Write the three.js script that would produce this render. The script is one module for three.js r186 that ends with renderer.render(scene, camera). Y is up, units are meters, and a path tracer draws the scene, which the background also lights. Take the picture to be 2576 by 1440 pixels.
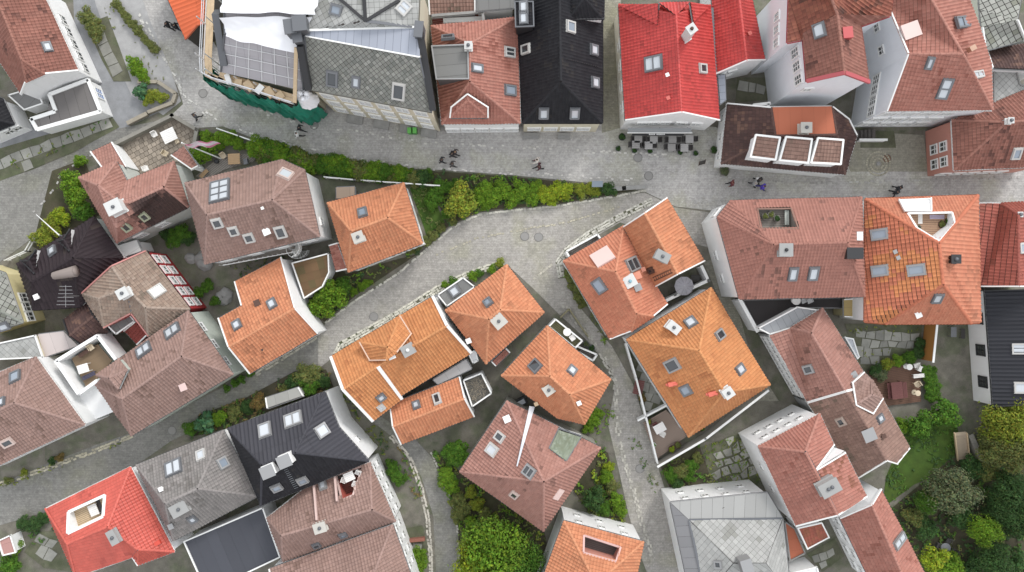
import * as THREE from 'three';
import { MarchingCubes } from 'three/addons/objects/MarchingCubes.js';

// ---------------------------------------------------------------- camera, sky, sun, exposure
const V3 = THREE.Vector3;
const ALT = 80, FOC = 2240, CX = 1288, CY = 720;         // drone height in metres, lens in survey units
const scene = new THREE.Scene();
const camera = new THREE.PerspectiveCamera(2 * Math.atan(720 / FOC) * 180 / Math.PI, 1024 / 572, 0.5, 600);
camera.position.set(0, ALT, 0); camera.up.set(0, 0, -1); camera.lookAt(0, 0, 0);
const SUN = new V3(0.4, 0.62, -0.66).normalize();
{
  const w = 256, h = 128, d = new Float32Array(w * h * 4), dir = new V3();
  for (let j = 0; j < h; j++) for (let i = 0; i < w; i++) {
    const th = (j + 0.5) / h * Math.PI - Math.PI / 2, ph = (i + 0.5) / w * 2 * Math.PI;
    dir.set(-Math.cos(th) * Math.cos(ph), Math.sin(th), Math.cos(th) * Math.sin(ph) * -1);
    const up = Math.max(0, dir.y), s = Math.max(0, dir.dot(SUN));
    let l = 0.86 + 0.08 * up + 0.5 * Math.pow(s, 2);
    const k = (j * w + i) * 4;
    if (dir.y < 0) l *= 0.45;
    d[k] = l * 0.97; d[k + 1] = l; d[k + 2] = l * 1.05; d[k + 3] = 1;
  }
  const t = new THREE.DataTexture(d, w, h, THREE.RGBAFormat, THREE.FloatType);
  t.mapping = THREE.EquirectangularReflectionMapping; t.magFilter = THREE.LinearFilter; t.minFilter = THREE.LinearFilter; t.needsUpdate = true;
  scene.background = t; scene.environment = t; scene.backgroundIntensity = 0.9; scene.environmentIntensity = 0.9;
}
const sun = new THREE.DirectionalLight(new THREE.Color(1, 0.97, 0.93), 1.5);
sun.position.copy(SUN).multiplyScalar(120); sun.castShadow = true; sun.shadow.radius = 32;
sun.shadow.mapSize.set(4096, 4096);
Object.assign(sun.shadow.camera, { left: -60, right: 60, top: 60, bottom: -60, near: 10, far: 260 });
scene.add(sun); scene.add(sun.target);
const renderer = new THREE.WebGLRenderer({ antialias: true });
renderer.toneMapping = THREE.LinearToneMapping; renderer.toneMappingExposure = 1.38;
renderer.shadowMap.enabled = true;

// ---------------------------------------------------------------- helpers
const W = (x, y, h = 0) => new V3((x - CX) / FOC * (ALT - h), h, (y - CY) / FOC * (ALT - h));   // survey point at height h -> metres
const rng = (seed) => () => { seed = (seed + 0x6d2b79f5) | 0; let t = Math.imul(seed ^ (seed >>> 15), 1 | seed); t = (t + Math.imul(t ^ (t >>> 7), 61 | t)) ^ t; return ((t ^ (t >>> 14)) >>> 0) / 4294967296; };
const hash = (x, y, s = 0) => { let n = Math.imul(x | 0, 374761393) + Math.imul(y | 0, 668265263) + Math.imul(s | 0, 1274126177); n = Math.imul(n ^ (n >>> 13), 1274126177); return ((n ^ (n >>> 16)) >>> 0) / 4294967296; };
const sm = (t) => t * t * (3 - 2 * t);
const noise = (x, y, s = 0) => { const i = Math.floor(x), j = Math.floor(y), a = sm(x - i), b = sm(y - j); return (hash(i, j, s) * (1 - a) + hash(i + 1, j, s) * a) * (1 - b) + (hash(i, j + 1, s) * (1 - a) + hash(i + 1, j + 1, s) * a) * b; };
const fbm = (x, y, s = 0, o = 4) => { let v = 0, a = 0.5, t = 0; for (let k = 0; k < o; k++) { v += a * noise(x, y, s + k); t += a; x *= 2.03; y *= 2.03; a *= 0.5; } return v / t; };
const names = {};
const numbered = (n) => { names[n] = (names[n] ?? -1) + 1; return names[n] ? `${n}_${String(names[n]).padStart(3, '0')}` : n; };
const clamp = (x, a, b) => Math.min(b, Math.max(a, x));
const UP = new V3(0, 1, 0);

class GB {
  constructor() { this.p = []; this.c = []; this.i = []; this.u = []; this.n = 0; }
  v(p, c, u = 0, w = 0) { this.p.push(p.x, p.y, p.z); if (c) this.c.push(c[0], c[1], c[2]); this.u.push(u, w); return this.n++; }
  quad(a, b, c, d, col, uv) { const k = this.n; this.v(a, col, ...(uv ? uv[0] : [])); this.v(b, col, ...(uv ? uv[1] : [])); this.v(c, col, ...(uv ? uv[2] : [])); this.v(d, col, ...(uv ? uv[3] : [])); this.i.push(k, k + 1, k + 2, k, k + 2, k + 3); }
  tri(a, b, c, col) { const k = this.n; this.v(a, col, a.x, a.z); this.v(b, col, b.x, b.z); this.v(c, col, c.x, c.z); this.i.push(k, k + 1, k + 2); }
  // box with centre c, unit axes and half sizes; uv in metres
  box(c, X, Y, Z, hx, hy, hz, col) {
    const q = (s, t, r) => c.clone().addScaledVector(X, s * hx).addScaledVector(Y, t * hy).addScaledVector(Z, r * hz);
    const f = (a, b, d, e, lu, lv) => this.quad(a, b, d, e, col, [[0, 0], [lu, 0], [lu, lv], [0, lv]]);
    f(q(-1, -1, 1), q(1, -1, 1), q(1, 1, 1), q(-1, 1, 1), 2 * hx, 2 * hy); f(q(1, -1, -1), q(-1, -1, -1), q(-1, 1, -1), q(1, 1, -1), 2 * hx, 2 * hy);
    f(q(1, -1, 1), q(1, -1, -1), q(1, 1, -1), q(1, 1, 1), 2 * hz, 2 * hy); f(q(-1, -1, -1), q(-1, -1, 1), q(-1, 1, 1), q(-1, 1, -1), 2 * hz, 2 * hy);
    f(q(-1, 1, 1), q(1, 1, 1), q(1, 1, -1), q(-1, 1, -1), 2 * hx, 2 * hz); f(q(-1, -1, -1), q(1, -1, -1), q(1, -1, 1), q(-1, -1, 1), 2 * hx, 2 * hz);
    return this;
  }
  abox(x, y, z, sx, sy, sz, turn = 0, col) { const c = Math.cos(turn), s = Math.sin(turn); return this.box(new V3(x, y, z), new V3(c, 0, -s), UP, new V3(s, 0, c), sx / 2, sy / 2, sz / 2, col); }
  beam(a, b, w, h, col) { const X = b.clone().sub(a), l = X.length(); if (l < 1e-4) return this; X.divideScalar(l); let Z = new V3().crossVectors(X, UP); if (Z.lengthSq() < 1e-6) Z.set(0, 0, 1); Z.normalize(); const Y = new V3().crossVectors(Z, X); return this.box(a.clone().add(b).multiplyScalar(0.5), X, Y, Z, l / 2, h / 2, w / 2, col); }
  tube(a, b, r0, r1 = r0, n = 6, col) {
    const X = b.clone().sub(a).normalize(); let Z = new V3().crossVectors(X, UP); if (Z.lengthSq() < 1e-6) Z.set(0, 0, 1); Z.normalize(); const Y = new V3().crossVectors(Z, X), k = this.n;
    for (let e = 0; e < 2; e++) for (let j = 0; j < n; j++) { const t = j / n * 2 * Math.PI, r = e ? r1 : r0; this.v((e ? b : a).clone().addScaledVector(Y, Math.cos(t) * r).addScaledVector(Z, Math.sin(t) * r), col); }
    for (let j = 0; j < n; j++) { const m = (j + 1) % n; this.i.push(k + j, k + m, k + n + m, k + j, k + n + m, k + n + j); }
    const c0 = this.v(b, col); for (let j = 0; j < n; j++) this.i.push(c0, k + n + j, k + n + (j + 1) % n);
    return this;
  }
  geo(O) {
    const g = new THREE.BufferGeometry(), p = new Float32Array(this.p);
    if (O) for (let k = 0; k < p.length; k += 3) { p[k] -= O.x; p[k + 1] -= O.y; p[k + 2] -= O.z; }
    g.setAttribute('position', new THREE.BufferAttribute(p, 3)); g.setAttribute('uv', new THREE.BufferAttribute(new Float32Array(this.u), 2));
    if (this.c.length) g.setAttribute('color', new THREE.BufferAttribute(new Float32Array(this.c), 3));
    g.setIndex(this.i); g.computeVertexNormals(); return g;
  }
  mesh(name, mat, parent, O) { if (!this.n) return null; const m = new THREE.Mesh(this.geo(O), mat); m.name = name; m.castShadow = m.receiveShadow = true; parent?.add(m); return m; }
}
function thing(name, label, category, pos, group, turn = 0) {
  const o = new THREE.Group(); o.name = numbered(name); o.position.copy(pos); o.rotation.y = turn; scene.add(o);
  o.userData = { label, category }; if (group) o.userData.group = group; return o;
}
function single(gb, name, label, category, mat, pos, group, extra) { const m = gb.mesh(numbered(name), mat, scene, pos); m.position.copy(pos); m.userData = { label, category, ...extra }; if (group) m.userData.group = group; return m; }
function structure(gb, name, mat) { const m = gb.mesh(numbered(name), mat, scene); m.userData.kind = 'structure'; return m; }

// ---------------------------------------------------------------- textures and materials
function dtex(w, h, f, srgb = false) {
  const d = new Uint8Array(w * h * 4);
  for (let j = 0; j < h; j++) for (let i = 0; i < w; i++) { const c = f(i, j), k = (j * w + i) * 4; d[k] = clamp(c[0] * 255, 0, 255); d[k + 1] = clamp(c[1] * 255, 0, 255); d[k + 2] = clamp(c[2] * 255, 0, 255); d[k + 3] = 255; }
  const t = new THREE.DataTexture(d, w, h, THREE.RGBAFormat); t.magFilter = THREE.LinearFilter; t.minFilter = THREE.LinearMipmapLinearFilter; t.generateMipmaps = true; t.wrapS = t.wrapT = THREE.RepeatWrapping; if (srgb) t.colorSpace = THREE.SRGBColorSpace; t.needsUpdate = true; return t;
}
const grey = (v) => [v, v, v];
// painted or rendered wall: faint streaks and blotches; weatherboards as relief
const wallTint = dtex(256, 256, (i, j) => grey(0.92 + 0.08 * fbm(i / 26, j / 80, 3) + 0.03 * (hash(i, j, 5) - 0.5)));
wallTint.repeat.set(0.25, 0.25);
const boardBump = dtex(16, 128, (i, j) => grey(((j % 16) / 16) * 0.9 + 0.1));
boardBump.repeat.set(0.5, 0.85);
const grainTint = dtex(256, 256, (i, j) => grey(0.72 + 0.28 * fbm(i / 3, j / 40, 8) + 0.12 * (hash(i, j, 9) - 0.5)));
const speck = dtex(512, 512, (i, j) => grey(0.62 + 0.3 * fbm(i / 30, j / 30, 21, 5) + 0.22 * (hash(i, j, 22) - 0.5)));
speck.repeat.set(0.12, 0.12);
const mats = {};
const lin = (r, g, b) => new THREE.Color().setRGB(r, g, b);
const mat = (key, c, rough = 0.75, o = {}) => mats[key] ??= new THREE.MeshStandardMaterial({ color: lin(...c), roughness: rough, ...o });
const wallM = (c) => mat('wall' + c, c, 0.7, { map: wallTint, bumpMap: boardBump, bumpScale: 0.02 });
const plasterM = (c) => mat('plaster' + c, c, 0.85, { map: wallTint });
const M = {
  tile: new THREE.MeshStandardMaterial({ vertexColors: true, roughness: 0.82 }),
  dull: new THREE.MeshPhysicalMaterial({ vertexColors: true, roughness: 0.6, specularIntensity: 0.35 }),
  wet: new THREE.MeshStandardMaterial({ vertexColors: true, roughness: 0.5 }),
  under: mat('under', [0.05, 0.042, 0.038], 0.95),
  white: mat('white', [0.78, 0.78, 0.76], 0.55),
  paleFrame: mat('paleFrame', [0.46, 0.45, 0.43], 0.6),
  gutter: mat('gutter', [0.3, 0.3, 0.3], 0.5, { metalness: 0.4 }),
  lead: mat('lead', [0.13, 0.135, 0.145], 0.55, { metalness: 0.3 }),
  black: mat('black', [0.022, 0.022, 0.024], 0.6),
  frame: mat('frame', [0.16, 0.165, 0.175], 0.5, { metalness: 0.2 }),
  concrete: mat('concrete', [0.36, 0.355, 0.34], 0.9, { map: speck }),
  wood: mat('wood', [0.36, 0.22, 0.12], 0.8, { map: grainTint }),
  deck: mat('deck', [0.3, 0.22, 0.16], 0.8, { map: grainTint }),
  greyDeck: mat('greyDeck', [0.3, 0.27, 0.24], 0.85, { map: grainTint }),
  darkWood: mat('darkWood', [0.1, 0.05, 0.035], 0.7, { map: grainTint }),
  pine: mat('pine', [0.62, 0.47, 0.3], 0.75, { map: grainTint }),
  redFascia: mat('redFascia', [0.42, 0.09, 0.1], 0.6),
  stone: mat('stone', [0.3, 0.285, 0.25], 0.9, { map: speck }),
};
const GLASS = {
  w: new THREE.MeshPhysicalMaterial({ color: lin(0.5, 0.53, 0.56), roughness: 0.12, clearcoat: 1, clearcoatRoughness: 0.03 }),
  b: new THREE.MeshPhysicalMaterial({ color: lin(0.24, 0.28, 0.33), roughness: 0.08, clearcoat: 1, clearcoatRoughness: 0.03 }),
  d: new THREE.MeshPhysicalMaterial({ color: lin(0.035, 0.04, 0.045), roughness: 0.05, clearcoat: 1, clearcoatRoughness: 0.03 }),
};
// tile kinds: colours are linear albedo; cw/rh the piece, amp the roll, gap the open joint
const TILE = {
  orange: { c: [[0.48, 0.195, 0.1], [0.445, 0.172, 0.086], [0.515, 0.225, 0.118]], v: 0.13, moss: 0.1, mc: [0.3, 0.12, 0.06] },
  amber: { c: [[0.475, 0.2, 0.078], [0.44, 0.175, 0.066], [0.51, 0.225, 0.09]], v: 0.11, moss: 0.06, mc: [0.35, 0.13, 0.05] },
  fox: { c: [[0.5, 0.186, 0.098], [0.455, 0.16, 0.084], [0.54, 0.225, 0.11]], v: 0.16, moss: 0.06, mc: [0.3, 0.09, 0.05] },
  coral: { c: [[0.46, 0.175, 0.103], [0.43, 0.155, 0.09], [0.495, 0.205, 0.122]], v: 0.1, moss: 0.05, mc: [0.3, 0.12, 0.07] },
  salmon: { c: [[0.315, 0.16, 0.127], [0.288, 0.143, 0.113], [0.342, 0.182, 0.148]], v: 0.11, moss: 0.22, mc: [0.13, 0.065, 0.05] },
  brown: { c: [[0.262, 0.168, 0.14], [0.236, 0.148, 0.123], [0.284, 0.185, 0.158]], v: 0.11, moss: 0.2, mc: [0.14, 0.085, 0.065] },
  umber: { c: [[0.23, 0.14, 0.11], [0.27, 0.17, 0.135], [0.2, 0.12, 0.095]], v: 0.14, moss: 0.3, mc: [0.12, 0.09, 0.065] },
  worn: { c: [[0.27, 0.2, 0.155], [0.22, 0.155, 0.12], [0.3, 0.235, 0.19]], v: 0.16, moss: 0.3, mc: [0.13, 0.105, 0.08] },
  rust: { c: [[0.235, 0.1, 0.075], [0.205, 0.085, 0.062], [0.265, 0.12, 0.09]], v: 0.15, moss: 0.3, mc: [0.07, 0.028, 0.022] },
  rustMoss: { c: [[0.22, 0.07, 0.045], [0.27, 0.1, 0.06], [0.17, 0.055, 0.035]], v: 0.2, moss: 0.5, mc: [0.045, 0.022, 0.016] },
  brick: { c: [[0.335, 0.142, 0.108], [0.305, 0.125, 0.094], [0.365, 0.168, 0.13]], v: 0.12, moss: 0.16, mc: [0.2, 0.065, 0.045] },
  red: { c: [[0.45, 0.05, 0.045], [0.41, 0.043, 0.039], [0.485, 0.06, 0.053]], v: 0.1, moss: 0.12, mc: [0.3, 0.035, 0.03], gloss: 1 },
  scarlet: { c: [[0.48, 0.088, 0.063], [0.445, 0.08, 0.057], [0.51, 0.1, 0.072]], v: 0.09, moss: 0.12, mc: [0.33, 0.055, 0.04], gloss: 1 },
  tin: { c: [[0.6, 0.13, 0.05], [0.57, 0.12, 0.045]], v: 0.08, moss: 0, cw: 0.36, rh: 3.2, amp: 0.05 },
  black: { c: [[0.019, 0.019, 0.022], [0.015, 0.015, 0.018], [0.023, 0.023, 0.026]], v: 0.16, moss: 0.05, mc: [0.035, 0.032, 0.03], dull: 1, amp: 0.045 },
  corr: { c: [[0.055, 0.055, 0.064], [0.048, 0.048, 0.056]], v: 0.12, moss: 0, cw: 0.34, rh: 3.4, amp: 0.09, dull: 1 },
  plum: { c: [[0.034, 0.025, 0.028], [0.029, 0.021, 0.024]], v: 0.14, moss: 0.1, mc: [0.06, 0.048, 0.042], cw: 0.36, rh: 0.9, amp: 0.09, dull: 1 },
  grey: { c: [[0.2, 0.185, 0.175], [0.17, 0.16, 0.15], [0.23, 0.21, 0.2]], v: 0.12, moss: 0.1, mc: [0.12, 0.11, 0.1] },
  darkBrown: { c: [[0.075, 0.04, 0.035], [0.06, 0.033, 0.03], [0.1, 0.055, 0.045]], v: 0.2, moss: 0.3, mc: [0.16, 0.09, 0.065] },
  slate: { c: [[0.22, 0.22, 0.195], [0.255, 0.255, 0.23], [0.185, 0.19, 0.17]], v: 0.16, moss: 0.25, mc: [0.2, 0.2, 0.13], cw: 0.31, rh: 0.31, amp: 0, rot: Math.PI / 4, gap: 0.03 },
  paleSlate: { c: [[0.33, 0.33, 0.315], [0.3, 0.305, 0.29], [0.36, 0.36, 0.345]], v: 0.12, moss: 0.12, mc: [0.2, 0.2, 0.18], cw: 0.4, rh: 0.4, amp: 0, rot: Math.PI / 4, gap: 0.015 },
  mossSlate: { c: [[0.3, 0.3, 0.27], [0.22, 0.23, 0.2]], v: 0.25, moss: 0.3, mc: [0.16, 0.165, 0.12], cw: 0.45, rh: 0.45, amp: 0, rot: Math.PI / 4, gap: 0.05 },
  sheet: { c: [[0.3, 0.32, 0.37]], v: 0.03, moss: 0, cw: 0.6, rh: 6, amp: 0, gap: 0.015, gloss: 1 },
  lead: { c: [[0.17, 0.17, 0.165]], v: 0.06, moss: 0.1, mc: [0.13, 0.13, 0.12], cw: 0.9, rh: 5, amp: 0, gap: 0.015 },
  felt: { c: [[0.055, 0.058, 0.07]], v: 0.05, moss: 0, cw: 1, rh: 8, amp: 0, gap: 0.008 },
  terracotta: { c: [[0.42, 0.13, 0.07]], v: 0.03, moss: 0, cw: 1, rh: 6, amp: 0, gap: 0.006 },
  pale: { c: [[0.5, 0.44, 0.42]], v: 0.04, moss: 0.1, mc: [0.4, 0.36, 0.34], cw: 1.2, rh: 6, amp: 0, gap: 0.01 },
};
let seedN = 7;

// ---------------------------------------------------------------- roofs
const pip = (P, x, y) => { let c = false; for (let i = 0, j = P.length - 1; i < P.length; j = i++) { const a = P[i], b = P[j]; if ((a[1] > y) !== (b[1] > y) && x < (b[0] - a[0]) * (y - a[1]) / (b[1] - a[1]) + a[0]) c = !c; } return c; };
function clipPoly(P, ax, ay, nx, ny) {   // keep the side where (p-a).n >= 0
  const o = [];
  for (let i = 0; i < P.length; i++) { const a = P[i], b = P[(i + 1) % P.length], da = (a[0] - ax) * nx + (a[1] - ay) * ny, db = (b[0] - ax) * nx + (b[1] - ay) * ny; if (da >= 0) o.push(a); if ((da >= 0) !== (db >= 0)) { const t = da / (da - db); o.push([a[0] + (b[0] - a[0]) * t, a[1] + (b[1] - a[1]) * t]); } }
  return o;
}
function faceFrame(P) {
  const n = new V3(), c = new V3();
  P.forEach((a, i) => { const b = P[(i + 1) % P.length]; n.x += (a.y - b.y) * (a.z + b.z); n.y += (a.z - b.z) * (a.x + b.x); n.z += (a.x - b.x) * (a.y + b.y); c.add(a); });
  c.divideScalar(P.length); n.normalize(); const flip = n.y < 0; if (flip) n.negate();
  let d = new V3(n.x, 0, n.z); const flat = d.length() < 0.03;
  if (flat) { let L = -1; P.forEach((a, i) => { const b = P[(i + 1) % P.length], l = a.distanceTo(b); if (l > L) { L = l; d = new V3().crossVectors(b.clone().sub(a), UP); } }); }
  d.y = 0; d.normalize();
  const u = new V3(-d.z, 0, d.x), v = new V3().crossVectors(n, u).normalize(); if (v.dot(d) > 0) { v.negate(); u.negate(); }
  return { n, c, u, v, flip, pitch: Math.acos(clamp(n.y, -1, 1)) * 180 / Math.PI };
}
const onFace = (fr, px, py) => { const o = new V3(0, ALT, 0), d = W(px, py, 0).sub(o); const t = fr.n.dot(fr.c.clone().sub(o)) / fr.n.dot(d); return o.addScaledVector(d, t); };
const PROF = (f) => Math.pow(0.5 + 0.5 * Math.cos(2 * Math.PI * f), 1.5);
function tileFace(gb, P, fr, T, holes, S) {
  const cw = T.cw ?? 0.27, rh = T.rh ?? 0.31, amp = T.amp ?? 0.075, gap = T.gap ?? 0.025, rot = T.rot ?? 0;
  const U = fr.u.clone().multiplyScalar(Math.cos(rot)).addScaledVector(fr.v, Math.sin(rot)), Vv = fr.v.clone().multiplyScalar(Math.cos(rot)).addScaledVector(fr.u, -Math.sin(rot));
  const to2 = (p) => { const q = p.clone().sub(fr.c); return [q.dot(U), q.dot(Vv)]; };
  let Q = P.map(to2); const HQ = holes.map((h) => h.map(to2));
  let area = 0; Q.forEach((a, i) => { const b = Q[(i + 1) % Q.length]; area += a[0] * b[1] - b[0] * a[1]; }); if (area < 0) Q.reverse();
  let x0 = 1e9, x1 = -1e9, y0 = 1e9, y1 = -1e9; Q.forEach((q) => { x0 = Math.min(x0, q[0]); x1 = Math.max(x1, q[0]); y0 = Math.min(y0, q[1]); y1 = Math.max(y1, q[1]); });
  const sdw = seedN * 17.3, lift = 0.02, step = rot ? 0.018 : 0.022, NS = amp ? 4 : 1;
  const at = (x, y, f, r) => fr.c.clone().addScaledVector(U, x).addScaledVector(Vv, y).addScaledVector(fr.n, dv(x, y) + 0.07 * (noise(x * 0.55 + sdw, y * 0.5, 2) - 0.5) + 0.02 + lift + amp * PROF(f) + step * (1 - r));
  const D = P.map((p) => p.clone().sub(fr.c).dot(fr.n)), Q0 = P.map(to2), TR = Math.max(...D.map(Math.abs)) > 0.02 ? THREE.ShapeUtils.triangulateShape(Q0.map((q) => new THREE.Vector2(q[0], q[1])), []) : null;
  fr.devAt = (p) => { const q = to2(p); return dv(q[0], q[1]); };
  const dv = (x, y) => {
    if (!TR) return 0; let best = -1e9, val = 0;
    for (const [i, j, k] of TR) { const a = Q0[i], b = Q0[j], c = Q0[k], den = (b[1] - c[1]) * (a[0] - c[0]) + (c[0] - b[0]) * (a[1] - c[1]); if (Math.abs(den) < 1e-9) continue; const l = ((b[1] - c[1]) * (x - c[0]) + (c[0] - b[0]) * (y - c[1])) / den, m = ((c[1] - a[1]) * (x - c[0]) + (a[0] - c[0]) * (y - c[1])) / den, n = 1 - l - m, w = Math.min(l, m, n); if (w > best) { best = w; val = l * D[i] + m * D[j] + n * D[k]; } if (w >= 0) break; }
    return val;
  };
  const sd = seedN++ * 131, ou = hash(sd, 1) * cw;
  const nx = Math.ceil((x1 - x0) / cw) + 1, ny = Math.ceil((y1 - y0) / rh) + 1;
  for (let r = 0; r < ny; r++) for (let k = 0; k < nx; k++) {
    const a = x0 - ou + k * cw, b = a + cw, c = y0 + r * rh, d = c + rh - gap, a1 = amp ? a : a + gap;
    const h1 = hash(k, r, sd), h2 = hash(k, r, sd + 1), h3 = hash(k, r, sd + 2);
    const wq = fr.c.clone().addScaledVector(U, a).addScaledVector(Vv, c), ti = T.patch ? (fbm(wq.x * 0.45 + 3, wq.z * 0.45, 77, 3) + 0.12 * (h1 - 0.5) > 0.53 ? 1 : h1 < 0.6 ? 0 : 2) : Math.floor(h1 * T.c.length);
    const base = T.c[ti].map((q, j) => T.patch ? q : 0.5 * q + 0.5 * T.c[0][j]), wp = fr.c.clone().addScaledVector(U, a).addScaledVector(Vv, c);
    const big = (0.9 + 0.2 * fbm(a * 1.1 + sd, c * 0.22, 31, 3)) * (0.95 + 0.1 * fbm(wp.x * 0.35 + sd, wp.z * 0.35 + wp.y * 0.3, 5, 3)), va = (1 + 0.7 * T.v * (h2 * 2 - 1)) * big;
    let col = base.map((q) => q * va);
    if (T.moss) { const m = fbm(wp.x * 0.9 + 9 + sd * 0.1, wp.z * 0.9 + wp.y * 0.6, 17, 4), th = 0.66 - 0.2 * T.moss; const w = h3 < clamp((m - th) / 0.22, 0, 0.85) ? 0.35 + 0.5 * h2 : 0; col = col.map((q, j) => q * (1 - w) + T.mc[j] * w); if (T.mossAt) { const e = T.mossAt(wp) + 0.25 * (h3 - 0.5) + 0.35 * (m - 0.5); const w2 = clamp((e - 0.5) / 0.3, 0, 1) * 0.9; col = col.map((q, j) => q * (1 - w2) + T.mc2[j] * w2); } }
    if (HQ.some((h) => pip(h, (a + b) / 2, (c + d) / 2))) continue;
    const ins = [[a1, c], [b, c], [b, d], [a1, d]].map((q) => pip(Q, q[0], q[1]));
    let full = ins.every(Boolean);
    if (full) for (const q of Q) if (q[0] > a && q[0] < b && q[1] > c && q[1] < d) full = false;
    if (full) {
      if (S && S.list.length < 300) { S.list.push({ dev: 0.055 + dv((a1 + b) / 2, (c + d) / 2), x: a1, y: c, tone: ti * 3 + Math.floor(h2 * 3), U, Vv, fr, w: b - a1, l: d - c, lift, amp, step, NS }); continue; }
      const k0 = gb.n;
      for (let s = 0; s <= NS; s++) { const f = s / NS, x = a1 + (b - a1) * f; gb.v(at(x, c, f, 0), col); gb.v(at(x, d, f, 1), col); const lp = at(x, c, f, 0).addScaledVector(fr.n, -0.03); gb.v(lp, col); }
      for (let s = 0; s < NS; s++) { const q = k0 + s * 3; gb.i.push(q, q + 3, q + 4, q, q + 4, q + 1, q, q + 2, q + 5, q, q + 5, q + 3); }
    } else {
      for (let s = 0; s < NS; s++) {
        const xa = a1 + (b - a1) * s / NS, xb = a1 + (b - a1) * (s + 1) / NS;
        let R = clipPoly(Q, xa, 0, 1, 0); if (R.length > 2) R = clipPoly(R, xb, 0, -1, 0); if (R.length > 2) R = clipPoly(R, 0, c, 0, 1); if (R.length > 2) R = clipPoly(R, 0, d, 0, -1);
        if (R.length < 3) continue;
        const k0 = gb.n; R.forEach((q) => gb.v(at(q[0], q[1], (q[0] - a1) / (b - a1), (q[1] - c) / rh), col));
        for (let t = 1; t + 1 < R.length; t++) gb.i.push(k0, k0 + t, k0 + t + 1);
      }
    }
  }
}
const XY = (i) => '0123456789abcdefghijklmnopqrstuvwxyz'.indexOf(i);
const WARN = [];
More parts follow.
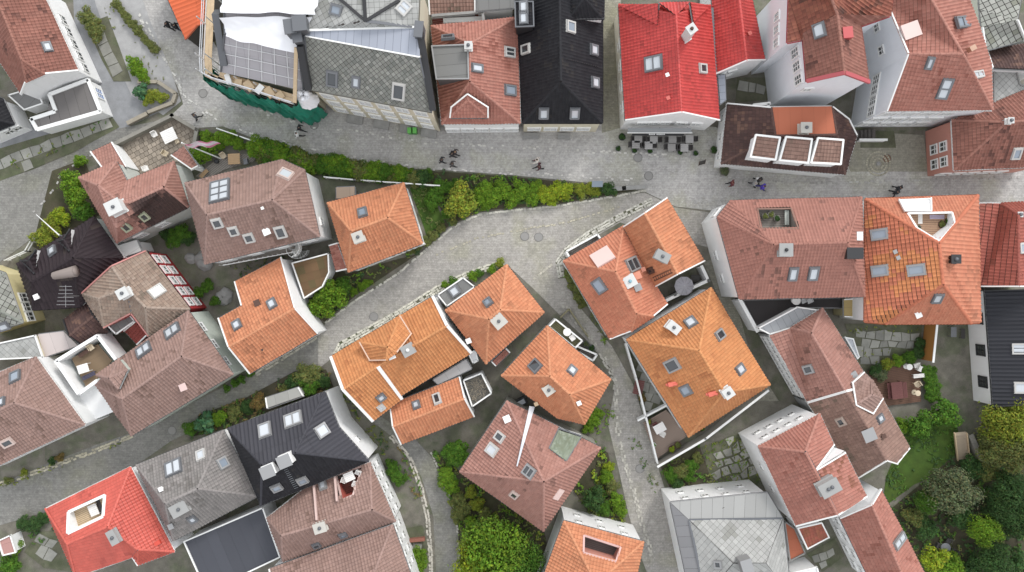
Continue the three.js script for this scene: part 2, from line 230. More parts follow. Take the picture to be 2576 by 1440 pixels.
// roof with its deck, trims and walls. o.p points [x, y, height], o.f faces as index strings
function roofBody(g, o) {
  const O = g.position, P = o.p.map((q) => W(q[0], q[1], q[2])), T = o.t;
  const faces = o.f.map((s) => [...s].map(XY)), gb = new GB(), deck = new GB(), ridge = new GB(), valley = new GB(), frames = [];
  const tm = o.t.dull ? M.dull : o.t.gloss ? M.wet : M.tile;
  const S = o.single ? { list: [] } : null;
  faces.forEach((f, fi) => {
    const pts = f.map((i) => P[i]), fr = faceFrame(pts); frames.push(fr);
    if (fr.flip) f.reverse();
    const dev = Math.max(...pts.map((p) => Math.abs(p.clone().sub(fr.c).dot(fr.n))));
    if (dev > 0.22 || (fr.pitch > 56)) WARN.push(`${g.name} face ${fi} dev ${dev.toFixed(2)} pitch ${fr.pitch.toFixed(0)}`);
    const holes = (o.holes?.[fi] ?? []).map((h) => h.map(([x, y]) => onFace(fr, x, y)));
    tileFace(gb, pts, fr, (o.tf?.[fi]) ?? T, holes, S);
    // deck under the tiles
    const to2 = (p) => { const q = p.clone().sub(fr.c); return new THREE.Vector2(q.dot(fr.u), q.dot(fr.v)); };
    const c2 = pts.map(to2), h2 = holes.map((h) => h.map(to2));
    const pos = [...pts.map((p) => p.clone()), ...holes.flat().map((p) => p.clone())], tr = THREE.ShapeUtils.triangulateShape(c2, h2);
    for (const [a, b, c] of tr) { const q = [a, b, c].map((k) => pos[k].clone().addScaledVector(fr.n, -0.03)); deck.tri(q[0], q[1], q[2]); }
  });
  const use = new Map(); faces.forEach((f, fi) => f.forEach((a, k) => { const b = f[(k + 1) % f.length]; use.set(a + '_' + b, fi); }));
  const rc = (o.rc ?? T.c[T.c.length - 1]), rr = o.rr ?? 0.12, rnd = rng(seedN * 77);
  const next = new Map(), bound = [];
  for (const [k, fi] of use) {
    const [a, b] = k.split('_').map(Number), o2 = use.get(b + '_' + a);
    if (o2 === undefined) { next.set(a, b); bound.push([a, b]); continue; }
    if (a > b) continue;
    const convex = frames[fi].n.dot(frames[o2].c.clone().sub(P[a])) < 0;
    const A = P[a], B = P[b], L = A.distanceTo(B);
    if (frames[fi].n.dot(frames[o2].n) > 0.995) continue;
    if (convex && !o.noRidge) {
      const n = Math.max(1, Math.round(L / 0.4)), X = B.clone().sub(A).normalize(), Y = frames[fi].n.clone().add(frames[o2].n).normalize(), Z = new V3().crossVectors(X, Y).normalize();
      for (let s = 0; s < n; s++) {
        const p0 = A.clone().addScaledVector(X, L * s / n), p1 = A.clone().addScaledVector(X, L * (s + 1) / n - 0.015), va = 0.9 + 0.2 * rnd(), col = rc.map((q) => q * va), k0 = ridge.n;
        for (let e = 0; e < 2; e++) for (let j = 0; j < 5; j++) { const t = Math.PI * j / 4, r = rr * (e ? 0.9 : 1.02); ridge.v((e ? p1 : p0).clone().addScaledVector(Z, Math.cos(t) * r).addScaledVector(Y, Math.sin(t) * r * 0.72 + 0.03), col); }
        for (let j = 0; j < 4; j++) ridge.i.push(k0 + j, k0 + j + 1, k0 + 6 + j, k0 + j, k0 + 6 + j, k0 + 5 + j);
      }
    } else if (!convex) valley.beam(A.clone().addScaledVector(UP, 0.05), B.clone().addScaledVector(UP, 0.05), 0.22, 0.06);
  }
  deck.mesh('roof_deck', M.under, g, O);
  const tiles = gb.mesh('roof_tiles', tm, g, O); tiles.userData.kind = 'stuff'; if (o.tileName) tiles.name = o.tileName;
  if (S) singleTiles(S.list, T, tm, g, O, o.tileName ? o.tileName.replace(/s$/, '') : 'roof_tile');
  const rm = ridge.mesh('ridge_tiles', tm, g, O); if (rm) rm.userData.kind = 'stuff';
  valley.mesh('valley_flashing', M.lead, g, O);
  // loops
  const loops = []; const left = new Set(next.keys());
  while (left.size) { const s = left.values().next().value, l = [s]; left.delete(s); let k = next.get(s); while (k !== s && k !== undefined && left.has(k)) { l.push(k); left.delete(k); k = next.get(k); } loops.push(l); }
  const walls = {};
  const trim = o.trim === undefined ? M.white : o.trim, gut = o.gut === undefined ? M.gutter : o.gut, over = o.over ?? 0.1;
  for (const l of loops) {
    const n = l.length, C = l.map((i) => P[i]);
    let ar = 0; C.forEach((a, i) => { const b = C[(i + 1) % n]; ar += a.x * b.z - b.x * a.z; }); const sg = ar > 0 ? 1 : -1;
    const nrm = C.map((a, i) => { const b = C[(i + 1) % n], e = new V3(b.x - a.x, 0, b.z - a.z).normalize(); return new V3(-e.z * sg, 0, e.x * sg); });  // inward
    const ins = C.map((a, i) => { const m = nrm[(i + n - 1) % n], q = nrm[i], s = m.clone().add(q); const L = s.lengthSq(); if (L < 0.15) return a.clone().addScaledVector(q, over); return a.clone().addScaledVector(s, 2 * over / L); });
    for (let i = 0; i < n; i++) {
      const j = (i + 1) % n, a = C[i], b = C[j], key = l[i] + '_' + l[j], key2 = l[j] + '_' + l[i], out = nrm[i].clone().negate();
      const none = o.noTrim && (o.noTrim.includes(key) || o.noTrim.includes(key2));
      if (!none) {
        const slope = Math.abs(a.y - b.y) / a.distanceTo(b), tb = new GB();
        if (slope > 0.2 || o.allBarge) { if (trim) { tb.beam(a.clone().addScaledVector(out, -0.04).addScaledVector(UP, 0.08), b.clone().addScaledVector(out, -0.04).addScaledVector(UP, 0.08), o.tw ?? 0.11, 0.22); tb.mesh('barge_board', trim, g, O); } }
        else if (gut) {
          const k0 = tb.n, X = b.clone().sub(a).normalize();
          for (let e = 0; e < 2; e++) for (let s = 0; s < 6; s++) { const t = Math.PI * s / 5; tb.v((e ? b : a).clone().addScaledVector(out, 0.045 + Math.cos(t) * 0.06).addScaledVector(UP, -0.05 - Math.sin(t) * 0.06)); }
          for (let s = 0; s < 5; s++) tb.i.push(k0 + s, k0 + s + 1, k0 + 7 + s, k0 + s, k0 + 7 + s, k0 + 6 + s);
          tb.mesh('gutter', gut, g, O);
        }
      }
      // soffit
      if (!o.noWall || !(o.noWall.includes(key) || o.noWall.includes(key2))) {
        const wb = new GB(), A = ins[i], B = ins[j], base = o.base ?? -0.15, L = Math.hypot(B.x - A.x, B.z - A.z);
        const A0 = new V3(A.x, base, A.z), B0 = new V3(B.x, base, B.z), A1 = new V3(A.x, a.y - 0.08, A.z), B1 = new V3(B.x, b.y - 0.08, B.z);
        wb.quad(A0, B0, B1, A1, null, [[0, 0], [L, 0], [L, B1.y - base], [0, A1.y - base]]);
        wb.quad(A1, B1, b.clone().addScaledVector(UP, -0.06), a.clone().addScaledVector(UP, -0.06), null, [[0, 0], [L, 0], [L, 0.3], [0, 0.3]]);
        wb.mesh(o.wallName ?? 'wall', o.wm?.[key] ?? o.wm?.[key2] ?? o.w ?? plasterM([0.84, 0.84, 0.83]), g, O);
        walls[key] = { A: A0, B: B0, out, L, top: Math.min(a.y, b.y) }; walls[key2] = { A: B0, B: A0, out, L, top: Math.min(a.y, b.y), };
      }
    }
  }
  return { frames, walls, P };
}
const tileGeo = {}, toneMats = {};
function singleTiles(list, T, tm, g, O, name) {
  for (const s of list) {
    const key = [s.w.toFixed(3), s.l.toFixed(3), s.amp].join();
    const geo = tileGeo[key] ??= (() => { const b = new GB(); for (let q = 0; q <= s.NS; q++) { const f = q / s.NS, x = s.w * f, z = s.lift + s.amp * PROF(f); b.v(new V3(x, 0, z + s.step)); b.v(new V3(x, s.l, z)); b.v(new V3(x, 0, z + s.step - 0.03)); } for (let q = 0; q < s.NS; q++) { const k = q * 3; b.i.push(k, k + 3, k + 4, k, k + 4, k + 1, k, k + 2, k + 5, k, k + 5, k + 3); } return b.geo(); })();
    const tone = s.tone, mk = T.c[0].join() + tone, base = T.c[Math.floor(tone / 3)], va = 1 + T.v * (tone % 3 - 1) * 0.8;
    const m = new THREE.Mesh(geo, toneMats[mk] ??= new THREE.MeshStandardMaterial({ color: lin(...base.map((q) => q * va)), roughness: tm.roughness }));
    m.name = name; m.castShadow = m.receiveShadow = true;
    const good = new V3().crossVectors(s.U, s.Vv).dot(s.fr.n) > 0, X = good ? s.U : s.U.clone().negate();
    m.quaternion.setFromRotationMatrix(new THREE.Matrix4().makeBasis(X, s.Vv, s.fr.n));
    m.position.copy(s.fr.c).addScaledVector(s.U, good ? s.x : s.x + s.w).addScaledVector(s.Vv, s.y).addScaledVector(s.fr.n, s.dev).sub(O);
    g.add(m);
  }
}
function window_(g, wl, t, yc, w, h, o = {}) {   // in a wall, t along it 0..1
  const O = g.position, X = wl.B.clone().sub(wl.A).normalize(), c = wl.A.clone().lerp(wl.B, t).addScaledVector(wl.out, 0.03); c.y = yc;
  const fb = new GB(), pb = new GB(), bar = (dx, dy, hx, hy, pr = 0.045) => fb.box(c.clone().addScaledVector(X, dx).addScaledVector(UP, dy).addScaledVector(wl.out, pr / 2), X, UP, wl.out, hx, hy, pr);
  const k = o.flat ? 0.035 : 0.055; bar(-w / 2, 0, k, h / 2 + k); bar(w / 2, 0, k, h / 2 + k); bar(0, h / 2, w / 2, k); bar(0, 0, 0.035, h / 2, 0.035); bar(0, h * 0.14, w / 2, 0.03, 0.035);
  if (h > 1.1) bar(0, -h * 0.18, w / 2, 0.02, 0.03);
  if (!o.flat) bar(0, -h / 2 - 0.02, w / 2 + 0.06, 0.03, 0.06);
  if (!o.flat) bar(0, h / 2 + 0.07, w / 2 + 0.07, 0.03, 0.06);
  pb.box(c.clone(), X, UP, wl.out, w / 2, h / 2, 0.012);
  const f = fb.mesh('window', o.frame ?? M.white, g, O); pb.mesh('pane', o.glass ?? GLASS.d, f, O);
}
function skylight(g, fr, px, py, w, h, tone = 'b', o = {}) {
  const O = g.position, c = onFace(fr, px, py), dz = fr.devAt ? fr.devAt(c) : 0; c.addScaledVector(fr.n, 0.17 + dz); const fb = new GB(), pb = new GB(), k = 0.065;
  const b = (dx, dy, hx, hy) => fb.box(c.clone().addScaledVector(fr.u, dx).addScaledVector(fr.v, dy), fr.u, fr.v, fr.n, hx, hy, 0.11);
  b(-w / 2, 0, k, h / 2 + k); b(w / 2, 0, k, h / 2 + k); b(0, -h / 2, w / 2 - k, k); b(0, h / 2, w / 2 - k, k);
  const n = o.nx ?? 1, m = o.ny ?? 1;
  for (let i = 1; i < n; i++) b(-w / 2 + w * i / n, 0, 0.05, h / 2 - k); for (let j = 1; j < m; j++) b(0, -h / 2 + h * j / m, w / 2 - k, 0.05);
  fb.box(c.clone().addScaledVector(fr.n, -0.07), fr.u, fr.v, fr.n, w / 2 + 0.11, h / 2 + 0.11, 0.05);     // flashing
  const f = fb.mesh('skylight', o.frame === M.white ? M.paleFrame : o.frame ?? M.frame, g, O);
  for (let i = 0; i < n; i++) for (let j = 0; j < m; j++) { const q = new GB(); q.box(c.clone().addScaledVector(fr.u, -w / 2 + w * (i + 0.5) / n).addScaledVector(fr.v, -h / 2 + h * (j + 0.5) / m).addScaledVector(fr.n, 0.03), fr.u, fr.v, fr.n, w / n / 2 - 0.03, h / m / 2 - 0.03, 0.012); q.mesh('pane', GLASS[tone], f, O); }
}
const CHM = { w: [0.66, 0.66, 0.64], g: [0.36, 0.36, 0.35], c: [0.55, 0.53, 0.48], k: [0.03, 0.03, 0.032], p: [0.5, 0.16, 0.13] };
function chimney(g, fr, px, py, w, d, h, c = 'w', turn = 0, o = {}) {
  const O = g.position, b = onFace(fr, px, py), gb = new GB(), cap = new GB(), fl = new GB();
  gb.abox(b.x, b.y + h / 2 - 0.3, b.z, w, h + 0.6, d, turn); cap.abox(b.x, b.y + h + 0.05, b.z, w + 0.14, 0.1, d + 0.14, turn);
  gb.abox(b.x, b.y + 0.06, b.z, w + 0.16, 0.12, d + 0.16, turn);
  const nf = o.flues ?? 1; for (let i = 0; i < nf; i++) { const t = (i - (nf - 1) / 2) * 0.34, x = b.x + Math.cos(turn) * t, z = b.z - Math.sin(turn) * t; fl.tube(new V3(x, b.y + h + 0.08, z), new V3(x, b.y + h + 0.24, z), 0.15, 0.13, 10); }
  const m = gb.mesh('chimney', c === 'k' ? M.black : plasterM(CHM[c]), g, O); cap.mesh('cap', c === 'k' ? M.black : plasterM(CHM[c].map((q) => q * 0.85)), m, O); fl.mesh('flue', o.pot ?? M.lead, m, O);
}
function vent(g, fr, px, py, m = M.gutter, s = 0.2, h = 0.35) { const O = g.position, b = onFace(fr, px, py), gb = new GB(); if (fr.devAt) b.addScaledVector(fr.n, fr.devAt(b) + 0.05); gb.tube(b.clone().addScaledVector(UP, -0.1), b.clone().addScaledVector(UP, h), s / 2, s / 2, 8); gb.abox(b.x, b.y + h + 0.03, b.z, s * 1.5, 0.05, s * 1.5, 0.4); gb.mesh('roof_vent', m, g, O); }
// recess cut in a roof: floor, four sides and a rim
function recess(g, fr, poly, depth, o = {}) {
  const O = g.position, T = poly.map(([x, y]) => onFace(fr, x, y)), fy = Math.min(...T.map((p) => p.y)) - depth, n = T.length, rim = new GB();
  const fl = new GB(), cen = T.reduce((a, p) => a.add(p), new V3()).divideScalar(n); cen.y = fy;
  // boards
  const fp = T.map((p) => new V3(p.x, fy, p.z));
  const base = new GB(); for (let i = 1; i + 1 < n; i++) base.tri(fp[0].clone().setY(fy - 0.03), fp[i].clone().setY(fy - 0.03), fp[i + 1].clone().setY(fy - 0.03)); base.mesh('terrace_floor', o.base ?? M.under, g, O);
  if (o.deck !== null) boards(fp, fy, o.dir ?? (fp[1].clone().sub(fp[0])), 0.15, o.deck ?? M.deck, g, O);
  for (let i = 0; i < n; i++) { const a = T[i], b = T[(i + 1) % n], s = new GB(), a0 = a.clone().setY(fy - 0.05), b0 = b.clone().setY(fy - 0.05), L = a.distanceTo(b); s.quad(a0, b0, b.clone().addScaledVector(UP, 0.05), a.clone().addScaledVector(UP, 0.05), null, [[0, 0], [L, 0], [L, 1], [0, 1]]); s.mesh('terrace_wall', o.wall ?? plasterM([0.74, 0.74, 0.72]), g, O); rim.beam(a.clone().addScaledVector(UP, 0.07), b.clone().addScaledVector(UP, 0.07), o.rw ?? 0.16, 0.14); }
  rim.mesh('terrace_rim', o.rim ?? M.white, g, O);
  return { fy, cen };
}
function boards(poly, y, dir, bw, m, g, O, name = 'deck_board') {
  const X = dir.clone().setY(0).normalize(), Z = new V3(-X.z, 0, X.x), c = poly[0];
  let Q = poly.map((p) => [p.clone().sub(c).dot(X), p.clone().sub(c).dot(Z)]); let ar = 0; Q.forEach((a, i) => { const b = Q[(i + 1) % Q.length]; ar += a[0] * b[1] - b[0] * a[1]; }); if (ar < 0) Q.reverse();
  const y0 = Math.min(...Q.map((q) => q[1])), y1 = Math.max(...Q.map((q) => q[1]));
  const ALL = new GB();
  for (let t = y0; t < y1; t += bw) { let R = clipPoly(Q, 0, t + 0.012, 0, 1); if (R.length > 2) R = clipPoly(R, 0, t + bw - 0.012, 0, -1); if (R.length < 3) continue; const top = R.map((q) => c.clone().addScaledVector(X, q[0]).addScaledVector(Z, q[1]).setY(y)); const k = ALL.n; top.forEach((p, i) => ALL.v(p, null, R[i][0] * 0.25 + t * 7.3, R[i][1])); for (let i = 1; i + 1 < top.length; i++) ALL.i.push(k, k + i, k + i + 1); }
  if (!ALL.n) return;
  const mesh = ALL.mesh(name + 's', m, g, O); mesh.userData.kind = 'stuff';
}
function house(name, label, o, category = 'house', group) {
  const P = o.p.map((q) => W(...q)), c = P.reduce((a, p) => a.add(p), new V3()).divideScalar(P.length); c.y = 0;
  if (o.rec) { o.holes ??= {}; for (const s of o.rec) (o.holes[s[0]] ??= []).push(s[1]); }
  const g = thing(name, label, category, c, group); const r = roofBody(g, o);
  for (const s of o.sky ?? []) skylight(g, r.frames[s[0]], s[1], s[2], s[3], s[4], s[5], s[6]);
  for (const s of o.chim ?? []) chimney(g, r.frames[s[0]], ...s.slice(1));
  for (const s of o.vent ?? []) vent(g, r.frames[s[0]], ...s.slice(1));
  for (const s of o.rec ?? []) recess(g, r.frames[s[0]], s[1], s[2], s[3]);
  for (const s of o.win ?? []) { const wl = r.walls[s[0]]; if (!wl) { WARN.push(label + ' no wall ' + s[0]); continue; } const [, n, rows, w, h, from = 0, to = 1] = s; for (const yc of rows) for (let k = 0; k < n; k++) window_(g, wl, from + (to - from) * (k + 0.5) / n, yc, w, h, o.wo); }
  if (category === 'house') {   // the sides that look away from the middle of the quarter have windows too
    const done = new Set((o.win ?? []).flatMap((q) => [q[0], q[0].split('_').reverse().join('_')]));
    for (const key in r.walls) { const wl = r.walls[key], [a, b] = key.split('_').map(Number), mid = wl.A.clone().lerp(wl.B, 0.5).setY(0); if (a > b || done.has(key) || wl.L < 3 || mid.dot(wl.out) < 2 || Math.abs(mid.x) > 45 || Math.abs(mid.z) > 25) continue; const n = Math.max(1, Math.floor(wl.L / 2.6)); for (let yc = wl.top - 1.4; yc > 1.1; yc -= 2.6) for (let k = 0; k < n; k++) window_(g, wl, (k + 0.5) / n, yc, 0.8, 1.1, { flat: true, ...o.wo }); }
  }
  return { g, ...r };
}
function dormer(hs, o) { const g = hs.g; const r = roofBody(g, { over: 0.1, wallName: 'dormer_wall', ...o }); for (const s of o.sky ?? []) skylight(g, r.frames[s[0]], s[1], s[2], s[3], s[4], s[5], s[6]); for (const s of o.win ?? []) { const wl = r.walls[s[0]]; if (wl) for (let k = 0; k < s[1]; k++) window_(g, wl, (k + 0.5) / s[1], s[2], s[3], s[4]); } return r; }

// ---------------------------------------------------------------- ground, streets, gardens
// setts: one unrepeated map for the whole quarter, 5 cm a pixel
const SETT = 2048, SPAN = 102.4;
const settHeight = new Float32Array(SETT * SETT);
const settMap = (() => {
  return dtex(SETT, SETT, (i, j) => {
    const row = Math.floor(j / 2.6), off = (row % 2) * 1.3 + hash(row, 1, 40) * 1.5, k = Math.floor((i + off) / 3.1), fx = ((i + off) / 3.1) % 1, fy = (j / 2.6) % 1;
    const t = hash(k, row, 41), joint = fx < 0.26 || fy < 0.3 ? 0.82 : 1, big = fbm(i / 90, j / 90, 42, 4), mid = fbm(i / 5, j / 5, 47, 3), g = joint * (0.8 + 0.2 * t) * (0.78 + 0.32 * big) * (0.8 + 0.36 * mid) * (0.94 + 0.12 * hash(i, j, 48));
    const dirt = clamp((fbm(i / 40 + 50, j / 40, 44, 4) - 0.5) * 2.2, 0, 0.55), pale = hash(k, row, 46) > 0.97 ? 1.22 : 1;
    settHeight[j * SETT + i] = joint < 1 ? 0.1 : 0.7 + 0.3 * t;
    return [g * pale * (1 - 0.1 * dirt), g * pale * (1 - 0.08 * dirt), g * pale * (1 - 0.26 * dirt)];
  });
})();
const settBump = dtex(SETT, SETT, (i, j) => grey(settHeight[j * SETT + i]));
const soilMap = dtex(512, 512, (i, j) => { const a = fbm(i / 20, j / 20, 60, 5), b = hash(i, j, 61), m = clamp((fbm(i / 36, j / 36, 63, 4) - 0.45) * 4, 0, 1); const v = 0.5 + 0.5 * a + 0.3 * (b - 0.5); return [v * (1 - 0.22 * m), v * (1 - 0.12 * m), v * (1 - 0.28 * m)]; });
soilMap.repeat.set(1 / 14, 1 / 14);
const lawnMap = dtex(512, 512, (i, j) => { const a = fbm(i / 24, j / 24, 65, 5), b = hash(i, j, 66), v = 0.55 + 0.5 * a + 0.35 * (b - 0.5); return [v * (0.85 + 0.3 * fbm(i / 60, j / 60, 67)), v, v * 0.9]; });
lawnMap.repeat.set(1 / 9, 1 / 9);
const GM = {
  sett: new THREE.MeshStandardMaterial({ color: lin(0.475, 0.458, 0.437), map: settMap, bumpMap: settBump, bumpScale: 0.02, roughness: 0.85 }),
  lane: new THREE.MeshStandardMaterial({ color: lin(0.4, 0.378, 0.347), map: settMap, bumpMap: settBump, bumpScale: 0.02, roughness: 0.9 }),
  dullLane: new THREE.MeshStandardMaterial({ color: lin(0.255, 0.248, 0.228), map: settMap, bumpMap: settBump, bumpScale: 0.02, roughness: 0.9 }),
  moss: new THREE.MeshStandardMaterial({ color: lin(0.32, 0.305, 0.25), map: settMap, bumpMap: settBump, bumpScale: 0.02, roughness: 0.95 }),
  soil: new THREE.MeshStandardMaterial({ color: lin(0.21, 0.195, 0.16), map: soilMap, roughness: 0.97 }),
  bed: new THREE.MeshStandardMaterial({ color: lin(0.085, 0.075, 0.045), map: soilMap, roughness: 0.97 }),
  joint: new THREE.MeshStandardMaterial({ color: lin(0.15, 0.15, 0.1), map: soilMap, roughness: 0.97 }),
  lawn: new THREE.MeshStandardMaterial({ color: lin(0.062, 0.115, 0.016), map: lawnMap, roughness: 0.95 }),
  walk: new THREE.MeshStandardMaterial({ color: lin(0.3, 0.305, 0.315), map: speck, roughness: 0.9 }),
  asphalt: new THREE.MeshStandardMaterial({ color: lin(0.42, 0.415, 0.41), map: speck, roughness: 0.92 }),
};
function sheet(name, poly, y, m) {
  const P = poly.map(([a, b]) => W(a, b, y)), gb = new GB(), tr = THREE.ShapeUtils.triangulateShape(P.map((p) => new THREE.Vector2(p.x, p.z)), []);
  const s = m.map === settMap ? SPAN : 1;
  P.forEach((p) => gb.v(p, null, p.x / s + (s > 1 ? 0.5 : 0), p.z / s + (s > 1 ? 0.5 : 0)));
  for (const [a, b, c] of tr) { const A = P[a], B = P[b], C = P[c]; ((B.x - A.x) * (C.z - A.z) - (B.z - A.z) * (C.x - A.x)) > 0 ? gb.i.push(a, c, b) : gb.i.push(a, b, c); }
  return structure(gb, name, m);
}
{ const gb = new GB(), q = [new V3(-400, -0.03, 400), new V3(400, -0.03, 400), new V3(400, -0.03, -400), new V3(-400, -0.03, -400)]; gb.quad(...q, null, q.map((p) => [p.x, p.z])); structure(gb, 'ground', GM.soil); }
sheet('main_street', [[300, -80], [445, -80], [560, 150], [700, 220], [900, 268], [1120, 300], [1560, 288], [1800, 320], [2130, 400], [2330, 400], [2660, 400], [2660, 515], [2170, 520], [1790, 530], [1700, 520], [1621, 482], [1500, 462], [1290, 441], [1110, 428], [960, 420], [840, 402], [700, 372], [560, 318], [495, 322], [432, 288], [460, 262], [445, 215], [390, 130]], 0.0, GM.sett);
sheet('lane', [[1621, 484], [1700, 522], [1785, 535], [1840, 640], [1560, 560], [1422, 640], [1418, 690], [1452, 765], [1540, 872], [1592, 965], [1622, 1060], [1657, 1180], [1695, 1300], [1735, 1500], [1650, 1500], [1612, 1400], [1580, 1290], [1556, 1180], [1530, 1070], [1548, 965], [1535, 925], [1470, 850], [1400, 785], [1345, 730], [1285, 675], [1240, 672], [1150, 712], [1060, 770], [900, 862], [830, 905], [800, 930], [800, 830], [870, 775], [1000, 690], [1075, 625], [1130, 572], [1205, 535], [1400, 518]], 0.004, GM.lane);
sheet('lane', [[800, 830], [800, 930], [700, 985], [560, 1045], [430, 1110], [330, 1180], [110, 1290], [-80, 1345], [-80, 1265], [60, 1190], [240, 1120], [330, 1090], [450, 1030], [620, 945]], 0.004, GM.dullLane);
sheet('footpath', [[900, 1030], [935, 1060], [1000, 1110], [1060, 1200], [1090, 1300], [1100, 1500], [1165, 1500], [1150, 1320], [1120, 1230], [1085, 1150], [1040, 1100], [960, 1050], [905, 1000]], 0.004, GM.dullLane);
sheet('footpath', [[440, 295], [285, 326], [190, 382], [80, 428], [-80, 480], [-80, 710], [10, 652], [90, 592], [132, 520], [160, 440], [230, 385], [290, 362]], 0.004, GM.dullLane);
sheet('pavement', [[180, -80], [330, -80], [455, 255], [300, 330], [100, 400], [-80, 470], [-80, 330], [250, 285], [190, 150]], -0.01, GM.walk);
sheet('pavement', [[210, -80], [330, -80], [380, 60], [430, 180], [455, 255], [410, 290], [330, 240], [280, 130]], 0.008, GM.asphalt);
sheet('alley', [[1515, -80], [1562, -80], [1566, 320], [1514, 335]], 0.008, GM.moss);
sheet('square', [[2150, 330], [2325, 340], [2335, 432], [2140, 432], [2128, 400]], 0.008, GM.moss);
sheet('cafe_terrace', [[1562, 326], [1800, 326], [1760, 385], [1640, 380], [1562, 376]], 0.008, GM.sett);
sheet('alley', [[1820, 640], [1890, 900], [1960, 1010], [1905, 1010], [1830, 800], [1770, 660]], 0.008, GM.moss);
sheet('lawn', [[1030, 472], [1085, 470], [1100, 520], [1122, 565], [1075, 600], [1062, 560]], 0.008, GM.lawn);
sheet('lawn', [[2280, 1080], [2400, 1040], [2420, 1120], [2370, 1190], [2300, 1220], [2220, 1280], [2230, 1200]], 0.008, GM.lawn);
sheet('kerb_strip', [[1262, 655], [1180, 683], [1100, 720], [1000, 782], [900, 837], [852, 862], [838, 892], [850, 896], [866, 876], [905, 852], [1006, 797], [1104, 736], [1184, 698], [1266, 669]], 0.008, GM.joint);
sheet('kerb_strip', [[1640, 498], [1560, 537], [1480, 582], [1420, 624], [1398, 660], [1404, 702], [1420, 700], [1414, 664], [1430, 640], [1486, 598], [1566, 553], [1644, 513]], 0.008, GM.joint);
sheet('sidewalk', [[862, 880], [905, 854], [1006, 799], [1100, 740], [1120, 760], [1010, 830], [880, 905]], 0.008, GM.walk);
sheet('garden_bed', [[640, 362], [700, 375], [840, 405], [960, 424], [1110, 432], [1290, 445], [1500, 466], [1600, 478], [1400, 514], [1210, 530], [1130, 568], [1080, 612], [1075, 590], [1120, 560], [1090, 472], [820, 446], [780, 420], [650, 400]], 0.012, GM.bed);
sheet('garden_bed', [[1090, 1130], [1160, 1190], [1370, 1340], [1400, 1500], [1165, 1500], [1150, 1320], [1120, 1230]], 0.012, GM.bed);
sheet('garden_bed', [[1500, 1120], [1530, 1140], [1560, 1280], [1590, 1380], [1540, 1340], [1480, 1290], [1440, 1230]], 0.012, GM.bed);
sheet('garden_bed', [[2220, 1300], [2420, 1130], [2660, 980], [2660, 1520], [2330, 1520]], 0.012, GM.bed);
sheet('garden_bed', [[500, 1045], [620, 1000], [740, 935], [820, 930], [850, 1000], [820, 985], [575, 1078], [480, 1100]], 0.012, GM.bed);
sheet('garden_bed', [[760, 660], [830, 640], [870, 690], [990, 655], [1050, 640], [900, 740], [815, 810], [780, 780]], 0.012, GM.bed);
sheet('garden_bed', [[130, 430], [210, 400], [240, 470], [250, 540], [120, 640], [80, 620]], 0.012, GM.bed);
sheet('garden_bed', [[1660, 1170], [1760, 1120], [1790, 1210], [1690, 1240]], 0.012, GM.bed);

// ---------------------------------------------------------------- the houses: points are [x, y, height] of the survey
const WH = wallM([0.87, 0.87, 0.865]), WP = plasterM([0.86, 0.86, 0.855]), CREAM = plasterM([0.62, 0.57, 0.44]), PALE = plasterM([0.78, 0.8, 0.83]), MINT = wallM([0.55, 0.6, 0.54]), PINK = plasterM([0.5, 0.23, 0.18]), YEL = wallM([0.66, 0.58, 0.33]), REDW = wallM([0.4, 0.025, 0.03]), OCH = wallM([0.45, 0.2, 0.05]), GREYW = wallM([0.3, 0.3, 0.29]);
const TH = 'tiled_house';

// top left: white house under a mossy red roof
const H1 = house(TH, 'white house with moss-speckled rust red roof in the top left corner', { t: TILE.rust, w: WH, p: [[54, 151, 7], [-23, -40, 7], [97, -40, 4.6], [197, 179, 4.6], [114, 187, 5.9], [66, 208, 5.9], [54, 238, 4.6], [-90, 20, 4.6]], f: ['04321', '054', '01765'], gut: M.white, sky: [[0, 117, 120, 0.7, 0.55, 'w']], win: [['2_3', 5, [2.6], 0.8, 1.1, 0.25, 0.98]], wo: { flat: true } });
// its walled annex with a flat roof
house('flat_roof_annex', 'low white annex with grey flat roof terrace beside the white corner house', { tw: 0.32, t: { ...TILE.lead, c: [[0.14, 0.13, 0.125]] }, w: WH, p: [[223, 200, 2.3], [256, 282, 2.3], [94, 328, 2.3], [78, 300, 2.3], [140, 280, 2.3], [124, 238, 2.3]], f: ['012345'], allBarge: true, over: 0.05, win: [['0_1', 1, [1.2], 1.0, 1.2, 0.1, 0.6]], wo: { glass: mat('bluePane', [0.03, 0.12, 0.35], 0.4) } }, 'annex');
house('flat_roof_annex', 'small white lean-to with grey roof at the left edge below the corner house', { t: TILE.lead, w: WH, p: [[60, 228, 1.8], [92, 222, 1.8], [110, 262, 1.8], [62, 278, 1.8], [20, 240, 1.8]], f: ['01234'], allBarge: true, over: 0.05 }, 'annex');
house(TH, 'dark slate roofed house cut off at the left edge beside the white annex', { t: TILE.black, w: WH, p: [[-60, 225, 3.2], [8, 250, 3.2], [36, 312, 3.2], [-60, 352, 3.2], [-60, 290, 5]], f: ['0124', '234'], noWall: ['3_4', '4_0', '3_0'], win: [['2_3', 2, [1.9], 0.8, 1.0, 0, 0.5]] });
// orange tin roof
house('tin_roof_shed', 'shed with bright orange ribbed metal roof at the top edge by the scaffold', { t: TILE.tin, w: mat('tar', [0.05, 0.045, 0.04], 0.9), p: [[394, -66, 3.4], [520, -66, 4.9], [514, 60, 4.9], [498, 65, 4.7], [468, 100, 3.4]], f: ['01234'], trim: mat('tinTrim', [0.55, 0.12, 0.05], 0.6) }, 'shed');

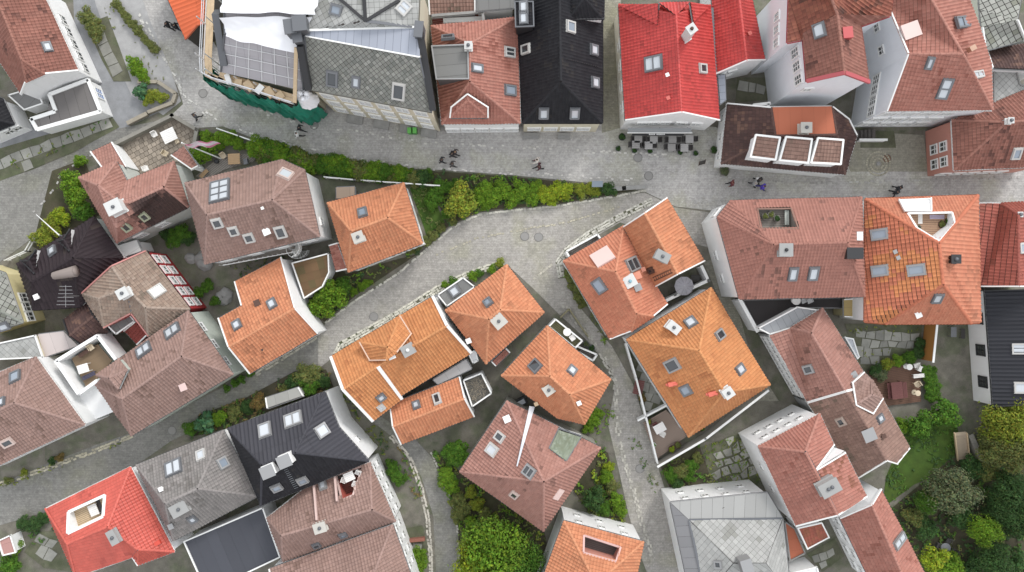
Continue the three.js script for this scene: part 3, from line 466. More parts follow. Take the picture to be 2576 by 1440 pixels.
// slate house with cream front
{
  const h = house('slate_house', 'tall cream rendered house with grey diamond slate roof and black parapets', { t: TILE.slate, tileName: 'roof_slates', single: true, w: CREAM, base: -0.1, noRidge: true,
    tf: { 1: TILE.sheet, 2: TILE.paleSlate, 3: TILE.paleSlate, 4: TILE.paleSlate, 5: TILE.paleSlate },
    p: [[765, 90, 12.2], [1057, 144, 12.2], [1087, 282, 9.5], [779, 225, 9.5], [775, 76, 12.35], [1051, 69, 12.35], [780, -60, 12.9], [1056, -60, 12.9], [919, 53, 13.1], [916, -60, 13.6]],
    f: ['0123', '0154', '4586', '578', '689', '798'], trim: M.lead, gut: M.stone,
    sky: [[0, 836, 197, 0.75, 1.15, 'd'], [0, 896, 205, 0.5, 0.8, 'w'], [0, 1003, 229, 0.85, 1.25, 'd', { frame: M.white }], [2, 848, 24, 0.75, 0.65, 'b'], [3, 1015, 20, 0.85, 0.75, 'w', { nx: 2, frame: M.white }]],
    win: [['2_3', 6, [7.6, 4.7, 1.9], 1.0, 1.5, 0.02, 0.98]] });
  const par = new GB(), O = h.g.position;   // black parapet walls, ridge bars
  par.beam(W(756, 112, 12.1), W(777, 222, 9.9), 0.5, 1.0); par.mesh('parapet', M.black, h.g, O);
  const p2 = new GB(); p2.beam(W(1056, 78, 12.4), W(1089, 276, 9.9), 0.5, 0.9); p2.mesh('parapet', M.black, h.g, O);
  const p3 = new GB(); p3.beam(W(919, 53, 13.15), W(846, -10, 13.1), 0.22, 0.14); p3.beam(W(919, 53, 13.15), W(1005, 0, 13.1), 0.22, 0.14); p3.beam(W(919, 53, 13.15), W(915, -20, 13.5), 0.26, 0.16); p3.mesh('ridge_flashing', M.black, h.g, O);
  const p4 = new GB(); p4.beam(W(775, 76, 12.45), W(1051, 68, 12.45), 0.16, 0.12); p4.beam(W(768, 91, 12.28), W(1057, 144, 12.28), 0.1, 0.1); p4.mesh('roof_edge_trim', M.white, h.g, O);
  for (const [x, y, w, d, hh, a] of [[739, 78, 0.8, 1.0, 1.6, 0.15], [764, 72, 0.95, 1.05, 1.8, 0.1], [753, 98, 0.6, 0.9, 1.2, 0.15], [1056, 82, 0.55, 1.1, 1.3, -0.1]]) { const b = W(x, y, 12.2), c = new GB(), k = new GB(); c.abox(b.x, b.y + hh / 2 - 0.8, b.z, w, hh + 0.8, d, a); k.abox(b.x, b.y + hh - 0.35, b.z, w + 0.12, 0.12, d + 0.12, a); const m = c.mesh('chimney', M.lead, h.g, O); k.mesh('cap', M.lead, m, O); }
  const wl = h.walls['3_2'] ?? h.walls['2_3']; for (const t of [0.2, 0.45, 0.7, 0.9]) { const st = new GB(), c = wl.A.clone().lerp(wl.B, t).addScaledVector(wl.out, 0.35); st.abox(c.x, 0.12, c.z, 1.4, 0.26, 0.8, -0.19); st.mesh('door_step', M.concrete, h.g, O); }
}
// house under repair
{
  const h = house('scaffolded_house', 'house under repair with grey roofing membrane beneath white tarpaulins', { t: { c: [[0.36, 0.345, 0.36]], v: 0.03, moss: 0, cw: 1.1, rh: 2.4, amp: 0, gap: 0.01 }, w: CREAM, noRidge: true, trim: M.lead, gut: null,
    p: [[565, 86, 11.6], [752, 120, 11.6], [765, 228, 8.6], [556, 180, 8.6], [560, -60, 13.2], [795, -60, 13.2]], f: ['0123', '0154'] });
  const O = h.g.position, bt = new GB(), fr = h.frames[0];
  for (let k = 1; k < 6; k++) { const a = [565 + 187 * k / 6, 88 + 34 * k / 6], b = [556 + 206 * k / 6, 180 + 47 * k / 6]; bt.beam(onFace(fr, ...a).addScaledVector(fr.n, 0.06), onFace(fr, ...b).addScaledVector(fr.n, 0.06), 0.06, 0.05); }
  for (let k = 1; k < 4; k++) { const t = k / 4; bt.beam(onFace(fr, 565 - 9 * t, 86 + 94 * t).addScaledVector(fr.n, 0.09), onFace(fr, 752 + 12 * t, 122 + 106 * t).addScaledVector(fr.n, 0.09), 0.06, 0.04); }
  bt.mesh('roof_batten', mat('paleBatten', [0.6, 0.6, 0.6], 0.7), h.g, O);
  const eb = new GB(); eb.beam(W(545, 30, 12.0), W(566, 160, 9.3), 0.55, 0.9); eb.mesh('parapet', M.lead, h.g, O);
  // tarpaulins: sagging folded cloth in two sheets
  const tarp = (corners, nx, ny, label, seed, amp = 0.1) => { const gb = new GB(), [a, b, c, d] = corners.map((q) => W(...q)); for (let j = 0; j <= ny; j++) for (let i = 0; i <= nx; i++) { const u = i / nx, v = j / ny, p = a.clone().lerp(b, u).lerp(d.clone().lerp(c, u), v); const e = Math.min(u, 1 - u, v, 1 - v) * 4; p.y += amp * (fbm(u * 7 + seed, v * 3, seed) - 0.5) * 2 * Math.min(1, 0.35 + e) - 0.16 * Math.sin(Math.PI * v) + 0.04 * Math.sin(u * 14 + v * 3 + seed) * (0.3 + 0.7 * fbm(u * 5, v * 5, 3)); p.x += 0.25 * (noise(v * 6, u * 2, seed) - 0.5); p.z += 0.2 * (noise(u * 5, v * 2, seed + 2) - 0.5); gb.v(p); } for (let j = 0; j < ny; j++) for (let i = 0; i < nx; i++) { const k = j * (nx + 1) + i; gb.i.push(k, k + 1, k + nx + 2, k, k + nx + 2, k + nx + 1); } const pos = W(660, 70, 0); single(gb, 'tarpaulin', label, 'tarpaulin', mat('tarp', [0.8, 0.8, 0.82], 0.55, { side: THREE.DoubleSide }), pos); };
  tarp([[556, -40, 13.6], [800, -40, 13.6], [792, 34, 13.0], [553, 30, 12.9]], 50, 16, 'white tarpaulin over the ridge of the house under repair', 4);
  tarp([[554, 44, 12.6], [782, 42, 12.7], [752, 134, 11.7], [567, 94, 11.7]], 50, 18, 'white tarpaulin hanging in folds above the grey roofing membrane', 11);
  // scaffold with deck, standards, ledgers and green net
  const sp = W(640, 215, 0), s = thing('scaffold', 'white scaffold with timber deck around the house under repair', 'scaffold', sp);
  const top = [[520, -30, 8], [516, 60, 8], [512, 150, 8], [514, 188, 8], [545, 203, 8], [592, 216, 8], [640, 230, 8], [690, 247, 8], [738, 262, 8]], st = new GB(), dk = new GB();
  top.forEach(([x, y], i) => { const a = W(x, y, 8), q = i < 4 ? [x + 22, y] : [x + 6, y - 16], b = W(q[0], q[1], 8); for (const p of [a, b]) st.tube(new V3(p.x, 0, p.z), new V3(p.x, i < 4 ? 10 : 9, p.z), 0.05, 0.05, 6); if (i) { const [px, py] = top[i - 1], c = W(px, py, 8); for (const y of [2.2, 4.2, 6.2, 8, 8.6, 9]) st.tube(new V3(c.x, y, c.z), new V3(a.x, y, a.z), 0.035, 0.035, 5); } });
  st.mesh('scaffold_tubes', mat('alu', [0.66, 0.67, 0.69], 0.4, { metalness: 0.3 }), s, sp);
  for (let i = 0; i + 1 < top.length; i++) { const a = top[i], b = top[i + 1], off = i < 4 ? [9, 0] : [4, -10]; for (let k = 0; k < 4; k++) { const f = 0.25 + k * 0.5, d2 = new GB(); d2.beam(W(a[0] + off[0] * f, a[1] + off[1] * f, 7.95 + 0.02 * (k % 2)), W(b[0] + off[0] * f, b[1] + off[1] * f, 7.95 + 0.02 * (k % 2)), 0.28, 0.05); d2.mesh('deck_plank', k % 2 ? M.pine : mat('plank2', [0.5, 0.38, 0.27], 0.8, { map: grainTint }), s, sp); } }
  const net = new GB(), NT = [[522, 150], [512, 190], [545, 203], [592, 216], [640, 230], [690, 247], [738, 262], [779, 234]], N = 64, R = 24;
  for (let j = 0; j <= R; j++) for (let i = 0; i <= N; i++) { const f = i / N * (NT.length - 1), k = Math.min(NT.length - 2, Math.floor(f)), t = f - k, x = NT[k][0] + (NT[k + 1][0] - NT[k][0]) * t, y = NT[k][1] + (NT[k + 1][1] - NT[k][1]) * t, topY = 7.7 + 0.5 * noise(i * 0.3, 1, 6), p = W(x - 4, y + 9, 8); p.y = 0.05 + (topY - 0.05) * (1 - j / R); const w = 0.16 * Math.sin(i * 1.3 + noise(i, j * 0.3, 4) * 4) + 0.3 * (noise(i * 0.25, j * 0.25, 8) - 0.5); p.x += w * 0.4; p.z += w; net.v(p); }
  for (let j = 0; j < R; j++) for (let i = 0; i < N; i++) { const k = j * (N + 1) + i; net.i.push(k, k + 1, k + N + 2, k, k + N + 2, k + N + 1); }
  single(net, 'scaffold_net', 'green debris net hanging around the foot of the scaffold', 'netting', mat('net', [0.01, 0.2, 0.13], 0.7, { side: THREE.DoubleSide }), sp);
  const ball = new GB(); { const b = W(768, 245, 8.2); for (let k = 0; k < 9; k++) { const a = k * 0.7; ball.tube(new V3(b.x + Math.cos(a) * 0.5, b.y - 1.2, b.z + Math.sin(a) * 0.4), new V3(b.x + Math.cos(a + 1) * 0.3, b.y + 0.7 + 0.2 * Math.sin(k * 2), b.z + Math.sin(a + 1) * 0.3), 0.42, 0.25, 7); } } single(ball, 'plastic_sheeting', 'bunched white plastic sheeting on the corner of the scaffold', 'sheeting', mats.tarp, W(768, 245, 0));
  const pl = new GB(); pl.beam(W(745, 120, 12.3), W(741, 258, 8.9), 0.3, 0.1); single(pl, 'timber_plank', 'long pale timber plank lying down the roof under repair', 'plank', M.pine, W(742, 190, 0));
  const r2 = rng(5); for (let k = 0; k < 6; k++) { const x = 575 + k * 26, y = 200 + k * 8.3, b = W(x, y, 8.05), gb = new GB(); gb.abox(0, 0.1, 0, 0.5 + r2() * 0.4, 0.2 + r2() * 0.2, 0.35 + r2() * 0.3, r2() * 3); const m = gb.mesh(numbered('material_bundle'), k % 3 ? M.pine : M.white, scene); m.position.copy(b); m.userData = { label: ['white package nearest the left end of the scaffold deck', 'leftmost timber bundle on the scaffold deck', 'second timber bundle from the left on the scaffold deck', 'white package in the middle of the scaffold deck', 'third timber bundle from the left on the scaffold deck', 'rightmost timber bundle on the scaffold deck'][k], category: 'bundle', group: 'bundles on the scaffold deck' }; }
}
// salmon hipped house with flat grey dormer
{
  const h = house(TH, 'salmon tiled house with flat grey dormer between slate house and black house', { t: TILE.brick, w: WP, p: [[1085, 66, 5], [1300, 45, 5], [1308, 310, 5], [1112, 312, 5], [1182, 110, 8], [1182, 205, 8]], f: ['014', '1254', '235', '0453'], gut: M.white,
    sky: [[0, 1127, 98, 0.9, 0.6, 'd'], [1, 1280, 132, 0.7, 0.9, 'd', { nx: 2, frame: M.white }], [1, 1198, 172, 0.55, 0.95, 'w'], [1, 1281, 228, 0.75, 1.0, 'b']], chim: [[1, 1179, 120, 0.5, 0.5, 0.7, 'w']], win: [['2_3', 5, [1.6], 1.2, 1.3]] });
  dormer(h, { t: TILE.lead, w: M.lead, p: [[1085, 116, 7.9], [1178, 112, 8.05], [1180, 200, 8.05], [1097, 201, 7.9]], f: ['0123'], base: 4.8, allBarge: true, trim: M.gutter });
  dormer(h, { t: TILE.brick, w: M.darkWood, base: 4.6, p: [[1131, 296, 6.3], [1229, 296, 6.3], [1177, 252, 7.3], [1176, 236, 7.5], [1229, 270, 6.8], [1134, 270, 6.8]], f: ['012', '1432', '0235'], noWall: ['3_4', '3_5'] });
}
house('flat_roof_annex', 'brown tiled lean-to behind the salmon house at the top edge', { t: TILE.umber, w: WP, p: [[1075, -50, 5.5], [1195, -50, 5.5], [1196, 30, 4.6], [1080, 38, 4.6]], f: ['0123'] }, 'annex');
house('flat_roof_annex', 'grey flat roof annex at the top edge behind the salmon house', { t: TILE.lead, w: WP, p: [[1198, -50, 5], [1292, -50, 5], [1292, 20, 4.9], [1199, 28, 4.9]], f: ['0123'] }, 'annex');
{ const pos = W(1150, 55, 0), t = thing('sunken_terrace', 'sunken red deck terrace with white coping behind the salmon house', 'terrace', pos); const poly = [[1086, 40], [1214, 30], [1216, 62], [1088, 70]].map((q) => W(q[0], q[1], 3.2)); boards(poly, 3.2, poly[1].clone().sub(poly[0]), 0.16, mat('redDeck', [0.24, 0.06, 0.045], 0.8, { map: grainTint }), t, pos); const b = new GB(); b.beam(W(1086, 40, 4.6), W(1214, 30, 4.6), 0.22, 0.3); b.beam(W(1214, 30, 4.6), W(1217, 64, 4.6), 0.22, 0.3); b.mesh('coping', M.concrete, t, pos); const w = new GB(); w.quad(W(1214, 30, 4.5).setY(3), W(1217, 64, 4.5).setY(3), W(1217, 64, 4.5), W(1214, 30, 4.5)); w.mesh('terrace_wall', PINK, t, pos); const pl = new GB(); const c = W(1168, 52, 3.2); pl.abox(c.x, 3.4, c.z, 3.6, 0.35, 0.4, 0.05); pl.mesh('bench', M.white, t, pos); }
// black house
{
  const h = house(TH, 'black tiled house with a hipped front and cream ground floor', { t: TILE.black, w: CREAM, p: [[1296, -60, 5], [1303, 73, 5], [1316, 309, 5], [1515, 309, 5], [1515, 65, 5], [1515, -60, 5], [1407, -60, 8.6], [1411, 205, 8.6]], f: ['01276', '237', '34567'], gut: M.black,
    sky: [[1, 1368, 283, 0.65, 1.0, 'w'], [1, 1446, 283, 0.65, 1.0, 'w'], [2, 1495, 208, 0.75, 0.75, 'w'], [2, 1492, 126, 0.75, 0.75, 'w'], [2, 1433, 68, 0.8, 0.85, 'b', { frame: M.white }], [0, 1326, 124, 0.65, 0.85, 'd', { frame: M.white }]], win: [['2_3', 4, [1.7], 1.1, 1.3, 0.03, 0.92]] });
  dormer(h, { t: TILE.black, w: M.black, base: 5, p: [[1294, 4, 7.4], [1342, 4, 7.7], [1344, 68, 7.7], [1296, 70, 7.4]], f: ['0123'], allBarge: true, trim: M.lead, sky: [[0, 1318, 20, 0.95, 0.55, 'w'], [0, 1318, 44, 0.95, 0.55, 'w']] });
  dormer(h, { t: TILE.black, w: WP, base: 5, trim: M.black, p: [[1426, 51, 7.4], [1518, 49, 6.6], [1470, -4, 8.4], [1430, -60, 7.6], [1520, -60, 6.6], [1470, -60, 8.4]], f: ['0253', '1452', '021'] });
  const gd = new GB(), fr = h.frames[2]; for (let k = 0; k < 14; k++) { const p = onFace(fr, 1428 + k * 5.6, 150 + k * 1.4).addScaledVector(fr.n, 0.08); gd.box(p, fr.u, fr.v, fr.n, 0.03, 0.09, 0.06); } gd.mesh('snow_guard', M.black, h.g, h.g.position);
  for (const [x, w] of [[1336, 1.4], [1418, 1.1]]) { const b = W(x, 344), st = new GB(); st.abox(b.x, 0.1, b.z, w, 0.2, 0.5); st.abox(b.x, 0.26, b.z - 0.14, w, 0.14, 0.25); st.mesh('door_step', M.concrete, h.g, h.g.position); }
}
// red house over the cafe
{
  const h = house(TH, 'glossy bright red tiled house with white gable above the cafe terrace', { t: TILE.red, w: WH, p: [[1557, 12, 4.6], [1574, 304, 4.6], [1715, 284, 7.7], [1809, 304, 5.2], [1787, 14, 5.2], [1701, 36, 7.7]], f: ['0125', '2345', '045'], rr: 0.11,
    sky: [[0, 1646, 160, 1.1, 1.45, 'w', { ny: 2 }], [1, 1766, 173, 0.65, 0.7, 'd', { frame: M.white }]], vent: [[0, 1678, 191, M.white], [0, 1680, 249, mat('redv', [0.5, 0.12, 0.1])]],
    chim: [[1, 1724, 96, 0.62, 0.62, 2.6, 'w', 0.6, { pot: M.darkWood }]], win: [['1_2', 3, [2.9], 0.85, 1.1, 0.25, 1], ['2_3', 2, [2.9], 0.85, 1.1, 0.05, 0.8], ['0_1', 4, [2.6], 0.8, 1.1, 0.2, 0.95]] });
  dormer(h, { t: TILE.red, w: mat('redCheek', [0.5, 0.05, 0.04]), trim: null, base: 4.8, p: [[1558, 14, 5.1], [1657, 9, 7.0], [1655, 63, 6.8]], f: ['012'] });
  dormer(h, { t: TILE.red, w: mats.redCheek, trim: null, base: 5, p: [[1736, 5, 7.2], [1787, 14, 5.7], [1744, 56, 7.2]], f: ['012'] });
  dormer(h, { t: TILE.red, w: mats.redCheek, trim: null, base: 5, p: [[1657, 8, 7.3], [1736, 5, 7.3], [1701, 40, 7.8]], f: ['012'] });
}
{
  const h = house(TH, 'small red tiled house with white gable adjoining the red cafe house', { t: TILE.red, w: WH, p: [[1789, -60, 5], [1800, 188, 5], [1879, 154, 6.8], [1924, 153, 5.2], [1880, -60, 5.2], [1853, -60, 6.8]], f: ['0125', '2345'], win: [['1_2', 2, [3.4, 1.6], 0.8, 1.1, 0.15, 0.95]], vent: [[1, 1885, 86, mats.redv]] });
  const fl = new GB(); fl.beam(W(1790, 20, 5.1), W(1803, 190, 5.1), 0.35, 0.1); fl.mesh('box_gutter', M.lead, h.g, h.g.position);
}
house('flat_roof_annex', 'white flat roofed porch squeezed between the two red roofs', { t: TILE.sheet, w: WH, p: [[1806, 190, 4.4], [1824, 188, 4.4], [1826, 252, 4.4], [1812, 262, 4.4]], f: ['0123'] }, 'annex');
// tall white houses, top right
{
  const h = house(TH, 'tall pale house with rusty tiled cross roof and red fascias', { t: TILE.rust, w: PALE, base: -0.2, trim: M.redFascia, gut: M.redFascia,
    p: [[1987, -60, 10.9], [1981, 108, 10.8], [2021, 100, 10.9], [2030, 206, 10.6], [2125, 185, 12.8], [2186, 208, 10.6], [2166, 66, 10.9], [2240, 40, 10.9], [2255, -60, 11], [2107, 36, 12.9], [2070, -60, 13.4], [2021, 83, 11.2]],
    f: ['2349b', '45679', '0129a'.replace('2', '2b'), '789a'.replace('789a', '678a9')], tw: 0.3, tf: { 2: TILE.rustMoss, 3: TILE.rustMoss },
    sky: [[0, 2062, 76, 0.95, 0.8, 'w', { frame: M.frame }]], win: [['2_3', 3, [8.6], 0.75, 1.6], ['1_0', 3, [7.6], 0.7, 1.2, 0.05, 0.7], ['3_4', 1, [7.4], 0.7, 0.9]] });
}
{
  const c = new GB(), fr = { n: new V3(0, 1, 0) }; const b = W(2130, 84, 12.5);
  c.abox(b.x, b.y, b.z, 0.75, 0.7, 0.85, 0.1); single(c, 'roof_hatch', 'small red metal hatch box on the rusty cross roof', 'hatch', mat('redBox', [0.45, 0.08, 0.08], 0.5), W(2130, 84, 0));
}
{
  const h = house(TH, 'tall white house with brick red hipped roof and two storey window rows at right', { t: TILE.brick, w: PALE, p: [[2283, 136, 10.4], [2423, 136, 11.2], [2498, 277, 8], [2230, 279, 8], [2226, 0, 8.4], [2310, -60, 10.8], [2420, -60, 9.2], [2494, 160, 8]], f: ['0123', '0451', '15672'], gut: M.white,
    sky: [[0, 2338, 157, 0.4, 0.85, 'w'], [0, 2375, 220, 0.75, 1.6, 'w', { ny: 2 }], [2, 2423, 55, 0.8, 1.7, 'b', { ny: 2 }], [2, 2470, 184, 0.45, 1.4, 'w', { ny: 2, frame: M.white }]], win: [['2_3', 4, [6.4, 4.0, 1.8], 1.1, 1.3, 0.25, 1], ['3_0', 4, [4.6], 0.8, 1.3, 0.02, 0.95], ['0_4', 2, [6], 0.7, 0.9, 0.1, 0.9]] });
  const b = onFace(h.frames[1], 2290, 78), c = new GB(); c.abox(b.x, b.y + 0.15, b.z, 1.4, 0.3, 1.2, 0.35); c.mesh('roof_hatch', mat('hatch', [0.66, 0.5, 0.46], 0.6), h.g, h.g.position);
  const b2 = onFace(h.frames[2], 2440, 125), c2 = new GB(); c2.abox(b2.x, b2.y + 0.3, b2.z, 0.5, 0.6, 0.4, 0.5); c2.mesh('chimney', plasterM([0.5, 0.33, 0.24]), h.g, h.g.position);
}
// dark roof with three white dormers in front of the tall houses
{
  const h = house(TH, 'low dark tiled house with three white framed dormers facing the street', { t: TILE.darkBrown, w: WP, trim: M.white, gut: M.white, tf: { 3: TILE.terracotta },
    p: [[1830, 260, 3.2], [1814, 412, 3.2], [2126, 439, 3.2], [2156, 340, 3.4], [2136, 300, 3.8], [2094, 268, 5.2], [1940, 270, 5.2], [1951, 342, 5.3], [2106, 339, 5.3]],
    f: ['0176', '1287', '23458', '5678'.replace('5678', '6785'.split('').reverse().join(''))], win: [['0_1', 3, [1.7], 0.7, 1.0]] });
  const ds = [[[1886, 396], [1951, 404], [1963, 346], [1900, 339]], [[1959, 405], [2033, 412], [2043, 350], [1976, 344]], [[2038, 411], [2115, 415], [2122, 352], [2056, 347]]];
  for (const d of ds) dormer(h, { t: TILE.umber, w: WP, base: 3.3, allBarge: true, tw: 0.16, p: [[...d[0], 5.7], [...d[1], 5.7], [...d[2], 6.0], [...d[3], 6.0]], f: ['0123'] });
  chimney(h.g, h.frames[3], 2020, 326, 0.8, 0.75, 0.9, 'c', 0);
  const b = W(1916, 263, 3.6), c = new GB(); c.abox(b.x, b.y, b.z, 1.5, 0.35, 0.25, 0.12); c.abox(b.x + 0.6, b.y, b.z + 0.5, 0.2, 0.35, 1.1, 0.1); c.mesh('parapet', M.white, h.g, h.g.position);
}
// pink house at the right edge
house(TH, 'pink walled house with brown hipped roof at the right edge by the fountain square', { t: TILE.rust, w: PINK, p: [[2395, 303, 5], [2401, 428, 5], [2640, 418, 5], [2640, 300, 7.6], [2533, 308, 7.6], [2620, 210, 5.2]], f: ['014', '1234', '0435'], gut: M.white, sky: [[1, 2557, 385, 0.6, 0.9, 'b', { frame: M.white }]], win: [['0_1', 2, [3.2, 1.5], 0.8, 1.1, 0.3, 0.95], ['1_2', 5, [1.6], 0.9, 1.0, 0, 0.8]], chim: [[1, 2535, 306, 0.35, 0.35, 0.5, 'w']] });
// top right corner roofs
house('slate_house', 'pale mossy slate roofed house in the top right corner', { t: TILE.mossSlate, tileName: 'roof_slates', w: plasterM([0.6, 0.62, 0.52]), p: [[2465, 24, 6.5], [2560, 50, 7.6], [2580, 100, 6.6], [2478, 128, 6.2], [2575, -30, 7.4], [2463, -20, 6.3], [2470, 70, 6.8]], f: ['0561'.replace('0561', '016'), '1236', '0541'], noRidge: true });
house(TH, 'dark brown tiled house at the right edge behind the slate roof', { t: TILE.darkBrown, w: WP, p: [[2482, 130, 5], [2640, 95, 5], [2640, 178, 6.5], [2495, 172, 6.5]], f: ['0123'] });
house('flat_roof_annex', 'pale concrete flat roof stepping down at the right edge', { t: TILE.paleSlate, tileName: 'roof_slates', w: plasterM([0.5, 0.5, 0.48]), p: [[2499, 174, 5], [2556, 176, 5], [2566, 214, 5], [2640, 214, 5], [2640, 280, 5], [2500, 280, 5]], f: ['012345'], allBarge: true, trim: M.concrete }, 'annex');

// ---------------- middle left
{
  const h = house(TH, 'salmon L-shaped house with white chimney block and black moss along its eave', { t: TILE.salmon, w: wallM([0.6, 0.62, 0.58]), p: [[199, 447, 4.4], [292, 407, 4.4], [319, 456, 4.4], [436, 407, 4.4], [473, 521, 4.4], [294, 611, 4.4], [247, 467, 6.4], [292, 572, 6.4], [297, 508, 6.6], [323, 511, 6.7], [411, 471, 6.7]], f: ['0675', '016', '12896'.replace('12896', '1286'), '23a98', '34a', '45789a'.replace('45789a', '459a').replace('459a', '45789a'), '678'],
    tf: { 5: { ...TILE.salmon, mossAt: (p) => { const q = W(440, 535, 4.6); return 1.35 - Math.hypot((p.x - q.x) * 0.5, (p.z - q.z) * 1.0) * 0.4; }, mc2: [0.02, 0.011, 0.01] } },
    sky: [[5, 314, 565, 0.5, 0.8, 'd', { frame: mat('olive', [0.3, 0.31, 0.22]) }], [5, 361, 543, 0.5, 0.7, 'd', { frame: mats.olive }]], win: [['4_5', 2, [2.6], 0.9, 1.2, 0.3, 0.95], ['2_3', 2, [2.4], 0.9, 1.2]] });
  chimney(h.g, h.frames[6] ?? h.frames[0], 300, 524, 1.15, 1.0, 1.1, 'w', 0.45);
}
{
  const h = house(TH, 'large brown tiled house with six-pane roof window block and white end wall', { t: TILE.brown, w: WH, p: [[466, 461, 5.9], [709, 403, 5.9], [765, 428, 5.9], [803, 595, 5.9], [516, 664, 5.9], [521, 541, 8.8], [684, 503, 9]], f: ['0165', '126', '236', '3456', '405'], tf: { 3: { ...TILE.brown, moss: 0.5 } },  // south slope: the extra moss also paints in its shaded, darker look
    sky: [[0, 553, 483, 1.5, 2.35, 'w', { nx: 2, ny: 3 }], [1, 717, 441, 0.95, 0.9, 'w', { frame: mat('paleFr', [0.5, 0.4, 0.36]) }], [3, 546, 560, 0.65, 0.75, 'd', { frame: M.white }], [3, 587, 579, 0.6, 0.7, 'd', { frame: M.white }], [3, 626, 596, 0.65, 0.75, 'd', { frame: M.white }], [3, 705, 582, 0.7, 1.0, 'd', { frame: M.white }]], vent: [[3, 672, 582, M.white, 0.4, 0.25], [3, 663, 523, M.white, 0.15]], win: [['2_3', 1, [3.2], 0.6, 1.0, 0.6, 0.9], ['3_4', 4, [3.6], 1.0, 1.2]] });
  // balcony rail and spiral fire stair on the south side
  const O = h.g.position, rl = new GB(); for (const y of [2.4, 2.9, 3.3]) rl.beam(W(560, 668, y), W(752, 632, y), 0.06, 0.06); for (let k = 0; k <= 16; k++) { const a = W(560 + 12 * k, 668 - 2.25 * k, 2.3); rl.tube(a, new V3(a.x, 3.35, a.z), 0.025); } rl.mesh('balcony_rail', M.white, h.g, O);
  const bf = new GB(); const q = [[556, 652], [750, 615], [753, 634], [560, 670]].map(([x, y]) => W(x, y, 2.2)); bf.quad(...q); bf.mesh('balcony_floor', M.greyDeck, h.g, O);
}
{
  const h = house(TH, 'orange tiled hipped house beside the small lawn and the flower bed', { t: TILE.orange, w: WH, p: [[824, 511, 4.3], [1015, 461, 4.3], [1062, 612, 4.3], [877, 684, 4.3], [884, 582, 6.6], [975, 548, 6.7]], f: ['0154', '125', '2345', '304'], tf: {},
    sky: [[0, 912, 536, 0.65, 0.85, 'b']], chim: [[2, 904, 598, 0.8, 0.75, 0.7, 'c', 0.35]], win: [['1_2', 2, [2.4], 0.8, 1.1], ['2_3', 6, [2.3], 0.7, 1.0, 0, 0.5]] });
  house('lean_to', 'small red tiled lean-to with white coping against the orange hipped house', { t: TILE.brick, w: WP, p: [[829, 617, 2.6], [850, 611, 3.4], [874, 678, 3.4], [847, 684, 2.6]], f: ['0123'], trim: M.white }, 'lean-to');
}
{
  const h = house(TH, 'orange tiled house with stepped eave and white gable beside the mossy flat roof', { t: TILE.orange, w: WP, p: [[574, 874, 6.2], [743, 775, 6.3], [708, 648, 3.9], [590, 710, 3.9], [607, 770, 4.9], [549, 802, 4.6], [627, 940, 4.2], [800, 838, 4.2]], f: ['012345', '0671'], tf: { 1: { ...TILE.orange, moss: 0.4 } },  // heavier moss on the south slope stands in for its shade
    sky: [[0, 685, 766, 0.6, 0.75, 'w'], [0, 597, 819, 0.6, 0.7, 'w']], vent: [[0, 648, 763, M.darkWood, 0.35, 0.15], [1, 660, 880, M.black, 0.1, 0.1]] });
}
house('flat_roof_annex', 'brown mossy flat roof with white edging between the two orange houses', { t: { c: [[0.13, 0.075, 0.035], [0.11, 0.07, 0.03]], v: 0.12, moss: 0.5, mc: [0.09, 0.075, 0.03], cw: 0.6, rh: 0.7, amp: 0, gap: 0 }, w: WP, p: [[734, 662, 2.6], [827, 637, 2.6], [829, 686, 2.6], [812, 722, 2.6], [765, 752, 2.6]], f: ['01234'], allBarge: true, over: 0.05 }, 'annex');
// black rolled tile house at the left
{
  const h = house(TH, 'black tiled house with two white cheeked dormers at the left below the shrubs', { t: TILE.plum, w: WH, trim: M.black, gut: M.black, p: [[43, 664, 4.2], [236, 547, 4.2], [307, 648, 4.2], [200, 772, 4.2], [83, 780, 4.2], [183, 649, 6.8], [80, 711, 5.9]], f: ['0156', '125', '235', '34065'.replace('34065', '3465'), '460'.replace('460', '406')],
    sky: [[0, 131, 632, 0.55, 0.85, 'w']], vent: [[3, 96, 747, M.white, 0.3]] });
  dormer(h, { t: TILE.plum, w: WP, trim: M.black, base: 4, p: [[52, 655, 4.9], [90, 630, 4.9], [108, 658, 6.0], [88, 690, 5.6], [72, 655, 5.9]], f: ['0432'.replace('0432', '043'), '1243'.replace('1243', '1342').replace('1342', '134')] });
  dormer(h, { t: TILE.plum, w: WP, trim: M.black, base: 4, p: [[146, 606, 4.9], [176, 578, 4.9], [193, 604, 6.0], [177, 634, 6.0], [160, 602, 5.9]], f: ['043', '134'] });
  const c = new GB(); c.tube(W(135, 694, 6.1), W(190, 682, 6.6), 0.35, 0.5, 7); c.mesh('roof_lantern', mat('dust', [0.24, 0.2, 0.18]), h.g, h.g.position);
}
{
  const h = house('slate_house', 'yellow house with white shutters and lichen covered slate roof at the left edge', { t: TILE.mossSlate, tileName: 'roof_slates', w: YEL, p: [[-70, 660, 4], [12, 688, 4], [56, 812, 4], [-70, 850, 4], [-70, 745, 6.3]], f: ['014'.replace('014', '014'), '1234'.replace('1234', '124'), '234'], noWall: ['3_4', '4_0', '0_3'], win: [['1_2', 3, [2.4], 0.8, 1.1, 0.4, 1]], sky: [[2, 8, 820, 0.8, 0.6, 'w']] });
  void h;
}
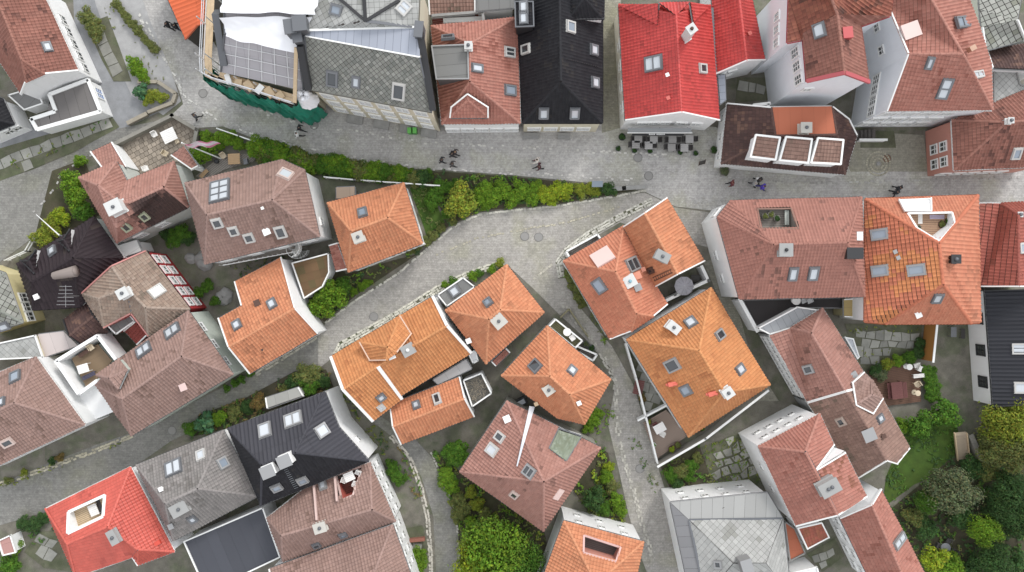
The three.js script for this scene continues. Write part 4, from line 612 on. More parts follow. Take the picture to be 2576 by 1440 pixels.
// brown house with the red facade
{
  const h = house(TH, 'weathered brown tiled house with a red and white timber facade', { t: TILE.worn, w: REDW, trim: mat('pinkFascia', [0.45, 0.19, 0.17], 0.6), gut: M.black, p: [[280, 669, 6.2], [366, 631, 4.6], [477, 778, 4.6], [373, 846, 4.6], [366, 774, 6.6], [318, 726, 6.4], [247, 752, 5.8], [205, 738, 4.6], [262, 826, 4.6], [330, 790, 5.2], [280, 690, 6.0]], f: ['01245a'.replace('a', ''), '234', '45693'.replace('45693', '34569'.slice(0, 0) + '345' + '9'), '5689'.replace('5689', '5698').replace('5698', '5689'), '678', '0567'],
    tf: { 3: { ...TILE.worn, moss: 0.6 } }, sky: [[0, 394, 733, 0.75, 1.1, 'b', { frame: mat('paleFr3', [0.5, 0.49, 0.46]) }]], chim: [[0, 318, 738, 0.8, 0.7, 0.8, 'w', 0.5]], win: [['1_2', 5, [3.2, 1.5], 0.75, 1.0, 0.02, 0.98]] });
  house('flat_roof_annex', 'grey flat roofed porch tucked below the weathered brown roof', { t: TILE.lead, w: REDW, p: [[271, 820, 3.6], [323, 787, 3.6], [341, 808, 3.6], [293, 842, 3.6]], f: ['0123'], allBarge: true }, 'annex');
  house('lean_to', 'small dark red tiled lean-to below the weathered brown roof', { t: { ...TILE.rust, c: [[0.22, 0.045, 0.035], [0.2, 0.04, 0.03]], moss: 0 }, w: REDW, p: [[312, 832, 3], [341, 809, 3.5], [371, 844, 3.5], [346, 868, 3]], f: ['0123'] }, 'lean-to');
}
house(TH, 'small dark brown ridged roof between yellow house and white roof terrace', { t: TILE.darkBrown, w: WP, p: [[160, 806, 3.2], [220, 759, 3.2], [237, 794, 4.4], [277, 832, 3.2], [208, 870, 3.2], [173, 846, 4.4]], f: ['0125', '2345'], trim: M.black });
// house E and its roof terrace
{
  const h = house(TH, 'long brown tiled house with paired roof windows and mint green end wall', { t: TILE.brown, w: MINT, p: [[301, 903, 5], [473, 783, 5], [585, 942, 5], [330, 1096, 5], [241, 969, 5], [306, 1004, 7.4], [456, 897, 7.6]], f: ['01654'.replace('4', ''), '126', '2356', '345', '405'], tf: {},
    sky: [[0, 434, 834, 1.25, 0.9, 'w', { nx: 2 }], [0, 363, 882, 1.25, 0.9, 'w', { nx: 2 }]], vent: [[2, 463, 973, mat('ventPink', [0.6, 0.45, 0.42]), 0.4, 0.3]], win: [['1_2', 3, [4.2], 0.8, 0.9, 0.1, 0.95]] });
  dormer(h, { t: TILE.brown, w: MINT, base: 4.6, trim: null, p: [[243, 944, 6.0], [299, 903, 6.0], [321, 930, 7.0], [299, 979, 7.3], [275, 952, 7.3]], f: ['014', '1234'.replace('1234', '124'), '234', '034'] });
}
{
  const pos = W(190, 930, 0), g = house('roof_terrace', 'white walled roof terrace with brown floor beside the long brown house', { t: { ...TILE.terracotta, c: [[0.2, 0.14, 0.085]] }, w: MINT, p: [[180, 902, 3.2], [246, 866, 3.2], [282, 908, 3.2], [243, 955, 3.2], [218, 978, 3.2]], f: ['01234'], trim: null, gut: null, over: 0.02 }, 'terrace').g;
  const O = g.position, par = (a, b, h0, h1) => { const w = new GB(), A = W(a[0], a[1], h1), B = W(b[0], b[1], h1); w.beam(A.clone().setY((h0 + h1) / 2), B.clone().setY((h0 + h1) / 2), 0.28, h1 - h0); w.mesh('parapet', WP, g, O); };
  par([140, 909], [244, 845], 2, 4.4); par([244, 845], [290, 905], 2, 4.4); par([140, 909], [196, 992], 0, 4.4); par([196, 992], [243, 958], 0, 4.2);
  const w = new GB(), q = [[96, 906], [140, 908], [198, 995], [245, 975], [284, 1037], [214, 1066]].map(([x, y]) => W(x, y, 2.6)); for (let i = 1; i + 1 < q.length; i++) w.tri(q[0], q[i], q[i + 1]); w.mesh('white_flat_roof', WP, g, O);
  void pos;
}
house(TH, 'dull brown tiled hipped house cut by the left edge below the white terrace', { t: TILE.brown, w: WH, trim: M.white, p: [[-70, 966, 5], [90, 899, 5], [213, 1069, 5], [-70, 1202, 5], [-70, 1066, 7.4], [35, 1014, 7.5]], f: ['0154', '125', '2345'], gut: M.white, noWall: ['0_4', '3_4'], sky: [[0, 38, 949, 0.8, 0.95, 'b'], [2, 18, 1112, 0.85, 0.6, 'd', { frame: mats.paleFr }], [0, 3, 1015, 0.6, 0.7, 'w']] });
house('flat_roof_annex', 'grey stained flat roof at the left edge below the yellow house', { t: TILE.paleSlate, tileName: 'roof_slates', w: YEL, p: [[-70, 878, 3.4], [90, 843, 3.4], [110, 900, 3.4], [-70, 908, 3.4]], f: ['0123'], allBarge: true }, 'annex');
house('flat_roof_annex', 'pinkish metal flat roof beside the yellow shuttered wall', { t: TILE.pale, w: YEL, p: [[95, 842, 3], [160, 834, 3], [196, 870, 3], [112, 899, 3]], f: ['0123'] }, 'annex');

// ---------------- centre
house(TH, 'orange pyramid roof house with speckled square chimney in the centre', { t: TILE.orange, w: WH, p: [[1275, 667, 4.6], [1368, 786, 4.6], [1223, 915, 4.6], [1121, 781, 4.6], [1258, 780, 7], [1230, 803, 7]], f: ['0145'.replace('0145', '0453'), '014', '1254', '235'], chim: [[2, 1255, 808, 0.95, 0.95, 0.5, 'c', 0.7]], sky: [[0, 1229, 763, 0.55, 0.65, 'b']], vent: [[3, 1180, 857, M.white, 0.3]] });
house('lean_to', 'tiny brown roofed bay on the corner of the orange pyramid roof house', { t: TILE.brick, w: WH, p: [[1236, 911, 2.6], [1273, 876, 2.6], [1283, 886, 2.4], [1246, 921, 2.4]], f: ['0123'] }, 'bay');
{
  const h = house(TH, 'long bright orange house with hipped front dormer along the lane', { tw: 0.24, t: TILE.amber, w: WP, p: [[832, 899, 4.5], [1090, 746, 4.5], [1126, 819, 7], [1186, 887, 4.6], [1005, 997, 4.6], [951, 922, 7], [1012, 1003, 4.4], [937, 1060, 4.4], [862, 981, 7]], f: ['01258', '2345', '5678'], tf: {},
    chim: [[1, 1028, 880, 0.85, 0.8, 0.7, 'g', 0.5, { pot: M.white }]], sky: [[2, 958, 999, 0.55, 0.55, 'w', { frame: M.frame }], [2, 958, 1024, 0.4, 0.45, 'w', { frame: M.white }]], vent: [[0, 987, 896, M.white, 0.4, 0.3]], win: [['0_1', 8, [2.4], 0.8, 1.1]] });
  dormer(h, { t: TILE.amber, w: WH, trim: mat('amberTrim', [0.6, 0.42, 0.32], 0.7), gut: null, base: 4.2, p: [[904, 862, 5.9], [1007, 794, 5.9], [1036, 840, 6.3], [999, 888, 7.5], [972, 907, 7.5], [930, 908, 6.3], [975, 874, 7.7]], f: ['016', '1236', '0645', '364'.replace('364', '346')], win: [['0_1', 3, 4.9, 0.7, 0.6]] });
}
house(TH, 'small orange ridged house behind the long orange house', { t: TILE.orange, w: WP, p: [[980, 1019, 3.2], [1157, 949, 3.2], [1170, 1003, 4.6], [1194, 1047, 3.2], [1008, 1118, 3.2], [987, 1074, 4.6]], f: ['0125', '2345'], tf: { 1: { ...TILE.orange, moss: 0.35 } }, sky: [[0, 1048, 1021, 0.5, 0.6, 'w'], [0, 1100, 1006, 0.5, 0.9, 'd', { frame: M.white }]] });  // added moss flecks put shade into the south slope's colour
house('flat_roof_annex', 'pale grey flat roof strip between the long and the small orange houses', { t: TILE.pale, w: WP, p: [[1090, 956, 3], [1172, 905, 3], [1186, 928, 3], [1102, 968, 3]], f: ['0123'], tf: { 0: { ...TILE.pale, c: [[0.4, 0.39, 0.38]] } } }, 'annex');
house('flat_roof_annex', 'small grey flat roof with white coping at the top of the long orange house', { t: TILE.lead, w: WP, p: [[1100, 742, 3], [1165, 698, 3], [1196, 722, 3], [1124, 772, 3]], f: ['0123'], allBarge: true, sky: [[0, 1143, 733, 0.7, 0.7, 'w']] }, 'annex');
{
  const h = house(TH, 'orange hipped house with white railed balcony on the path corner', { t: TILE.orange, w: WH, p: [[1377, 821, 4.4], [1536, 955, 4.4], [1470, 1067, 4.4], [1403, 1052, 4.6], [1262, 945, 4.4], [1384, 947, 6.9], [1433, 992, 6.9]], f: ['054', '0165', '126', '45623'], tf: {},
    chim: [[3, 1380, 980, 0.75, 0.7, 0.5, 'c', 0.6]], sky: [[0, 1348, 923, 0.8, 0.95, 'd'], [1, 1437, 934, 0.6, 0.7, 'w']], vent: [[2, 1455, 1013, M.white, 0.25], [3, 1350, 1013, M.pine, 0.22]] });
  void h;
}
{
  const h = house(TH, 'large amber orange hipped house with five roof windows', { t: TILE.amber, w: WP, p: [[1789, 725, 4.8], [1937, 968, 4.8], [1732, 1099, 4.8], [1577, 855, 4.8], [1759, 882, 8], [1822, 987, 8]], f: ['043', '0154', '125', '2345'],
    chim: [[0, 1690, 823, 0.65, 1.0, 1.0, 'w', 0.9], [1, 1826, 986, 0.7, 0.7, 0.9, 'w', 0.6]], sky: [[0, 1739, 813, 0.75, 0.8, 'w'], [1, 1809, 844, 0.65, 0.85, 'd', { frame: M.gutter }], [1, 1860, 931, 0.65, 0.85, 'w'], [3, 1693, 918, 0.9, 1.1, 'd', { frame: M.gutter }], [3, 1727, 981, 0.75, 0.8, 'b']] });
  for (const [x, y, a] of [[1690, 966, 0.2], [1791, 990, 0.3]]) { const b = onFace(h.frames[3], x, y), c = new GB(); c.abox(b.x, b.y + 0.2, b.z, 0.7, 0.4, 0.35, a); c.tube(new V3(b.x - 0.5, b.y + 0.1, b.z + 0.1), new V3(b.x + 0.4, b.y + 0.45, b.z), 0.12, 0.12, 7); c.mesh('roof_vent', mat('coral', [0.6, 0.13, 0.09], 0.5), h.g, h.g.position); }
}
{
  const h = house(TH, 'orange gabled house on the street corner with roof ladder', { t: TILE.orange, w: WH, p: [[1621, 535, 7.2], [1676, 498, 4.6], [1772, 658, 4.6], [1706, 691, 7.2], [1651, 721, 4.9], [1569, 569, 4.9]], f: ['0123', '0345'], tf: {}, chim: [[1, 1664, 646, 0.7, 1.1, 0.6, 'g', 1.1]], sky: [[1, 1640, 680, 0.35, 0.45, 'd', { frame: M.darkWood }]] });
  const fr = h.frames[1], ld = new GB(); for (let k = 0; k < 9; k++) { const a = onFace(fr, 1646 + k * 5.2, 697 - k * 2.4).addScaledVector(fr.n, 0.1), b = onFace(fr, 1649 + k * 5.2, 705 - k * 2.4).addScaledVector(fr.n, 0.1); ld.beam(a, b, 0.05, 0.05); } ld.beam(onFace(fr, 1644, 698).addScaledVector(fr.n, 0.1), onFace(fr, 1690, 677).addScaledVector(fr.n, 0.1), 0.05, 0.05); ld.beam(onFace(fr, 1648, 706).addScaledVector(fr.n, 0.1), onFace(fr, 1694, 685).addScaledVector(fr.n, 0.1), 0.05, 0.05); ld.mesh('roof_ladder', M.darkWood, h.g, h.g.position);
}
{
  const h = house(TH, 'orange hipped house with big white roof hatch joined to the gabled corner house', { t: TILE.coral, w: WH, p: [[1418, 657, 4.6], [1569, 569, 4.6], [1651, 721, 4.8], [1679, 767, 4.8], [1644, 796, 5.4], [1588, 834, 5.2], [1535, 854, 4.6], [1549, 684, 7.3], [1601, 789, 7.0]], f: ['017', '123487', '458', '56078'], tf: {},
    sky: [[1, 1589, 667, 1.0, 1.25, 'd', { ny: 2, frame: M.gutter }], [3, 1510, 718, 1.1, 0.9, 'b']], chim: [[1, 1583, 708, 0.85, 0.85, 0.5, 'w', 0.5, { pot: mat('bluePot', [0.2, 0.36, 0.42], 0.5) }]], vent: [[1, 1600, 695, mat('salmonV', [0.6, 0.25, 0.17]), 0.4, 0.2], [1, 1616, 679, mats.salmonV, 0.25, 0.2], [1, 1602, 724, M.gutter, 0.4, 0.3]] });
  const fr = h.frames[0], b = onFace(fr, 1517, 649).addScaledVector(fr.n, 0.12), c = new GB(); c.box(b, fr.u, fr.v, fr.n, 0.85, 0.8, 0.12); c.mesh('roof_hatch', mats.hatch ?? mat('hatch', [0.66, 0.5, 0.46], 0.6), h.g, h.g.position);
}
// brown house with tarped terrace
{
  const h = house(TH, 'brown pyramid roof house with white flashing wedge and green tarped roof terrace', { t: TILE.salmon, w: plasterM([0.3, 0.29, 0.25]), p: [[1275, 1010, 4.6], [1510, 1127, 4.6], [1367, 1336, 4.6], [1157, 1187, 4.6], [1368, 1212, 8.4]], f: ['034', '014', '124', '234'], tf: {},
    rec: [[1, [[1381, 1128], [1405, 1078], [1463, 1097], [1424, 1161]], 0.8, { deck: null, base: mat('tarpGreen', [0.16, 0.18, 0.14], 0.6), rim: M.frame, rw: 0.1 }]],
    sky: [[0, 1258, 1101, 0.6, 0.75, 'd', { frame: M.white }], [0, 1239, 1133, 0.75, 0.9, 'w', { frame: M.white }], [3, 1295, 1243, 0.55, 0.6, 'd', { frame: mats.paleFr }], [0, 1332, 1188, 0.75, 0.9, 'd', { ny: 2, frame: M.gutter }]], vent: [[0, 1276, 1054, M.white, 0.4, 0.2]] });
  const b = onFace(h.frames[2], 1403, 1243), c = new GB(), f2 = h.frames[2]; c.box(b.addScaledVector(f2.n, 0.08), f2.u, f2.v, f2.n, 0.5, 0.45, 0.08); c.mesh('roof_hatch', mats.hatch, h.g, h.g.position);
  const fl = new GB(), low = (x, y) => { const p = onFace(h.frames[0], x, y), q = onFace(h.frames[1], x, y); return (p.y < q.y ? p : q).addScaledVector(UP, 0.3); }, NW = 8; for (let k = 0; k < NW; k++) { const t0 = k / NW, t1 = (k + 1) / NW, L = (t) => low(1332 - 33 * t, 1021 + 151 * t), R = (t) => low(1345 - 43 * t, 1023 + 149 * t), A = L(t0), B = R(t0), C = R(t1), D = L(t1); fl.quad(A, D, C, B); fl.quad(A, D, D.clone().addScaledVector(UP, -0.5), A.clone().addScaledVector(UP, -0.5)); fl.quad(B, C, C.clone().addScaledVector(UP, -0.5), B.clone().addScaledVector(UP, -0.5)); } fl.mesh('flashing_wedge', mat('flashW', [0.6, 0.62, 0.65], 0.5), h.g, h.g.position);
  // slack green tarpaulin in the terrace
  const gb = new GB(), Q = [[1383, 1128], [1405, 1081], [1460, 1099], [1424, 1158]].map((q) => onFace(h.frames[1], ...q)), n = 22; for (let j = 0; j <= n; j++) for (let i = 0; i <= n; i++) { const p = Q[0].clone().lerp(Q[1], i / n).lerp(Q[3].clone().lerp(Q[2], i / n), j / n), e = Math.min(i, n - i, j, n - j) / n; p.y += 0.3 + 0.5 * (fbm(i * 0.22, j * 0.45 + i * 0.2, 71, 3) - 0.5) * Math.min(1, 0.3 + e * 5); gb.v(p); } for (let j = 0; j < n; j++) for (let i = 0; i < n; i++) { const k = j * (n + 1) + i; gb.i.push(k, k + 1, k + n + 2, k, k + n + 2, k + n + 1); }
  single(gb, 'tarpaulin', 'crumpled grey green tarpaulin covering a roof terrace on the brown house', 'tarpaulin', mat('tarpG', [0.17, 0.2, 0.145], 0.45, { side: THREE.DoubleSide }), W(1420, 1120, 0));
}
// orange house at the bottom with white window wall
{
  const h = house(TH, 'orange hipped house with sunken grey roof terrace at the bottom edge', { t: TILE.orange, w: WH, wo: { flat: true }, p: [[1419, 1312, 5.6], [1619, 1364, 5.6], [1590, 1500, 5.6], [1350, 1500, 5.6], [1500, 1470, 8.4]], f: ['014', '124', '234', '034'],
    rec: [[0, [[1469, 1347], [1561, 1377], [1549, 1413], [1468, 1390]], 0.7, { deck: mat('slateDeck', [0.13, 0.115, 0.11], 0.8, { map: grainTint }), wall: PINK, rim: mat('pinkRim', [0.55, 0.36, 0.33], 0.7) }]],
    win: [['0_1', 3, [4.1, 2.0], 0.6, 0.7, 0.05, 0.95]] });
  void h;
}
// ---------------- right
{
  const h = house(TH, 'large brown hipped house with plant filled roof terrace and white street wall', { t: { ...TILE.salmon, c: [[0.32, 0.148, 0.115], [0.295, 0.133, 0.102]], moss: 0.1 }, w: WP, p: [[1805, 547, 6.7], [1837, 506, 6.7], [2167, 497, 6.7], [2175, 746, 6.7], [1861, 752, 6.7], [1947, 616, 9.6], [2132, 611, 9.6]], f: ['015', '1265', '236', '3456', '405'], tf: {},
    rec: [[1, [[1905, 526], [1990, 525], [2008, 576], [1914, 575]], 0.5, { rim: mat('brR', [0.22, 0.13, 0.1]), rw: 0.12, deck: M.greyDeck, wall: M.greyDeck }]],
    chim: [[3, 1972, 630, 0.95, 0.9, 0.6, 'g', 0, { pot: M.black }]], sky: [[3, 1995, 688, 0.6, 1.1, 'w'], [3, 2046, 687, 0.65, 1.1, 'w']], win: [['0_4', 2, [2.2], 0.7, 0.9, 0.3, 0.9], ['0_1', 1, [3.6], 0.8, 1.1]] });
  const O = h.g.position; for (const [x, y, w, d, m, hh] of [[2158, 595, 0.5, 0.7, M.white, 0.5], [2144, 638, 1.3, 0.9, M.black, 0.7]]) { const b = onFace(h.frames[2], x, y), c = new GB(); c.abox(b.x, b.y + hh / 2 - 0.2, b.z, w, hh + 0.4, d, 0); c.mesh('roof_box', m, h.g, O); }
}
{
  const h = house(TH, 'big orange red house with patched tile colours and deck terrace cut into roof', { t: { ...TILE.fox, cw: 0.33, rh: 0.33, gap: 0.045, v: 0.09, moss: 0, patch: true, c: [[0.47, 0.155, 0.085], [0.52, 0.2, 0.08], [0.44, 0.142, 0.078]] }, single: true, w: WP, gut: mat('orGut', [0.5, 0.16, 0.08], 0.6), p: [[2178, 501, 6], [2461, 492, 6], [2467, 812, 6], [2444, 814, 6], [2228, 815, 6], [2176, 810, 6], [2363, 613, 9.4], [2373, 716, 9.4]], f: ['06745'.replace('06745', '06745'), '016', '12376', '347'], rr: 0.15, tf: { 1: TILE.coral, 2: { ...TILE.coral, cw: 0.33 }, 3: TILE.coral }, noTrim: [],
    rec: [[1, [[2283, 537], [2394, 535], [2402, 562], [2362, 608], [2306, 574]], 0.55, { rim: M.white, deck: mat('tanDeck', [0.4, 0.25, 0.16], 0.8, { map: grainTint }), wall: WP }]],
    sky: [[0, 2213, 590, 0.75, 1.2, 'b', { frame: M.gutter }], [0, 2216, 681, 0.75, 1.2, 'b', { frame: M.gutter }], [0, 2308, 679, 0.75, 1.2, 'b', { frame: M.gutter }], [3, 2358, 748, 0.65, 0.9, 'w']],
    chim: [[2, 2393, 653, 0.65, 0.6, 0.8, 'k']], vent: [[0, 2250, 634, M.gutter, 0.22, 0.25], [0, 2258, 649, M.gutter, 0.22, 0.25], [3, 2308, 791, M.white, 0.35, 0.2]] });
  dormer(h, { t: { ...TILE.pale, c: [[0.76, 0.76, 0.75]] }, w: WP, base: 5.5, allBarge: true, p: [[2260, 503, 6.5], [2342, 499, 6.5], [2343, 532, 7.2], [2275, 532, 7.2]], f: ['0123'] });
}
house(TH, 'brick red tiled house at the right edge next to the big orange roof', { t: { ...TILE.brick, c: [[0.3, 0.085, 0.06], [0.27, 0.075, 0.055]], rh: 0.42, gap: 0.045 }, w: WP, p: [[2466, 512, 5.6], [2520, 512, 5.6], [2563, 541, 7.6], [2563, 722, 7.6], [2468, 722, 5.6], [2600, 508, 5.8], [2640, 722, 5.6], [2640, 510, 5.6]], f: ['01234', '152', '25763'], gut: M.white, sky: [[2, 2570, 625, 0.7, 0.8, 'b', { frame: M.white }]], chim: [[0, 2560, 541, 0.3, 0.3, 0.4, 'w']] });
{
  const h = house('metal_roof_house', 'white house with black ribbed metal roof at the right edge', { t: { ...TILE.corr, c: [[0.035, 0.036, 0.042]], rh: 8 }, w: WP, trim: M.black, gut: M.black, p: [[2478, 731, 3.4], [2640, 727, 5.4], [2640, 1016, 5.4], [2499, 1024, 3.4]], f: ['0123'], win: [['0_3', 3, [1.9], 0.9, 1.3, 0.1, 0.95]], wo: { frame: M.black }, sky: [[0, 2566, 878, 0.8, 1.0, 'w', { frame: M.white }], [0, 2572, 976, 0.8, 1.0, 'w', { frame: M.white }]] });
  void h;
}
// long row at the lower right
{
  const h = house(TH, 'salmon ridged row house with white windowed side above the flagged yard', { t: TILE.salmon, w: wallM([0.36, 0.37, 0.37]), trim: M.white, gut: M.white, p: [[1937, 844, 4.2], [1990, 826, 4.4], [2070, 777, 4.4], [2172, 937, 4.2], [2197, 966, 4.2], [2127, 984, 6.6], [2032, 1012, 4.2], [2042, 839, 6.5]], f: ['01756', '127', '23457'], sky: [[0, 2036, 928, 0.6, 0.7, 'd', { frame: M.gutter }]], win: [['0_6', 7, [2.7, 1.2], 0.75, 1.0, 0.03, 0.97]] });
  void h;
  const k = house(TH, 'dull brown ridged row house with gabled dormer toward the garden', { t: TILE.umber, w: wallM([0.36, 0.37, 0.37]), trim: M.white, gut: M.white, p: [[2032, 1012, 4.2], [2127, 984, 6.6], [2199, 966, 4.2], [2288, 1128, 4.2], [2256, 1168, 4.6], [2230, 1160, 6.4], [2157, 1204, 4.2]], f: ['0156', '12345'], tf: { 1: { ...TILE.umber, moss: 0 } }, sky: [[0, 2117, 1060, 0.6, 0.55, 'd', { frame: mat('paleFr2', [0.35, 0.28, 0.24]) }], [1, 2209, 1055, 0.5, 0.75, 'w']], vent: [[0, 2182, 1092, M.gutter, 0.7, 0.5], [1, 2214, 1097, M.darkWood, 0.25]] });
  dormer(k, { t: TILE.brown, w: WP, trim: M.white, base: 4.2, p: [[2143, 962, 6.1], [2172, 936, 5.2], [2194, 957, 5.2], [2221, 1003, 5.2], [2196, 1042, 5.7], [2152, 1020, 6.5], [2193, 994, 6.4]], f: ['01265', '236', '3456'] });
  const s = onFace(h.frames[2], 2148, 947), c = new GB(); c.abox(s.x, s.y + 0.1, s.z, 0.6, 0.3, 0.8, 0.5); c.mesh('roof_box', M.gutter, h.g, h.g.position);
  const bay = house('glass_bay', 'small glazed bay with white frame on the garden side of the salmon row house', { t: { ...TILE.sheet, c: [[0.45, 0.47, 0.5]] }, w: WP, p: [[2124, 848, 2.6], [2146, 852, 2.3], [2161, 898, 2.3], [2156, 904, 2.6]], f: ['0123'], allBarge: true }, 'bay'); void bay;
}
house('flat_roof_annex', 'grey metal flat roof at the head of the salmon row house', { t: TILE.sheet, w: WP, tf: { 0: { ...TILE.sheet, c: [[0.27, 0.28, 0.29]] } }, p: [[1905, 826, 4], [2005, 772, 4], [2060, 780, 4], [1988, 826, 4], [1936, 842, 4]], f: ['01234'], allBarge: true }, 'annex');
{
  const h = house(TH, 'white house with brick red hipped roof and broad concrete chimney at lower right', { t: TILE.brick, w: WP, p: [[1908, 1124, 7], [2062, 1042, 7], [2098, 1120, 6.8], [2052, 1182, 8.4], [2125, 1138, 7.2], [2180, 1250, 6.6], [2150, 1268, 7.0], [2107, 1297, 8.6], [2003, 1324, 6.8], [2026, 1137, 9.2]], f: ['019', '12397'.replace('12397', '1239'), '34567', '0978'.replace('0978', '0978'), '379'], tf: { 2: { ...TILE.brick, moss: 0.5, mc: [0.16, 0.06, 0.03] } }, gut: M.white, win: [['0_1', 4, [5.0, 2.8], 0.6, 0.7, 0.1, 0.9], ['0_8', 2, [3.6], 0.6, 0.8, 0.2, 0.8]], wo: { flat: true } });
  chimney(h.g, h.frames[3], 2078, 1222, 1.5, 1.0, 0.9, 'g', 0.5, { flues: 2 });
  const c = new GB(), a = W(2049, 1184, 8.3), b = W(2094, 1126, 6.6), d = W(2125, 1135, 8.0); c.tri(a, b, d); c.tri(a.clone().addScaledVector(UP, -0.05), d, b.clone().setY(5.5)); c.mesh('gable_cheek', WP, h.g, h.g.position);
}
{
  const h = house('slate_house', 'pale grey slate roofed white house at the bottom below the flagged yard', { t: TILE.paleSlate, tileName: 'roof_slates', w: WH, p: [[1687, 1265, 5.6], [1930, 1240, 5.6], [1969, 1305, 5.7], [1990, 1500, 5.7], [1738, 1500, 5.6], [1734, 1309, 6.0], [1845, 1417, 7.8], [1927, 1417, 7.8], [1775, 1500, 6.3]], f: ['0125', '5276', '273', '67348', '568', '0584'], trim: M.concrete, noRidge: true, tf: { 0: { ...TILE.lead, c: [[0.3, 0.3, 0.29]] }, 5: { ...TILE.lead, c: [[0.2, 0.2, 0.205]] } }, wo: { flat: true }, win: [['0_1', 4, [4.3, 2.2], 0.6, 0.7, 0.06, 0.94]], sky: [[4, 1808, 1420, 0.5, 0.5, 'd', { frame: M.gutter }]] });
  const b = onFace(h.frames[1], 1872, 1418), c = new GB(), w = new GB(); c.abox(b.x, b.y + 0.5, b.z, 0.9, 1.3, 1.3, 0.3); c.mesh('roof_dormer', M.gutter, h.g, h.g.position); w.abox(b.x + 0.02, b.y + 0.8, b.z + 0.66, 0.5, 0.4, 0.06, 0.3); w.mesh('dormer_window', GLASS.d, h.g, h.g.position);
}
house(TH, 'brick red tiled house with paired roof windows cut by the bottom edge at right', { t: TILE.brick, w: WP, trim: M.white, p: [[2113, 1302, 5], [2192, 1268, 7.2], [2215, 1230, 5.4], [2345, 1480, 5.4], [2285, 1480, 7.2], [2200, 1480, 5]], f: ['0145', '1234'], sky: [[1, 2262, 1362, 0.55, 1.9, 'w', { ny: 2, frame: M.gutter }]], win: [['0_5', 4, [3.2, 1.4], 0.7, 0.9]] });
house('lean_to', 'small moss stained red roof with white edges in the lower right courtyard', { t: { ...TILE.brick, c: [[0.3, 0.09, 0.06], [0.24, 0.1, 0.05]], moss: 0.5 }, w: WP, trim: M.white, allBarge: true, p: [[2005, 1328, 3.6], [2067, 1314, 3.6], [2086, 1352, 3.0], [2030, 1382, 3.0]], f: ['0123'] }, 'lean-to');
// ---------------- bottom left
{
  const h = house(TH, 'scarlet roofed house with white framed roof terrace at lower left', { t: TILE.scarlet, w: WP, p: [[114, 1281, 5], [328, 1176, 5], [438, 1388, 5], [346, 1422, 5], [333, 1402, 5.4], [190, 1452, 5.2], [168, 1369, 7.2], [270, 1326, 7.4], [346, 1383, 6.6]], f: ['0176', '1287', '238', '34' + '8', '56' + '784', '056'], tf: { 0: { ...TILE.scarlet, amp: 0.012 }, 4: { ...TILE.scarlet, amp: 0.012 } }, gut: M.white,
    rec: [[0, [[173, 1288], [264, 1246], [260, 1299], [171, 1342]], 0.7, { rim: M.white, rw: 0.24, deck: M.pine, wall: WP }]], chim: [[4, 291, 1348, 0.55, 1.1, 0.6, 'g', 0.5]] });
  const b = onFace(h.frames[1], 396, 1366), c = new GB(); c.abox(b.x, b.y + 0.1, b.z, 0.6, 0.3, 0.35, 0.5); c.mesh('roof_vent', mat('scar', [0.55, 0.07, 0.045], 0.5), h.g, h.g.position);
}
house(TH, 'grey tiled hipped house between the scarlet roof and the black roof', { t: TILE.grey, w: WP, p: [[343, 1171, 5.2], [561, 1084, 5.2], [650, 1248, 5.2], [436, 1360, 5.2], [416, 1267, 7.8], [496, 1230, 8]], f: ['0154', '125', '2345', '304'], tf: {}, sky: [[0, 437, 1178, 1.3, 1.2, 'w', { nx: 2 }], [0, 505, 1146, 0.65, 0.8, 'w', { frame: M.white }], [1, 559, 1166, 0.75, 0.7, 'b', { frame: M.gutter }], [2, 483, 1303, 0.5, 0.6, 'w']], chim: [[2, 455, 1278, 1.3, 0.9, 0.5, 'g', 0.5]], vent: [[0, 408, 1229, M.white, 0.25], [2, 433, 1321, M.gutter, 0.3]] });
{
  const h = house(TH, 'black ribbed roof house with white roof windows and white end wall', { t: TILE.corr, w: WH, trim: M.black, gut: M.gutter, wo: { flat: true }, p: [[574, 1079, 6.3], [817, 988, 6.3], [852, 1076, 6.3], [927, 1160, 6.3], [800, 1214, 6.3], [656, 1272, 6.3], [742, 1139, 9.2], [659, 1170, 9.2]], f: ['0167', '1236', '345' + '76', '057'], tf: { 2: TILE.black, 3: TILE.black }, sky: [[0, 667, 1085, 0.9, 1.2, 'w', { frame: M.gutter }], [0, 738, 1058, 1.35, 1.1, 'w', { nx: 2, frame: M.gutter }], [1, 810, 1084, 0.85, 0.95, 'w', { frame: M.gutter }], [2, 695, 1225, 0.7, 0.6, 'b', { frame: M.gutter }], [2, 760, 1207, 0.7, 0.6, 'b', { frame: M.gutter }]], win: [['2_3', 1, [3.6], 0.6, 0.7, 0.2, 0.8]] });
  for (const [x, y] of [[724, 1152], [682, 1178]]) { const b = onFace(h.frames[2], x, y), c = new GB(); c.abox(b.x, b.y + 0.35, b.z, 1.0, 0.9, 0.9, 0.4); const m = c.mesh('roof_dormer', M.white, h.g, h.g.position); const d = new GB(); d.abox(b.x - 0.1, b.y + 0.82, b.z + 0.15, 1.1, 0.06, 1.0, 0.4); d.mesh('dormer_roof', M.gutter, m, h.g.position); }
  const ld = new GB(), fr = h.frames[2]; for (let k = 0; k < 14; k++) ld.beam(onFace(fr, 706 + k * 2.6, 1168 + k * 4.6).addScaledVector(fr.n, 0.1), onFace(fr, 716 + k * 2.6, 1164 + k * 4.6).addScaledVector(fr.n, 0.1), 0.05, 0.05); ld.mesh('roof_ladder', M.lead, h.g, h.g.position);
}
